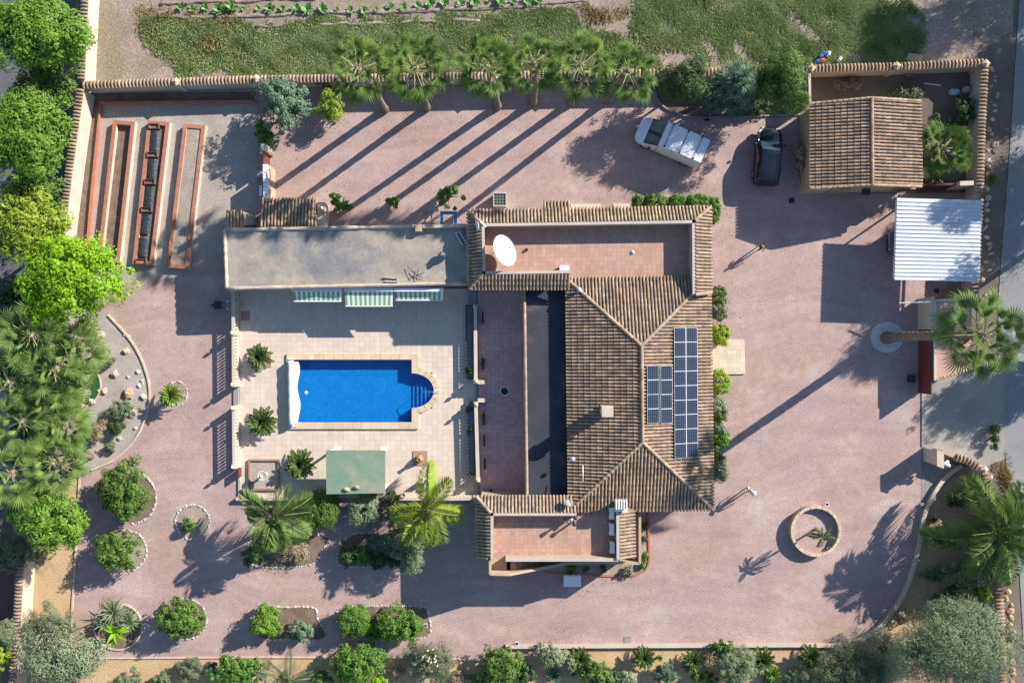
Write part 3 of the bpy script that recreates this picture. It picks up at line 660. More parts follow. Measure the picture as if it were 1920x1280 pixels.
dish('satellite_dish', 'large white satellite dish on the upper roof terrace', P(947, 469, 4.35), 1.72, 2.12, Vector((.56, .24, .8)), Vector((.38, -.92, .2)), foot=P(938, 466, ZF))
dish('satellite_dish', 'small white dish on the terrace corner pointing left, above the grey garage roof', P(895, 424, 4.6), .55, .62, Vector((-.9, -.1, .3)), Vector((.1, -.6, .5)), foot=P(897, 418, 4.0))
dish('satellite_dish', 'small white dish on the terrace corner pointing right, above the big dish', P(906, 419, 4.6), .5, .62, Vector((.75, .6, .28)), Vector((-.5, .5, .5)), foot=P(900, 416, 4.0))
dish('satellite_dish', 'small grey dish at the lower left corner of the hip roof', P(1066, 942, 4.2), .5, .6, Vector((.5, .4, .6)), Vector((.3, -.5, .3)), greymetal, foot=P(1062, 944, 3.5))
m = MB(); c = P(1058, 503, 3.5); m.obox((c.x, c.y, ZF + .42), (.62, .36, .6)); t = thing('air_conditioner', 'white outdoor unit beside the roof terrace parapet near the big dish', 'air conditioner', (c.x, c.y, ZF)); m.build('casing', whiteplastic, t)
m = MB(); m.box(c.x - .25, c.x - .2, c.y - .16, c.y + .16, ZF, ZF + .12); m.box(c.x + .2, c.x + .25, c.y - .16, c.y + .16, ZF, ZF + .12); m.build('foot', greymetal, t)
for (px, py, l) in ((1147, 962, 'uppermost'), (1147, 992, 'middle'), (1148, 1026, 'lowest')):
    c = P(px, py, 3.6); t = thing('air_conditioner', '%s of three white air conditioner units along the lower terrace parapet' % l, 'air conditioner', (c.x, c.y, ZF2), 'air conditioners on the lower terrace')
    m = MB(); m.obox((c.x, c.y, ZF2 + .42), (.3, .72, .6)); m.build('casing', whiteplastic, t)
    m = MB(); m.tube([(c.x - .15, c.y, ZF2 + .42), (c.x - .17, c.y, ZF2 + .42)], .22, 16); m.build('fan_grille', greymetal, t)
    m = MB(); [m.box(c.x - .12, c.x + .12, c.y + s - .03, c.y + s + .03, ZF2, ZF2 + .12) for s in (-.3, .3)]; m.build('foot', blackplastic, t)
# steel cowls
t = thing('chimney_cowl', 'cluster of steel chimney cowls standing on the lower roof terrace', 'chimney', P(1066, 983, ZF2))
for (px, py, h) in ((1062, 980, 1.05), (1071, 975, 1.2), (1077, 983, .95), (1079, 971, .9)):
    c = P(px, py, ZF2 + h); m = MB(); m.lathe((c.x, c.y, ZF2), [(.07, 0), (.07, h - .2), (.12, h - .18), (.14, h - .05), (.05, h)], 10); m.build('flue', steel if h > .97 else darkmetal, t, smooth=True)
for i, (px, py, l) in enumerate(((1074, 860, 'thin aerial mast with small blue dome on the dark tile slope'), (1086, 543, 'pale blue aerial dome at the top corner of the hip roof'))):
    c = P(px, py, 3.75); t = thing('aerial', l, 'antenna', (c.x, c.y, 3.35)); m = MB(); m.tube([(c.x, c.y, 3.3), (c.x, c.y, 3.85)], .02, 6); m.build('mast', greymetal, t)
    m = MB(); m.lathe((c.x, c.y, 3.75), [(.14, 0), (.16, .06), (.1, .13), (.02, .16)], 10); m.build('dome', plain('pale_blue_plastic%d' % i, (.45, .58, .7)), t, smooth=True)
c = P(1093, 887, 4.1); m = MB(); m.tube([(c.x, c.y + .5, 4.05), (c.x, c.y - .5, 4.2)], .028, 8); tag(m.build('roof_pole', whitepaint, origin=(c.x, c.y, 4.1), smooth=True), 'thin white pole lying on the dark tile slope near the lower hip', 'pole')
m = MB(); c = P(1186, 473, ZF); m.lathe((c.x, c.y, ZF), [(.12, .0), (.12, .05), (.07, .1), (.02, .12)], 10); tag(m.build('floor_drain', plain('pale_blue_cap', (.5, .55, .6)), origin=(c.x, c.y, ZF)), 'small pale blue drain cover in the middle of the upper terrace', 'drain')
m = MB(); c = P(988, 468, ZF); m.lathe((c.x, c.y, ZF), [(.1, 0), (.1, .16), (.06, .18)], 10); tag(m.build('vent_stub', darkmetal, origin=(c.x, c.y, ZF)), 'small dark vent stub on the upper terrace right of the big dish', 'vent')
# ---------------------------------------------------------------- pool terrace
ZTc = 0.16
tc = [P(449, 541, ZTc), P(884, 541, ZTc), P(897, 541, ZTc), P(899, 930, ZTc), P(880, 934, ZTc), P(449, 936, ZTc)]
ptz = thing('pool_terrace', 'cream paved sun terrace around the swimming pool', 'terrace', P(665, 740, 0))
pool_out = [P(541, 668, ZTc), P(784, 667, ZTc), P(786, 690, ZTc)]
rc = P(784, 732, ZTc); RO, RI = 1.52, 1.05
px0, px1 = P(540, 0, ZTc).x, P(782, 0, ZTc).x; py0, py1 = P(0, 800, ZTc).y, P(0, 668, ZTc).y
def in_pool(x, y): return (px0 < x < px1 and py0 < y < py1) or ((x - rc.x) ** 2 + (y - rc.y) ** 2 < (RO - .08) ** 2 and x > rc.x - .3)
x0, x1, y0, y1 = tc[0].x, tc[3].x - .05, tc[4].y + .05, tc[0].y
gm = MB()   # grout bed, as four slabs and fill round the pool
for (a, b, c, d) in ((x0, px0 + .1, y0, y1), (px1 - .1 + 2.2, x1, y0, y1), (px0 + .1, px1 + 2.1, py1 - .1, y1), (px0 + .1, px1 + 2.1, y0, py0 + .1)): gm.box(a, b, c, d, -.06, ZTc - .006)
gx, gy = P(772, 0, .3).x, P(0, 732, .3).y
for (a, b, c, d) in ((px1 + .102, px1 + 2.098, gy + 1.25, py1 - .102), (px1 + .102, px1 + 2.098, py0 + .102, gy - 1.25), (gx + 1.56, px1 + 2.098, gy - 1.248, gy + 1.248)): gm.box(a, b, c, d, -.06, ZTc - .006)
gm.build('paving_bed', grout, ptz)
m = MB()
cell = .05; 
TP = .362
def slab_mesh():
    m = MB(); g = TP / 2 - .006; m.add([(-g, -g, 0), (g, -g, 0), (g, g, 0), (-g, g, 0), (-g + .003, -g + .003, .012), (g - .003, -g + .003, .012), (g - .003, g - .003, .012), (-g + .003, g - .003, .012)],
      [(4, 5, 6, 7), (0, 1, 5, 4), (1, 2, 6, 5), (2, 3, 7, 6), (3, 0, 4, 7)]); return m
SL = slab_mesh(); SLM = SL.mesh('paving_slab', pave_tile); sv = np.array(SL.v); cells = []
nx, ny = int((x1 - x0) / TP), int((y1 - y0) / TP)
for i in range(nx):
    for j in range(ny):
        cx, cy = x0 + (i + .5) * TP, y0 + (j + .5) * TP
        if in_pool(cx, cy): continue
        cells.append((cx, cy))
cells.sort(key=lambda c: abs(c[0]) + abs(c[1] + 6) * .6)
for cx, cy in cells[:300]: inst('paving_slab', SLM, ptz, (cx, cy, ZTc - .012 + random.uniform(-.001, .001)))
rest = np.array(cells[300:]); V = (sv[None] + np.c_[rest, np.full(len(rest), ZTc - .012)][:, None]).reshape(-1, 3)
F = (np.array(SL.f)[None] + (np.arange(len(rest)) * len(sv))[:, None, None]).reshape(-1, 4)
o = obj_np('paving_slab_field', mesh_np('paving_slab_field', V, [F], [pave_tile]), ptz); o['kind'] = 'stuff'
for a_, b_, h_ in (((447, 541), (449, 938), .14), ((444, 934), (610, 934), .4), ((720, 934), (893, 934), .4)):
    m = MB(); m.wall(P(*a_, .2), P(*b_, .2), .2, -.05, h_); m.build('retaining_wall', whitewall, ptz)
# ---------------------------------------------------------------- pool
ZC = 0.30
pool = thing('swimming_pool', 'rectangular blue swimming pool with rounded stepped end', 'pool', P(670, 735, 0))
def pool_tile_mat():
    m = mat('blue_pool_mosaic', (0.003, 0.195, 0.50), (0.002, 0.165, 0.45), rough=0.5, scale=1.2, fine=0.25, fscale=7, spec=0.3)
    return m
pm = pool_tile_mat(); stepm = mat('blue_pool_step', (0.02, 0.16, 0.46), (0.015, 0.13, 0.42), rough=0.5, fine=.15, fscale=8)
wx0, wx1 = P(549, 0, ZC).x, P(772, 0, ZC).x; wy0, wy1 = P(0, 791, ZC).y, P(0, 674, ZC).y
ZB = -0.38
m = MB(); m.add([(wx0, wy0, ZB), (wx1, wy0, ZB), (wx1, wy1, ZB), (wx0, wy1, ZB)], [(0, 1, 2, 3)])
rcx = P(775, 0, ZC).x; rcy = P(0, 732, ZC).y; ri = 1.2
hw = 1.2
def wl(a, b): m.add([(a[0], a[1], ZB), (b[0], b[1], ZB), (b[0], b[1], ZC - .02), (a[0], a[1], ZC - .02)], [(0, 1, 2, 3)])
wl((wx0, wy1), (wx0, wy0)); wl((wx0, wy0), (wx1, wy0)); wl((wx1, wy1), (wx0, wy1)); wl((wx1, wy0), (wx1, rcy - hw)); wl((wx1, rcy + hw), (wx1, wy1))
arc = [(wx1 + 1.52 * math.cos(t), rcy + hw * math.sin(t)) for t in [R(-90 + 180 * k / 20) for k in range(21)]]
for a, b in zip(arc[:-1], arc[1:]): wl(a, b)
m.build('basin', pm, pool)
for k in range(5):          # chord-cut steps rising to the right
    xa = wx1 + k * .29; z = ZB + .09 + k * .1; poly = []
    pts = [(xa + .0, 0)]
    half = lambda x: hw * math.sqrt(max(0, 1 - ((x - wx1) / 1.52) ** 2))
    xs = [xa + (wx1 + 1.515 - xa) * i / 10 for i in range(11)]
    poly = [(x, rcy - half(x) + .002) for x in xs] + [(x, rcy + half(x) - .002) for x in xs[::-1]]
    poly = poly[:10] + [poly[10]] + poly[12:]
    s = MB(); s.prism(poly, ZB - .02 - k * .003, z); s.build('step', stepm, pool)
# water
wm = bpy.data.materials.new('pool_water'); wm.use_nodes = True; nt = wm.node_tree; N = nt.nodes; Lk = nt.links; N.remove(N['Principled BSDF'])
tr = N.new('ShaderNodeBsdfTransparent'); tr.inputs[0].default_value = (0.80, 0.95, 1.0, 1); gl = N.new('ShaderNodeBsdfGlossy'); gl.inputs['Roughness'].default_value = 0.04
mx = N.new('ShaderNodeMixShader'); bp = N.new('ShaderNodeBump'); bp.inputs['Strength'].default_value = .25; bp.inputs['Distance'].default_value = .02
nz = N.new('ShaderNodeTexNoise'); nz.inputs['Scale'].default_value = 2.5; geo = N.new('ShaderNodeNewGeometry'); Lk.new(geo.outputs['Position'], nz.inputs['Vector']); Lk.new(nz.outputs['Fac'], bp.inputs['Height'])
Lk.new(bp.outputs[0], gl.inputs['Normal']); mx.inputs[0].default_value = 0.035
Lk.new(tr.outputs[0], mx.inputs[1]); Lk.new(gl.outputs[0], mx.inputs[2]); Lk.new(mx.outputs[0], N['Material Output'].inputs['Surface'])
ZWt = 0.19
poly = [(wx0, wy0, ZWt), (wx1, wy0, ZWt)] + [(a[0], a[1], ZWt) for a in arc] + [(wx1, wy1, ZWt), (wx0, wy1, ZWt)]
m = MB(); m.add(poly, [tuple(range(len(poly)))]); m.build('water', wm, pool)
# coping stones
ox0, ox1 = P(537, 0, ZC).x, P(785, 0, ZC).x; oy0, oy1 = P(0, 804, ZC).y, P(0, 663, ZC).y
def stone(poly): q = MB(); q.prism(poly, -.05, ZC + random.uniform(-.004, .004)); q.build('coping_stone', coping_stone, pool)
g = .006
def run_x(xa, xb, ya, yb, n):
    for i in range(n): a = xa + (xb - xa) * i / n; b = xa + (xb - xa) * (i + 1) / n; stone([(a + g, ya), (b - g, ya), (b - g, yb), (a + g, yb)])
run_x(ox0, ox1, wy1, oy1, 14); run_x(ox0, ox1, oy0, wy0, 14)
for i in range(8):
    a = wy0 + (wy1 - wy0) * i / 8; b = wy0 + (wy1 - wy0) * (i + 1) / 8; stone([(ox0, a + g), (wx0, a + g), (wx0, b - g), (ox0, b - g)])
for a, b in ((wy0, rcy - hw), (rcy + hw, wy1)): stone([(wx1, a + g), (ox1, a + g), (ox1, b - g), (wx1, b - g)])
for k in range(11):
    t0, t1 = R(-90 + 180 * k / 11 + .5), R(-90 + 180 * (k + 1) / 11 - .5)
    f = lambda t, d: (wx1 + (1.52 + d) * math.cos(t), rcy + (hw + d) * math.sin(t))
    p0 = [f(t0, 0), f(t0, .42), f((t0 + t1) / 2, .42), f(t1, .42), f(t1, 0), f((t0 + t1) / 2, 0)]
    if k in (0, 10): p0 = [(max(x, ox1 + .005), y) if abs(y - rcy) > hw + .02 else (x, y) for x, y in p0]
    stone(p0)
m = MB(); c = P(570, 736, ZB); m.lathe((wx0 + .75, c.y, ZB), [(.13, .0), (.13, .03), (.08, .05)], 12); m.build('floor_inlet', whiteplastic, pool)
m = MB(); c = P(583, 670, ZC); m.box(c.x - .11, c.x + .11, c.y - .11, c.y + .11, ZC - .02, ZC + .015); m.build('skimmer_lid', whiteplastic, pool)
# handrail
h = P(806, 733, .9); m = MB(); e0 = P(822, 733, ZC)
for dy in (0,): m.tube([(e0.x, e0.y + dy, ZC), (e0.x, e0.y + dy, ZC + .8), (e0.x - .25, e0.y + dy, ZC + .95), (e0.x - 1.05, e0.y + dy, ZC + .55), (e0.x - 1.1, e0.y + dy, ZB + .3)], .024, 8)
tag(m.build('pool_handrail', steel, origin=e0, smooth=True), 'steel handrail over the rounded pool steps', 'handrail')
# roller cover
rt = thing('pool_cover_roller', 'white roller holding the rolled pool cover at the left end', 'pool cover', P(546, 735, ZC))
ra, rb = P(545, 676, .62), P(547, 796, .62); m = MB()
n = 24; path = [ra.lerp(rb, i / n) for i in range(n + 1)]; m.tube(path, [.2 + .014 * math.sin(i * 1.3) + .01 * (i % 5 == 0) for i in range(n + 1)], 16); m.build('cover_roll', mat('white_pool_cover', (.72, .76, .80), (.66, .71, .77), rough=.5, scale=3), rt, smooth=True)
for q in (ra, rb):
    s = 1 if q is ra else -1; m = MB(); m.box(q.x - .25, q.x + .25, q.y + s * .1 - .03, q.y + s * .1 + .03, ZC, ZC + .06); m.box(q.x - .04, q.x + .04, q.y + s * .1 - .03, q.y + s * .1 + .03, ZC + .05, .64); m.build('stand', whitepaint, rt)
m = MB(); V = []; n = 16
for i in range(n + 1):
    q = ra.lerp(rb, i / n); wdt = .42 + .1 * math.sin(i * .7); V += [(q.x + .2, q.y - (.1 if i == 0 else 0) + (.1 if i == n else 0), .5), (q.x + wdt, q.y - (.1 if i == 0 else 0) + (.1 if i == n else 0), .24)]
m.add(V, [(2 * i, 2 * i + 1, 2 * i + 3, 2 * i + 2) for i in range(n)]); m.build('cover_flap', MATS['white_pool_cover'], rt)
# ---------------------------------------------------------------- balustrades
m = MB(); m.lathe((0, 0, 0), [(.075, 0), (.075, .05), (.045, .08), (.085, .19), (.07, .3), (.045, .41), (.065, .45), (.075, .5)], 8); BAL = m.mesh('baluster', whitewall, True)
def balustrade(a, b, zb, label, posts=(), step=.225, rail=.2, urn=True, h=.5, base=.36):
    a, b = Vector((a[0], a[1], zb)), Vector((b[0], b[1], zb)); t = thing('balustrade', label, 'balustrade', a); d = (b - a); L = d.length; d.normalize()
    m = MB(); m.wall(a, b, .2, zb - .1, zb + base); m.build('plinth', whitewall, t)
    m = MB(); m.wall(a, b, rail, zb + base + h, zb + base + h + .09); m.build('handrail', whitewall, t)
    n = int(L / step)
    for i in range(n): inst('baluster', BAL, t, a + d * (i + .5) * L / n + Vector((0, 0, base)), scale=(1, 1, h / .5))
    for f in posts:
        q = a + d * L * f; m = MB(); m.box(q.x - .15, q.x + .15, q.y - .15, q.y + .15, zb - .1, zb + base + h + .16); p = m.build('post', whitewall, t)
        if urn: m = MB(); m.lathe((q.x, q.y, zb + base + h + .16), [(.1, 0), (.04, .06), (.13, .2), (.1, .3), (.02, .42)], 10); m.build('finial', whitewall, p, smooth=True)
    return t
balustrade(P(447, 545, 0), P(448, 722, 0), ZTc, 'long balustrade on the left edge of the pool terrace, upper part beside the cycad', (0, .45, .985))
balustrade(P(448, 760, 0), P(449, 872, 0), ZTc, 'shorter balustrade on the left edge of the pool terrace, below the gap with steps', (.02, .98))
balustrade(P(892, 575, .5), P(893, 716, .5), ZTc, 'balustrade between pool terrace and veranda, above the steps', (0, .98), rail=.24)
balustrade(P(893, 753, .5), P(897, 898, .5), ZTc, 'balustrade between pool terrace and veranda, below the steps', (.02, .99), rail=.24)
balustrade(P(800, 933, .5), P(893, 931, .5), ZTc, 'short balustrade at the bottom right edge of the pool terrace behind the bright palm', (.99,), urn=False)
for y, l in ((716, 'low return wall above the veranda steps'), (750, 'low return wall below the veranda steps')):
    a, b = P(896, y, 1.0), P(912, y, 1.0); t = thing('return_wall', l, 'wall', (a.x, a.y, 0)); m = MB(); m.wall(a, b, .2, 0, 1.02); m.build('wall_body', whitewall, t)
    m = MB(); m.wall(a, b, .28, 1.02, 1.1); m.build('wall_cap', kerbm, t)
m = MB(); s1 = P(897, 718, .3); s2 = P(905, 745, .3); m.box(s1.x - .1, s1.x + .28, s2.y, s1.y, 0, .24); s = P(905, 718, .3); m.box(s.x, s.x + .32, s2.y, s1.y, 0, .34)
tag(struct(m.build('veranda_steps', plain('slate_step', (.19, .21, .24), .7))), None)
m = MB(); a = P(438, 722, .1); b = P(448, 758, .1); m.box(a.x, b.x, b.y, a.y, -.05, .12); struct(m.build('terrace_side_step', concrete))
for i, (xa, xb, ya, yb, l) in enumerate(((873, 887, 572, 711, 'long slate planting trough beside the upper veranda balustrade'), (875, 891, 753, 890, 'long slate planting trough beside the lower veranda balustrade'))):
    a, b = P(xa, ya, .3), P(xb, yb, .3); t = thing('planting_trough', l, 'planter', (a.x, a.y, ZTc)); m = MB()
    for q in ((a.x, a.x + .07, b.y, a.y), (b.x - .07, b.x, b.y, a.y), (a.x + .071, b.x - .071, b.y, b.y + .07), (a.x + .071, b.x - .071, a.y - .07, a.y)): m.box(*q, ZTc, ZTc + .28)
    m.build('trough_wall', plain('dark_brown_trim%d' % i, (.12, .085, .075), .8), t)
    m = MB(); m.box(a.x + .07, b.x - .07, b.y + .07, a.y - .07, ZTc, ZTc + .2); m.build('gravel_fill', mat('slate_chips%d' % i, (.20, .215, .24), (.15, .16, .18), fine=.3, fscale=12), t)
# veranda planters, table
slim = plain('slim_planter', (.42, .38, .36), .7)
for (px, py, pl, l) in ((905, 596, 0, 'empty slim planter box at the top of the veranda'), (905, 682, 1, 'planted slim box above the veranda steps'), (907, 785, 1, 'planted slim box just below the veranda steps'), (908, 826, 0, 'empty slim planter box, second lowest on the veranda'), (909, 869, 0, 'empty slim planter box, lowest on the veranda')):
    c = P(px, py, ZV + .3); t = thing('planter_box', l, 'planter', (c.x, c.y, ZV), 'slim planter boxes on the veranda'); m = MB()
    for q in ((-.1, -.07, -.42, .42), (.07, .1, -.42, .42), (-.069, .069, -.42, -.39), (-.069, .069, .39, .42)): m.box(c.x + q[0], c.x + q[1], c.y + q[2], c.y + q[3], ZV, ZV + .3)
    m.build('box_side', slim, t); m = MB(); m.box(c.x - .07, c.x + .07, c.y - .39, c.y + .39, ZV, ZV + .24); m.build('potting_soil', plain('wet_soil', (.03, .025, .02), .9), t)
    if pl: PLANTED = PLANTED + [(c, t)] if 'PLANTED' in globals() else [(c, t)]
c = P(946, 733, ZV + .7); t = thing('round_table', 'small round glass table standing on the veranda', 'table', (c.x, c.y, ZV)); m = MB(); m.lathe((c.x, c.y, ZV + .68), [(.27, 0), (.27, .03)], 20); m.build('table_top', glassdark, t)
m = MB(); n = 20
m.tube([(c.x + .28 * math.cos(2 * math.pi * k / n), c.y + .28 * math.sin(2 * math.pi * k / n), ZV + .7) for k in range(n + 1)], .025, 6); m.build('rim', whitepaint, t)
m = MB(); m.lathe((c.x, c.y, ZV), [(.2, 0), (.2, .03), (.04, .05), (.04, .68)], 10); m.build('pedestal', whitepaint, t)
c = P(920, 920, ZV + .3); t = thing('plant_pot', 'round dark pot in the lower corner of the veranda', 'pot', (c.x, c.y, ZV)); m = MB(); m.lathe((c.x, c.y, ZV), [(.12, 0), (.17, .3), (.14, .3), (.13, .22)], 14); m.build('pot_body', plain('grey_pot', (.3, .28, .27)), t)
m = MB(); m.lathe((c.x, c.y, ZV + .2), [(.12, 0), (.12, .05)], 12); m.build('pot_soil', MATS['wet_soil'], t)
m = MB(); c = P(907, 757, ZV + .2); m.obox((c.x, c.y, ZV + .12), (.22, .3, .24), .3); m.obox((c.x + .03, c.y - .02, ZV + .27), (.1, .12, .06), .5); tag(m.build('toy_bucket', plain('turquoise_plastic', (.03, .28, .38)), origin=(c.x, c.y, ZV)), 'small turquoise tub beside the veranda steps', 'tub')
# green pergola roof
pg = thing('pergola', 'pool bar pergola with flat faded green roof', 'pergola', P(667, 885, ZTc))
ZG = 2.35; g1, g2, g3, g4 = P(611, 844, ZG), P(722, 844, ZG), P(722, 924, ZG), P(612, 926, ZG)
grn = mat('faded_green_roofing', (.16, .245, .17), (.20, .27, .19), rough=.8, scale=.5, c3=(.33, .29, .20), c3scale=.45, c3range=(.48, .72), fine=.12, fscale=5, c4=(.12, .17, .13), c4scale=1.4, c4range=(.55, .8))
m = MB(); m.prism([g1, g2, g3, g4], ZG - .1, ZG); m.build('roof', grn, pg)
for px, py in ((617, 848), (716, 848), (617, 920), (716, 920)):
    q = P(px, py, ZG); m = MB(); m.box(q.x - .07, q.x + .07, q.y - .07, q.y + .07, ZTc, ZG - .1); m.build('post', whitepaint, pg)
for px in (632, 718):
    q = P(px, 841, ZG); m = MB(); m.box(q.x - .18, q.x + .18, q.y - .1, q.y + .12, ZG - .32, ZG - .12); m.build('spotlight', whitepaint, pg)
a, b = P(628, 918, ZG), P(705, 921, ZG); m = MB(); m.box(a.x, b.x, b.y - .05, b.y + .5, ZTc, 1.1); m.build('bar_counter', wood, pg)
for px, py, l in ((650, 917, 'left of the two brown stones lying on the green pergola roof'), (669, 913, 'right of the two brown stones lying on the green pergola roof')):
    q = P(px, py, ZG + .1); m = MB(); m.lathe((0, 0, 0), [(.08, 0), (.17, .06), (.15, .16), (.06, .2)], 7); o = inst('stone_weight', m.mesh('stone_weight', rock_o), None, (q.x, q.y, ZG), (0, 0, px), (1.3, .8, 1)); tag(o, l, 'stone', 'stones on the pergola roof')
# fire pot, fountain, lounger
c = P(788, 858, ZTc); t = thing('clay_fire_pot', 'clay chimney pot on a square brown paver near the pergola', 'fire pot', (c.x, c.y, ZTc)); m = MB(); m.box(c.x - .5, c.x + .5, c.y - .52, c.y + .48, ZTc, ZTc + .05); m.build('paver', mat('brown_paver', (.34, .23, .17), (.28, .19, .14)), t)
m = MB(); m.lathe((c.x, c.y, ZTc + .05), [(.12, 0), (.24, .12), (.27, .3), (.2, .5), (.11, .62), (.11, .85), (.14, .88), (.09, .88), (.08, .7)], 14); m.build('pot_body', clay, t, smooth=True)
m = MB(); [m.tube([(c.x + .12 * math.cos(a), c.y + .12 * math.sin(a), ZTc + .25), (c.x + .3 * math.cos(a), c.y + .3 * math.sin(a), ZTc + .05)], .025, 5) for a in (0, 1.57, 3.14, 4.71)]; m.build('stand_leg', darkmetal, t)
c = P(496, 889, ZTc); t = thing('fountain', 'white bowl fountain standing in a square tiled basin', 'fountain', (c.x, c.y, ZTc)); m = MB(); s = 1.06
for q in ((-s, s, s - .1, s), (-s, s, -s, -s + .1), (-s, -s + .1, -s + .101, s - .101), (s - .1, s, -s + .101, s - .101)): m.box(c.x + q[0], c.x + q[1], c.y + q[2], c.y + q[3], ZTc, ZTc + .2)
m.build('basin_kerb', mat('brown_tile_edge', (.33, .19, .13), (.27, .15, .1)), t)
m = MB(); m.box(c.x - s + .1, c.x + s - .1, c.y - s + .1, c.y + s - .1, ZTc, ZTc + .07); m.build('basin_floor', greygravel, t)
d = P(492, 892, .9); m = MB(); m.lathe((d.x, d.y, ZTc + .06), [(.2, 0), (.1, .1), (.08, .5), (.15, .6), (.36, .74), (.36, .78), (.3, .76), (.1, .68)], 16); m.build('bowl', whitewall, t, smooth=True)
m = MB(); m.lathe((d.x, d.y, ZTc + .7), [(.05, 0), (.05, .3), (.14, .36), (.13, .4), (.03, .5)], 10); m.build('spout', whitewall, t, smooth=True)
c = P(803, 905, ZTc + .3); t = thing('garden_chair', 'white slatted garden chair beside the bright palm', 'chair', (c.x, c.y, ZTc))
for k in range(5): m = MB(); m.box(c.x - .28 + k * .12, c.x - .19 + k * .12, c.y - .3, c.y + .3, ZTc + .38, ZTc + .41); m.build('seat_slat', whiteplastic, t)
for sx in (-.27, .27):
    for sy in (-.27, .27): m = MB(); m.box(c.x + sx - .03, c.x + sx + .03, c.y + sy - .03, c.y + sy + .03, ZTc, ZTc + .38); m.build('leg', whiteplastic, t)
m = MB(); m.obox((c.x, c.y + .34, ZTc + .65), (.56, .05, .55)); m.build('backrest', whiteplastic, t)
for px, py, l in ((485, 670, 'a'), (491, 790, 'b')):   # paver squares under the cycads
    q = P(px + (10 if l == 'a' else 0), py + 4, ZTc); m = MB(); m.box(q.x - .5, q.x + .5, q.y - .55, q.y + .55, ZTc - .01, ZTc + .03); struct(m.build('tree_square_paver', MATS['brown_paver']))
q = P(460, 592, ZTc); m = MB(); m.box(q.x - .3, q.x + .3, q.y - .3, q.y + .3, ZTc - .01, ZTc + .03); struct(m.build('drain_square_paver', MATS['brown_paver']))
# ---------------------------------------------------------------- boundary walls with tile coping
def coping_proto(half=.27, rise=.13, r=.085):
    V = []; n = 4
    for (y, z) in ((-half, 0), (0, rise), (half, 0)):
        for k in range(n + 1):
            a = math.pi * k / n; V.append((-r * math.cos(a), y, z + r * .75 * math.sin(a)))
    F = [(j * (n + 1) + k, j * (n + 1) + k + 1, (j + 1) * (n + 1) + k + 1, (j + 1) * (n + 1) + k) for j in range(2) for k in range(n)]
    return mesh_np('coping_tile', V, [F], [tile_m], smooth=True)
COP = coping_proto()
def coped_wall(name, label, line, z, m=whitewall, th=.22, pitch=.24, pillars=(), cat='wall'):
    "line: photo pixels of the coping centre at height z"
    pts = [P(x, y, z) for x, y in line]; t = thing(name, label, cat, (pts[0].x, pts[0].y, 0))
    w = MB(); bed = MB()
    for a, b in zip(pts[:-1], pts[1:]):
        w.wall(a, b, th, -.1, z - .13); bed.wall(a, b, .44, z - .13, z - .07)
    w.build('wall_body', m, t); bed.build('coping_bed', ridge_m, t)
    for a, b in zip(pts[:-1], pts[1:]):
        d = (b - a); L = d.length; ang = math.atan2(d.y, d.x); n = max(1, int(L / pitch))
        for i in range(n):
            q = a + d * ((i + .5) / n); inst('coping_tile', COP, t, (q.x, q.y, z - .1), (random.uniform(-.04, .04), 0, ang + random.uniform(-.03, .03)))
    for (px, py) in pillars:
        q = P(px, py, z + .1); p = MB(); p.box(q.x - .19, q.x + .19, q.y - .19, q.y + .19, -.1, z + .06); o = p.build('pillar', m, t)
        p = MB(); p.lathe((q.x, q.y, z + .06), [(.3, 0), (.3, .05), (.03, .16)], 4); p.build('pillar_cap', coping_stone, o)
    return t
coped_wall('boundary_wall', 'long tile-topped wall along the field behind the row of palms', [(153, 159), (480, 148), (640, 146), (940, 141), (1236, 136), (1400, 134), (1516, 130)], 1.6, pillars=((330, 153), (480, 147), (636, 145), (930, 140), (1080, 137)))
coped_wall('boundary_wall', 'tile-topped cream wall on the left, beside the raised vegetable beds', [(150, 166), (131, 300), (116, 420), (98, 580)], 1.75)
coped_wall('boundary_wall', 'cream wall running up the top left, between bright trees and the field', [(170, -160), (158, 0), (151, 150)], 1.7)
coped_wall('boundary_wall', 'cream tile-topped wall at the lower left beside the dark patio', [(97, 590), (75, 760), (55, 920), (37, 1060), (30, 1180), (18, 1330)], 1.6)
coped_wall('boundary_wall', 'tile-topped wall at the top of the storage yard, under the blue jerrycans', [(1520, 128), (1680, 124), (1846, 117)], 1.6, pillars=((1522, 127), (1682, 123)))
coped_wall('boundary_wall', 'tile-topped wall between storage yard and road, with tyres', [(1848, 122), (1842, 240), (1838, 362)], 1.6, pillars=((1849, 119),))
coped_wall('boundary_wall', 'tile-topped wall behind the white carport beside the road', [(1838, 372), (1834, 450), (1829, 556)], 1.6)
coped_wall('boundary_wall', 'short curved tile-topped wall beside the entrance, above the agaves', [(1792, 857), (1812, 862), (1836, 876)], 1.3, pillars=((1846, 880),))
coped_wall('boundary_wall', 'tile-topped wall along the road at the lower right, behind the feather palm', [(1850, 886), (1862, 960), (1872, 1060), (1880, 1190), (1884, 1330)], 1.5)
# thin wall west of storage yard
t = thing('yard_wall', 'thin pink-topped wall on the left of the storage yard', 'wall', P(1516, 150, 0)); m = MB(); m.wall(P(1518, 138, 1.5), P(1519, 196, 1.5), .12, 0, 1.5); m.build('wall_body', beigewall, t); m = MB(); m.wall(P(1518, 138, 1.55), P(1519, 196, 1.55), .16, 1.5, 1.55); m.build('wall_cap', kerbm, t)
t = thing('yard_wall', 'low cream wall closing the storage yard behind the carport', 'wall', P(1728, 350, 0)); m = MB(); m.wall(P(1730, 347, 1.2), P(1826, 344, 1.2), .14, 0, 1.2); m.build('wall_body', mat('dark_red_wall', (.16, .05, .05), (.13, .045, .045)), t); m = MB(); m.wall(P(1800, 344, 1.7), P(1826, 343, 1.7), .3, 0, 1.7); m.build('pier', whitewall, t)
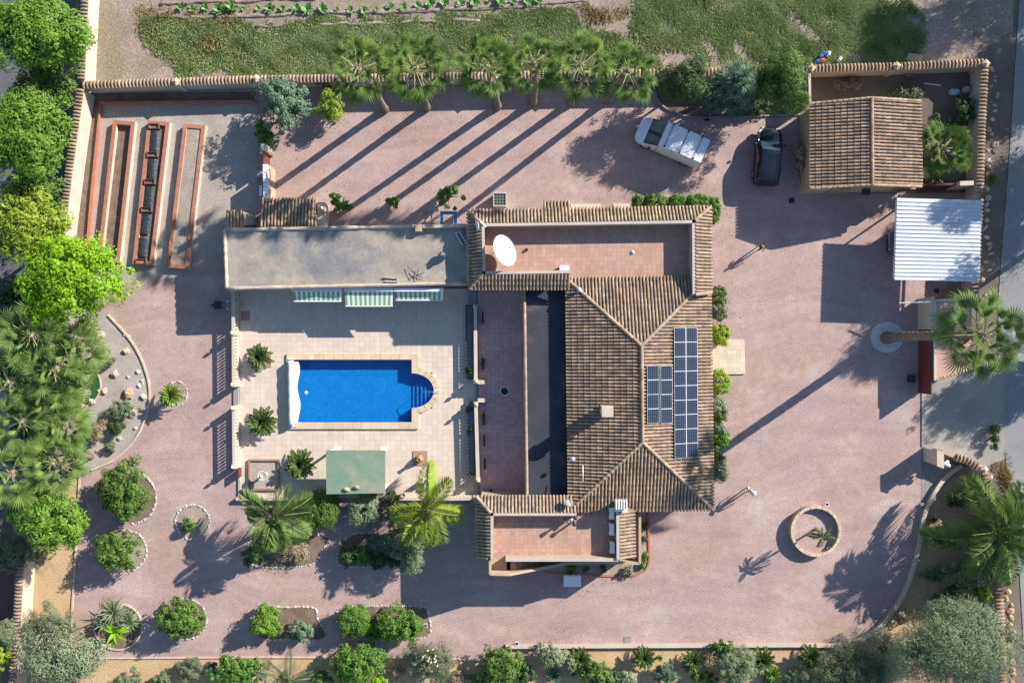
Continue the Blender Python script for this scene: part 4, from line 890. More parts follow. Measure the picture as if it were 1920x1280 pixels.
# storage building
sb = thing('storage_building', 'small storage building with gabled tile roof', 'building', P(1610, 270, 0))
e1, e2, e3, e4 = P(1519, 195, 2.55), P(1519, 354, 2.55), P(1727, 350, 2.55), P(1725, 190, 2.55); r1, r2 = P(1634, 184, 3.4), P(1635, 347, 3.4)
bm_ = MB(); tl = tile_face([e2, e1, r1, r2], base_mb=bm_) + tile_face([e4, e3, r2, r1], base_mb=bm_); bm_.build('roof_bed', underroof, sb); lay_tiles(sb, tl, 300); ridge_tiles(sb, r1, r2, zoff=.06)
ridge_tiles(sb, e1, r1, zoff=.05, r=.1, name='verge_tile'); ridge_tiles(sb, e4, r1, zoff=.05, r=.1, name='verge_tile'); ridge_tiles(sb, e2, r2, zoff=.05, r=.1, name='verge_tile'); ridge_tiles(sb, e3, r2, zoff=.05, r=.1, name='verge_tile')
i_ = inset([e1, e2, e3, e4], .22); m = MB(); m.prism(i_, -.05, 2.42); m.build('wall', beigewall, sb)
for g0, g1_, gr in ((i_[0], i_[3], r1), (i_[1], i_[2], r2)):
    m = MB(); gy = (g0.y + g1_.y) / 2; s = .1 if g0 is i_[0] else -.1
    m.solid([(g0.x, g0.y, 2.42), (g1_.x, g1_.y, 2.42), ((g0.x + g1_.x) / 2 - .1, gy, 3.2)], [(g0.x, g0.y - s, 2.42), (g1_.x, g1_.y - s, 2.42), ((g0.x + g1_.x) / 2 - .1, gy - s, 3.2)]); m.build('gable', beigewall, sb)
yw = i_[1].y - .03
for px, w_, z0, z1, nm in ((1570, 1.1, 0, 2.1, 'door'), (1690, 1.2, 1.0, 2.0, 'window')):
    q = P(px, 358, 1.2); m = MB(); m.box(q.x - w_ / 2, q.x + w_ / 2, yw - .03, yw + .1, z0, z1); o = m.build(nm, wood, sb); m = MB(); m.box(q.x - w_ / 2 + .08, q.x + w_ / 2 - .08, yw - .036, yw - .03, z0 + .1, z1 - .1); m.build('pane' if nm == 'window' else 'door_panel', glassdark if nm == 'window' else wood, o)
m = MB(); q = P(1624, 357, 2.0); m.box(q.x - .25, q.x + .25, yw - .4, yw, 1.9, 2.1); m.build('wall_lamp', darkmetal, sb)
# carport
ZCp = 2.5; cp = thing('carport', 'carport with white corrugated metal roof beside the road', 'carport', P(1740, 450, 0))
c1, c2, c3, c4 = P(1682, 371, ZCp), P(1840, 376, ZCp), P(1834, 528, ZCp), P(1677, 525, ZCp)
wmet = mat('white_corrugated_metal', (.56, .585, .61), (.51, .535, .565), rough=.5, scale=.8, spec=.4, island=.06, c3=(.42, .42, .42), c3scale=.9, c3range=(.58, .8))
NS, NR = 7, 3
for s in range(NS):
    m = MB(); prof = []
    for rr in range(NR):
        f0 = (s + rr / NR) / NS; d = 1 / NS / NR
        prof += [(f0, 0), (f0 + d * .72, 0), (f0 + d * .78, .05), (f0 + d * .94, .05)]
    prof.append(((s + 1) / NS, 0)); V = []
    for f, h in prof: a = c1.lerp(c4, f); b = c2.lerp(c3, f); V += [(a.x, a.y, ZCp + h), (b.x, b.y, ZCp + h + .06)]
    m.add(V, [(2 * k, 2 * k + 2, 2 * k + 3, 2 * k + 1) for k in range(len(prof) - 1)]); m.build('roof_sheet', wmet, cp)
for q in (c1.lerp(c2, .24).lerp(c4, .04), c2.lerp(c1, .04).lerp(c3, .04), c3.lerp(c4, .04).lerp(c2, .04), c4.lerp(c3, .24).lerp(c1, .04)): m = MB(); m.box(q.x - .05, q.x + .05, q.y - .05, q.y + .05, -.02, ZCp - .1); m.build('post', whitepaint, cp)
for a, b in ((c1, c4), (c2, c3)): m = MB(); m.wall(a.lerp(b, .02), b.lerp(a, .02), .06, ZCp - .14, ZCp - .02); m.build('beam', whitepaint, cp)
# gatehouse with flat pink roof, pier and sliding gate
ZGh = 1.75; gh = thing('gate_store', 'low flat-roofed store with pink tiled roof beside the sliding gate', 'building', P(1755, 640, 0))
gp = [P(1752, 563, ZGh), P(1822, 560, ZGh), P(1822, 690, ZGh), P(1752, 713, ZGh)]
m = MB(); m.prism(gp, -.05, ZGh); m.build('wall', beigewall, gh)
sheet('roof', [(p.x, p.y, ZGh + .004) for p in gp], mat('pink_roof_tile', (.50, .31, .24), (.43, .26, .2), rough=.85, scale=.6, fine=.2, fscale=8), parent=gh)
for a, b in ((gp[0], gp[1]), (gp[3], gp[0])):
    m = MB(); m.wall(a, b, .14, ZGh - .1, ZGh + .12); m.build('parapet', whitewall, gh)
ridge_tiles(gh, gp[3] + Vector((.1, .05, .0)), gp[2], r=.1, step=.25, zoff=.03, name='edge_tile')
t = thing('gate_pier', 'cream gate pier with slanted foot beside the sliding gate', 'gate pier', P(1724, 585, 0)); m = MB(); a, b = P(1726, 560, 0), P(1733, 618, 0); m.box(28.26, 28.47, b.y, a.y, -.05, 1.75); m.build('pier_body', whitewall, t); m = MB(); m.box(28.22, 28.5, b.y - .04, a.y + .04, 1.75, 1.83); m.build('pier_cap', kerbm, t)
gt = thing('sliding_gate', 'oxblood red sliding gate standing open beside the store', 'gate', P(1724, 680, 0)); ga, gb = P(1726, 613, 0), P(1727, 736, 0); ga.x = gb.x = 28.34; Lg = ga.y - gb.y
for k in range(5): m = MB(); m.box(ga.x - .02, ga.x + .02, ga.y - Lg * (k + 1) / 5 + .02, ga.y - Lg * k / 5 - .02, .1, 1.65); m.build('gate_panel', redgate, gt)
m = MB(); m.box(ga.x - .035, ga.x + .035, gb.y, ga.y, .03, .1); m.box(ga.x - .035, ga.x + .035, gb.y, ga.y, 1.65, 1.72)
[m.box(ga.x - .03, ga.x + .03, ga.y - Lg * k / 5 - .02, ga.y - Lg * k / 5 + .02, .1, 1.65) for k in range(6)]; m.build('gate_frame', redgate, gt)
m = MB(); q = P(1727, 736, 0); q2 = P(1728, 838, 0); m.box(q.x - .04, q.x + .04, q2.y, q.y, -.02, .02); struct(m.build('gate_track', darkmetal))
t = thing('barrier_arm', 'thin white pole sticking out from the gate pier', 'barrier', P(1722, 567, 1.6)); m = MB(); m.tube([P(1686, 568, 1.7), P(1745, 566, 2.2)], .05, 8); m.build('arm', whitepaint, t); m = MB(); q = P(1744, 566, 2.1); m.box(q.x - .1, q.x + .1, q.y - .08, q.y + .08, 1.9, 2.15); m.build('arm_bracket', greymetal, t)
t = thing('gate_pier', 'cream entrance pier at the lower side of the gateway', 'gate pier', P(1735, 850, 0)); pp = [P(1731, 838, 0), P(1742, 841, 0), P(1742, 868, 0), P(1731, 864, 0)]; m = MB(); m.prism(pp, -.05, 1.8); m.build('pier_body', whitewall, t)
m = MB(); m.prism([Vector(p) + (Vector(p) - sum(pp, Vector()) / 4) * .15 for p in pp], 1.8, 1.88); m.build('pier_cap', kerbm, t)
m = MB(); m.wall(P(1768, 847, 1.3), P(1790, 855, 1.3), .2, -.05, 1.2); tag(m.build('entrance_wall', beigewall, origin=P(1768, 847, 0)), 'short ochre wall stub joining the entrance pier to the tiled wall', 'wall')
# rubble retaining wall along the road
rb_ = thing('rubble_wall', 'line of rough stones edging the verge beside the road', 'stone wall', P(1864, 400, 0)); RK = []
for s in range(4):
    r = random.Random(s); m = MB(); m.lathe((0, 0, 0), [(.3, 0), (.42, .12), (.36, .3), (.12, .42)], 7)
    m.v = [(x * r.uniform(.75, 1.2), y * r.uniform(.75, 1.2), z * r.uniform(.8, 1.15)) for x, y, z in m.v]; RK.append(m)
RKM = [m.mesh('stone', rock_m) for m in RK]; RKO = [m.mesh('rock', rock_o) for m in RK]
for p in resample(smooth_line(PL([(1862, 130), (1862, 240), (1856, 330), (1852, 400), (1850, 480), (1850, 560)]), 4), .5): inst('stone', random.choice(RKM), rb_, (p.x + random.uniform(-.3, .25), p.y + random.uniform(-.25, .25), -.12), (random.uniform(-.4, .4), random.uniform(-.4, .4), random.uniform(0, 6)), (random.uniform(.2, .75), random.uniform(.2, .6), random.uniform(.4, .7)))
rb2 = thing('rubble_wall', 'row of ochre stones beside the road below the entrance', 'stone wall', P(1866, 950, 0))
for p in resample(PL([(1856, 892), (1866, 950), (1874, 1010), (1886, 1070), (1893, 1180), (1897, 1290)]), .5): inst('stone', random.choice(RKO), rb2, (p.x + random.uniform(-.25, .25), p.y + random.uniform(-.2, .2), -.1), (random.uniform(-.3, .3), random.uniform(-.3, .3), random.uniform(0, 6)), (random.uniform(.3, .75), random.uniform(.3, .65), random.uniform(.4, .7)))
# front garden raised kerb wall (curving, white)
kw = thing('kerb_wall', 'white-topped low wall curving round the bottom right of the yard', 'wall', P(1300, 1208, 0))
kl = smooth_line(PL([(948, 1209), (1100, 1208), (1300, 1207), (1480, 1206), (1575, 1205), (1632, 1184), (1674, 1140), (1702, 1085), (1720, 1020), (1731, 960), (1755, 912), (1778, 886), (1800, 872)]), 5)
strip('wall_body', kl, .2, -.1, .26, beigewall, kw); strip('wall_top', kl, .26, .26, .31, whitewall, kw)
kw = thing('kerb_wall', 'thin concrete kerb round the palm and shrub bed above the van', 'kerb', P(1300, 220, 0)); strip('kerb_stone', smooth_line(PL([(1226, 160), (1232, 186), (1252, 206), (1290, 219), (1340, 221), (1505, 215)]), 5), .1, -.05, .14, concrete, kw)
struct(sheet('shrub_bed_soil', PL([(1226, 150), (1232, 186), (1252, 206), (1290, 219), (1340, 221), (1505, 214), (1510, 140)]), bedsoil, z=.006))
# ---------------------------------------------------------------- garage with grey foam roof
ZGa = 2.7; ga_ = thing('garage', 'long low building with grey sprayed roof above the pool terrace', 'building', P(650, 485, 0))
gpts = [P(421, 431, ZGa), P(879, 423, ZGa), P(879, 531, ZGa), P(425, 541, ZGa)]
m = MB(); m.prism(inset(gpts, .12), -.05, ZGa - .12); m.build('wall', whitewall, ga_)
# uneven roof sheet: dished and lumpy
nu, nv = 60, 18; V = []; rn = VNoise(3)
for j in range(nv + 1):
    for i in range(nu + 1):
        q = gpts[0].lerp(gpts[1], i / nu).lerp(gpts[3].lerp(gpts[2], i / nu), j / nv)
        edge = min(j, nv - j, i, nu - i) / 3; up = max(0, 1 - edge) * .05
        V.append((q.x, q.y, ZGa - .08 + up + .025 * float(rn(np.array([q.x]), np.array([q.y]), .9)[0]) + .012 * float(rn(np.array([q.x]), np.array([q.y]), 3.1)[0])))
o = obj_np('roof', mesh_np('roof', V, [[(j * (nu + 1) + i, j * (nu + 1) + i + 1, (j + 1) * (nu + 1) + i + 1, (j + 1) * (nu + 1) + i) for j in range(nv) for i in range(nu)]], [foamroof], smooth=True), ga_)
for a, b in ((0, 1), (1, 2), (2, 3), (3, 0)):
    A, Bq = gpts[a], gpts[b]; m = MB(); d = (Bq - A); n = 24; m.tube([A + d * (i / n) + Vector((0, 0, -.03 + .02 * math.sin(i * 2.1))) for i in range(n + 1)], [.13 + .02 * math.sin(i * 1.7) for i in range(n + 1)], 8); m.build('roof_edge', mat('roof_edge_mortar%d' % a, (.52, .43, .33), (.40, .31, .24), rough=.9, fine=.2, fscale=6, scale=2), ga_, smooth=True)
q = P(786, 428, ZGa); m = MB(); m.box(q.x - .22, q.x + .22, q.y - .25, q.y + .2, ZGa - .1, ZGa + .35); m.build('roof_post', beigewall, ga_)
m = MB(); m.wall(P(793, 425, ZGa + .2), P(879, 423, ZGa + .2), .2, ZGa - .1, ZGa + .3); m.build('roof_upstand', whitewall, ga_)
for px, w_ in ((595, 1.0), (690, 2.2), (785, 2.2)):
    q = P(px, 541, 1.3); m = MB(); yy = gpts[3].lerp(gpts[2], (px - 425) / 454).y + .1; m.box(q.x - w_ / 2, q.x + w_ / 2, yy - .03, yy + .1, .18, 2.15); o = m.build('door', whitepaint, ga_); m = MB(); m.box(q.x - w_ / 2 + .1, q.x + w_ / 2 - .1, yy - .036, yy - .03, .3, 2.05); m.build('pane', glassdark, o)
# awnings
green_s = mat('awning_green', (.21, .38, .14), (.19, .35, .13), rough=.8); white_s = mat('awning_white', (.70, .74, .68), (.65, .7, .64), rough=.8); casm = plain('awning_cassette_white', (.66, .70, .76), .4, var=.04)
for (xa, xb, yb, l) in ((549, 641, 565, 'left of three green and white striped awnings below the grey roof'), (646, 737, 574, 'middle striped awning, longest of the three below the grey roof'), (740, 831, 563, 'right of three green and white striped awnings below the grey roof')):
    a, b = P(xa, 546, 2.35), P(xb, 546, 2.35); c, d = P(xa + 2, yb, 2.05), P(xb - 1, yb, 2.05); t = thing('awning', l, 'awning', (a.x, a.y, 2.35), 'striped awnings')
    m = MB(); q = P(xa, 540, 2.4); m.box(a.x - .03, b.x + .03, a.y - .02, q.y, 2.32, 2.5); m.build('cassette', casm, t)
    m = MB(); N_ = 20
    for k in range(N_):
        p0, p1 = a.lerp(b, k / N_), a.lerp(b, (k + 1) / N_); q0, q1 = c.lerp(d, k / N_), c.lerp(d, (k + 1) / N_); m.add([p0, q0, q1, p1, p0 - Vector((0, 0, .01)), q0 - Vector((0, 0, .01)), q1 - Vector((0, 0, .01)), p1 - Vector((0, 0, .01))], [(0, 1, 2, 3), (7, 6, 5, 4)], k % 2)
    m.build('fabric', [green_s, white_s], t)
    m = MB(); m.tube([c, d], .035, 8); m.build('front_bar', whitepaint, t)
    m = MB(); [m.tube([Vector((p.x, p.y, 2.3)), Vector((p.x, (p.y + q.y) / 2, 2.1)), Vector((q.x, q.y, 2.03))], .02, 6) for p, q in ((a.lerp(b, .1), c.lerp(d, .1)), (a.lerp(b, .9), c.lerp(d, .9)))]; m.build('folding_arm', whitepaint, t)
# small things on the garage roof
t = thing('folded_frame', 'pale folding frame leaning in the right corner of the grey roof', 'frame', P(864, 447, ZGa)); m = MB(); c = P(864, 447, ZGa + .2)
cs = [(-.35, .35), (-.1, .45), (.38, -.3), (.1, -.42)]; m.tube([(c.x + x, c.y + y, ZGa + .15) for x, y in cs + cs[:1]], .03, 6); m.build('frame_tube', whitepaint, t); m = MB(); m.add([(c.x + x * .9, c.y + y * .9, ZGa + .14) for x, y in cs], [(0, 1, 2, 3)]); m.build('frame_fabric', plain('teal_fabric', (.08, .16, .2)), t)
t = thing('wooden_bracket', 'small wooden frame lying near the front edge of the grey roof', 'frame', P(738, 523, ZGa)); 
for (x0_, y0_, x1_, y1_) in ((721, 519, 745, 522), (722, 527, 744, 528), (744, 519, 746, 529)): m = MB(); m.wall(P(x0_, y0_, ZGa), P(x1_, y1_, ZGa), .08, ZGa, ZGa + .12); m.build('bar', rock_m, t)
t = thing('roof_aerial', 'fallen thin aerial on the grey garage roof', 'antenna', P(782, 515, ZGa)); m = MB(); c = P(782, 515, ZGa + .1)
for k in range(6): a = k * 1.05 + .4; m.tube([c, c + Vector((math.cos(a) * .5, math.sin(a) * .4, -.06))], .02, 5)
m.build('aerial_rod', darkmetal, t); m = MB(); m.tube([P(763, 499, ZGa + .05), P(783, 516, ZGa + .3)], .015, 5); m.build('mast', darkmetal, t)
# outbuildings north of the garage
t = thing('tool_shed', 'small lean-to shed with dark striped tile roof above the garage', 'shed', P(545, 400, 0))
q1, q2, q3, q4 = P(490, 373, 2.0), P(591, 373, 2.0), P(593, 427, 2.35), P(489, 428, 2.35); bb = MB(); tl = tile_face([q1, q2, q3, q4], base_mb=bb); bb.build('roof_bed', underroof, t); lay_tiles(t, tl, 160)
m = MB(); m.prism(inset([q1, q2, q3, q4], .2), -.05, 1.95); m.build('wall', whitewall, t)
t = thing('barbecue_oven', 'cream masonry barbecue with rounded hood beside the tile-roofed shed', 'barbecue', P(598, 405, 0)); a, b = P(593, 378, 1.5), P(607, 424, 1.5); m = MB(); m.box(a.x + .03, b.x, b.y, a.y, -.05, 1.3); m.build('oven_body', whitewall, t)
m = MB(); c = P(605, 392, 1.8); m.lathe((c.x, c.y, 1.3), [(.22, 0), (.2, .3), (.12, .5), (.1, .9), (.13, .92)], 12); m.build('oven_hood', whitewall, t, smooth=True)
t = thing('dog_kennel', 'tiny tile-roofed hut with pale sloping side at the garage corner', 'hut', P(450, 412, 0)); q1, q2, q3, q4 = P(424, 397, 1.5), P(455, 395, 1.5), P(455, 426, 1.7), P(424, 427, 1.7); bb = MB(); tl = tile_face([q1, q2, q3, q4], base_mb=bb); bb.build('roof_bed', underroof, t); lay_tiles(t, tl, 80)
m = MB(); m.prism(inset([q1, q2, q3, q4], .12), -.05, 1.45); m.build('wall', whitewall, t); m = MB(); a, b = P(456, 396, 1.5), P(474, 424, 1.0); m.solid([(a.x, a.y, 1.5), (a.x, b.y, 1.5), (b.x, b.y + .2, .5), (b.x, a.y - .2, .5)], [(a.x, a.y, 0), (a.x, b.y, 0), (b.x, b.y + .2, 0), (b.x, a.y - .2, 0)]); m.build('ramp_side', whitewall, t)
gw = thing('garden_wall', 'cream block-capped wall with iron rail between vegetable plot and yard', 'wall', P(505, 340, 0)); m = MB(); a, b = P(498, 308, 1.7), P(499, 372, 1.7); m.wall(a, b, .3, -.05, 1.7); m.build('wall_body', beigewall, gw)
n = 9
for k in range(n): f0 = a.lerp(b, (k + .06) / n); f1 = a.lerp(b, (k + .94) / n); m = MB(); m.wall(f0, f1, .34, 1.7, 1.78); m.build('cap_block', whitepaint, gw)
m = MB(); m.tube([(a.x + .1, a.y - .5, 1.9), (a.x + .35, a.y - .4, 1.95), (a.x + .4, a.y - 1.0, 1.95), (a.x + .2, a.y - 1.1, 1.9)], .025, 6); m.build('iron_rail', darkmetal, gw)
gpz = thing('garden_gate', 'brown metal gate in the wall beside the leafy bush', 'gate', P(502, 290, 0)); m = MB(); a2, b2 = P(493, 282, 1.5), P(494, 306, 1.5); m.wall(a2, b2, .04, .05, 1.5); m.build('gate_leaf', redgate, gpz)
p1 = thing('gate_pier', 'cream pier with raked side at the garden gate', 'gate pier', P(500, 276, 0)); m = MB(); q = P(492, 275, 1.8); m.box(q.x - .15, q.x + .2, q.y - .22, q.y + .2, -.05, 1.8); m.build('pier_body', whitewall, p1); q = P(500, 282, .8); m = MB(); m.wall(P(496, 279, 1.0), P(506, 286, .9), .18, -.05, 1.0); m.build('pier_wing', beigewall, p1)
t = thing('storage_bench', 'pale bench and boxes in the shade behind the garden wall', 'bench', P(489, 345, 0)); m = MB(); a, b = P(485, 347, .6), P(490, 367, .6); m.box(a.x, b.x, b.y, a.y, .4, .5); m.build('bench_top', whiteplastic, t)
m = MB(); [m.box(x, x + .05, y, y + .05, 0, .4) for x in (a.x, b.x - .05) for y in (b.y, a.y - .05)]; m.build('leg', greymetal, t); m = MB(); q = P(487, 326, .4); m.box(q.x - .15, q.x + .15, q.y - .25, q.y + .25, 0, .5); m.build('box', greymetal, t)
# ---------------------------------------------------------------- vegetable plot
def bed_frame(label, tl_, tr, br, bl, soilm, zs, h=.42):
    c = [P(x, y, h) for x, y in (tl_, tr, br, bl)]; t = thing('raised_bed', label, 'raised bed', (sum(c, Vector()) / 4).xy.to_3d(), 'raised vegetable beds'); th = .26
    cc = sum(c, Vector()) / 4; inn = []
    for k in range(4):
        p, prv, nxt = c[k], c[k - 1], c[(k + 1) % 4]; inn.append(p + (nxt - p).normalized() * th + (prv - p).normalized() * th)
    for k in range(4):
        j = (k + 1) % 4; q = [c[k], c[j], inn[j], inn[k]]; m = MB(); m.prism(q, -.05, h - .03); o = m.build('bed_wall', whitewall, t)
        m = MB(); L = (c[j] - c[k]).length; nb = max(2, int(L / .5))
        for b in range(nb):
            f0, f1 = b / nb + .0005, (b + 1) / nb - .006 / L
            br_ = MB(); br_.prism([c[k].lerp(c[j], f0), c[k].lerp(c[j], f1), inn[k].lerp(inn[j], f1), inn[k].lerp(inn[j], f0)], h - .03, h + random.uniform(-.004, .004)); br_.build('capping_brick', brickkerb, t)
    sheet('bed_soil', [(p.x, p.y, zs) for p in inn], soilm, parent=t); return t
bed_frame('brick-edged raised bed on the left, filled with dark low soil', (212, 225), (253, 228), (224, 492), (182, 488), bedsoil, .08)
bed_frame('middle brick-edged raised bed holding black cloches and trays', (277, 226), (318, 229), (287, 497), (248, 494), bedsoil, .22)
bed_frame('right brick-edged raised bed filled with pale dry soil', (344, 232), (385, 235), (353, 504), (312, 501), palebedsoil, .34)
struct(strip('plot_kerb', PL([(480, 190), (187, 193), (182, 260), (172, 360), (160, 500)], .25), .19, -.05, .25, brickkerb))
struct(sheet('plot_border_soil', PL([(165, 175), (480, 172), (480, 188), (190, 191), (160, 500), (140, 500), (150, 300)]), bedsoil, z=.012))
trm = plain('brown_tray', (.14, .08, .065), .7); net = mat('black_mulch_film', (.02, .028, .032), (.03, .04, .045), rough=.45, scale=6, bump=.5, bscale=12)
ty = [(289, 237), (286, 290), (281, 341), (275, 393), (265, 490)]; tn = ['topmost', 'second', 'middle', 'fourth', 'lowest']
for i, (px, py) in enumerate(ty):
    c = P(px, py, .4); t = thing('seed_tray', '%s small brown tray in the middle raised bed, counted from the top' % tn[i], 'tray', (c.x, c.y, .22), 'trays in the middle raised bed'); m = MB(); w_, d_ = .36, .18
    for q in ((-w_, w_, d_ - .04, d_), (-w_, w_, -d_, -d_ + .04), (-w_, -w_ + .04, -d_ + .041, d_ - .041), (w_ - .04, w_, -d_ + .041, d_ - .041)): m.box(c.x + q[0], c.x + q[1], c.y + q[2], c.y + q[3], .22, .52)
    m.build('tray_side', trm, t); m = MB(); m.box(c.x - w_ + .04, c.x + w_ - .04, c.y - d_ + .04, c.y + d_ - .04, .22, .4); m.build('tray_soil', bedsoil, t)
fl = [((289, 245), (287, 283)), ((284, 298), (282, 334)), ((279, 349), (276, 386)), ((273, 401), (269, 438)), ((268, 446), (265, 481))]
for i, (a, b) in enumerate(fl):
    A, Bq = P(*a, .35), P(*b, .35); V = []; n = 14; d = (Bq - A); s = Vector((d.y, -d.x, 0)).normalized()
    for k in range(n + 1):
        q = A + d * (k / n); 
        for j in range(7): x = (j - 3) / 3; V.append(q + s * x * .36 + Vector((0, 0, .32 * math.sqrt(max(0, 1 - x * x * .96)) * .55 - .08 + random.uniform(-.012, .012))))
    o = obj_np('black_cloche', mesh_np('black_cloche', [tuple(v) for v in V], [[(k * 7 + j, k * 7 + j + 1, (k + 1) * 7 + j + 1, (k + 1) * 7 + j) for k in range(n) for j in range(6)]], [net]), None, (A.x, A.y, .22)); tag(o, '%s black cloche sheet in the middle raised bed, counted from the top' % tn[i], 'cloche', 'black cloches in the middle raised bed')
# wheelbarrow
c = P(412, 572, .3); t = thing('wheelbarrow', 'black wheelbarrow with pale handle grips in the shade left of the terrace', 'wheelbarrow', (c.x, c.y, 0))
m = MB(); m.solid([(c.x - .3, c.y - .3, .55), (c.x + .22, c.y - .26, .5), (c.x + .22, c.y + .26, .5), (c.x - .3, c.y + .3, .55)], [(c.x - .15, c.y - .15, .28), (c.x + .12, c.y - .15, .28), (c.x + .12, c.y + .15, .28), (c.x - .15, c.y + .15, .28)]); m.build('tub', blackplastic, t)
for s in (-1, 1): m = MB(); m.tube([(c.x - .4, c.y, .2), (c.x + .1, c.y + s * .1, .3), (c.x + .55, c.y + s * .24, .5)], .02, 6); m.build('frame_tube', darkmetal, t); m = MB(); m.tube([(c.x + .5, c.y + s * .22, .5), (c.x + .72, c.y + s * .28, .52)], .035, 8); m.build('grip', plain('pale_blue_grip', (.5, .62, .7)), t); m = MB(); m.tube([(c.x + .2, c.y + s * .14, .34), (c.x + .25, c.y + s * .18, 0)], .02, 6); m.build('leg', darkmetal, t)
m = MB(); m.tube([(c.x - .45, c.y - .05, .19), (c.x - .45, c.y + .05, .19)], .19, 14); m.build('wheel', rubber, t)
# ---------------------------------------------------------------- vehicles
def section(zl, wl, zb, wb, zt, wt):
    return [(0, zl), (wl * .8, zl), (wl, zl + .14), (wb, (zl + zb) / 2 + .05), (wb - .02, zb), (wt + .03, zt - .09), (wt - .03, zt - .025), (wt * .6, zt), (0, zt + .012)]
def crom(p0, p1, p2, p3, t):
    return tuple(0.5 * (2 * b + (c - a) * t + (2 * a - 5 * b + 4 * c - d) * t * t + (3 * b - a - 3 * c + d) * t ** 3) for a, b, c, d in zip(p0, p1, p2, p3))
screen_glass = plain('windscreen_glass', (0.018, 0.04, 0.055), 0.06, spec=0.5)
NS_, NK_ = 4, 3                       # refinement along and around the body
def loft(st):
    "smooth body skin: stations and cross-sections rounded by splines"
    N = len(st); fine = []
    for i in range(N - 1):
        for k in range(NS_):
            q = crom(st[max(i - 1, 0)], st[i], st[i + 1], st[min(i + 2, N - 1)], k / NS_); lo = [min(a, b) - .04 for a, b in zip(st[i], st[i + 1])]; hi = [max(a, b) + .04 for a, b in zip(st[i], st[i + 1])]
            fine.append(tuple(min(max(v, l), h) for v, l, h in zip(q, lo, hi)))
    fine.append(st[-1]); rings = []
    for s in fine:
        h = section(*s[1:]); r = [(-y, z) for y, z in h] + [(y, z) for y, z in h[-2:0:-1]]; n = len(r)
        pts = [crom(r[k - 1], r[k], r[(k + 1) % n], r[(k + 2) % n], j / NK_) for k in range(n) for j in range(NK_)]
        rings.append([(s[0], y, z) for y, z in pts])
    return rings
def vehicle(name, label, st, paint, ws, sides, rear, wheels, loc, ang, roofbars=(), lights=True, wr=.32, cat='car', mirror_x=None, trim=None):
    t = thing(name, label, cat); rg = loft(st); n = len(rg[0]); m = MB(); V = [v for r in rg for v in r]
    F = [(i * n + k, (i + 1) * n + k, (i + 1) * n + (k + 1) % n, i * n + (k + 1) % n) for i in range(len(rg) - 1) for k in range(n)]
    m.add(V, F + [tuple(range(n)), tuple((len(rg) - 1) * n + k for k in range(n))[::-1]]); body = m.build('body', paint, t, smooth=True)
    def patch(nm, i0, i1, k0, k1, mt, offz=.012):
        "glass following the body skin between stations i0..i1 and ring points k0..k1"
        V = []; ring = list(range(k0, k1 + 1))
        for i in range(i0, i1 + 1):
            c = sum((Vector(q) for q in rg[i]), Vector()) / n
            for k in ring: q = Vector(rg[i][k % n]); d = q - c; d.x = 0; V.append(q + d.normalized() * offz + Vector((0, 0, .006)))
        w = len(ring); a = MB(); a.add(V, [(i * w + k, (i + 1) * w + k, (i + 1) * w + k + 1, i * w + k + 1) for i in range(i1 - i0) for k in range(w - 1)]); return a.build(nm, mt, t, smooth=True)
    tk0, tk1 = 5 * NK_, 11 * NK_
    patch('windscreen', ws[0] * NS_, ws[1] * NS_, tk0 - 1, tk1 + 1, screen_glass, offz=.03)
    if rear: patch('rear_window', rear[0] * NS_ + 1, rear[1] * NS_ - 1, tk0 + 1, tk1 - 1, glassdark, offz=.025)
    for (i0, i1) in sides:
        for k in (4, 11): patch('side_window', i0 * NS_ + 1, i1 * NS_ - (0 if i1 - i0 > 1 else 1), k * NK_ + 1, (k + 1) * NK_ - (0 if k == 4 else 1), glassdark)
    zr = max(q[2] for r in rg for q in r)
    for x in [st[2][0] + .9, st[3][0] + .1]:          # door shut lines
        i = min(range(len(rg)), key=lambda i: abs(rg[i][0][0] - x))
        for sd in (range(2 * NK_, 5 * NK_), range(11 * NK_, 14 * NK_)):
            a = MB(); a.tube([Vector(rg[i][k]) + Vector((0, .004 if rg[i][k][1] > 0 else -.004, 0)) for k in sd], .008, 4); a.build('shut_line', blackplastic, body)
    for (x, y) in wheels:
        for s in (-1, 1):
            w = MB(); w.tube([(x, s * (y - .2), wr), (x, s * (y + .015), wr)], wr, 20); wo = w.build('wheel', rubber, t, smooth=False)
            w = MB(); w.tube([(x, s * (y - .02), wr), (x, s * (y + .025), wr)], wr * .62, 16); w.build('rim', steel, wo)
    xf = st[-1][0]; wf = st[-2][4]
    for s in (-1, 1):
        h = MB(); h.obox((xf - .16, s * wf * .78, st[-2][3] - .06), (.22, .26, .1), -s * .5); h.build('headlight', whiteplastic, t)
        h = MB(); h.obox((st[0][0] + .06, s * st[1][4] * .84, .85), (.08, .12, .3)); h.build('tail_light', plain('tail_light_red', (.3, .02, .02), .3), t)
        if mirror_x is not None:
            h = MB(); y = st[3][4]; h.lathe((mirror_x, s * (y + .12), st[3][3] - .02), [(.04, 0), (.09, .04), (.09, .12), (.05, .16)], 8); h.build('door_mirror', trim or blackplastic, t, smooth=True)
    for x in roofbars:
        w_ = st[2][6] - .03; z = zr - .02; b = MB(); b.box(x - .018, x + .018, -w_, w_, z + .03, z + .05); [b.box(x - .05, x + .05, s * w_ - .06, s * w_ + .06, z - .08, z + .04) for s in (-1, 1)]; b.build('roof_bar', blackplastic, t)
    b = MB(); b.obox((xf - .02, 0, .42), (.1, 1.2, .2)); b.build('bumper', trim or blackplastic, t)
    t.location = loc; t.rotation_euler = (0, 0, ang); return t
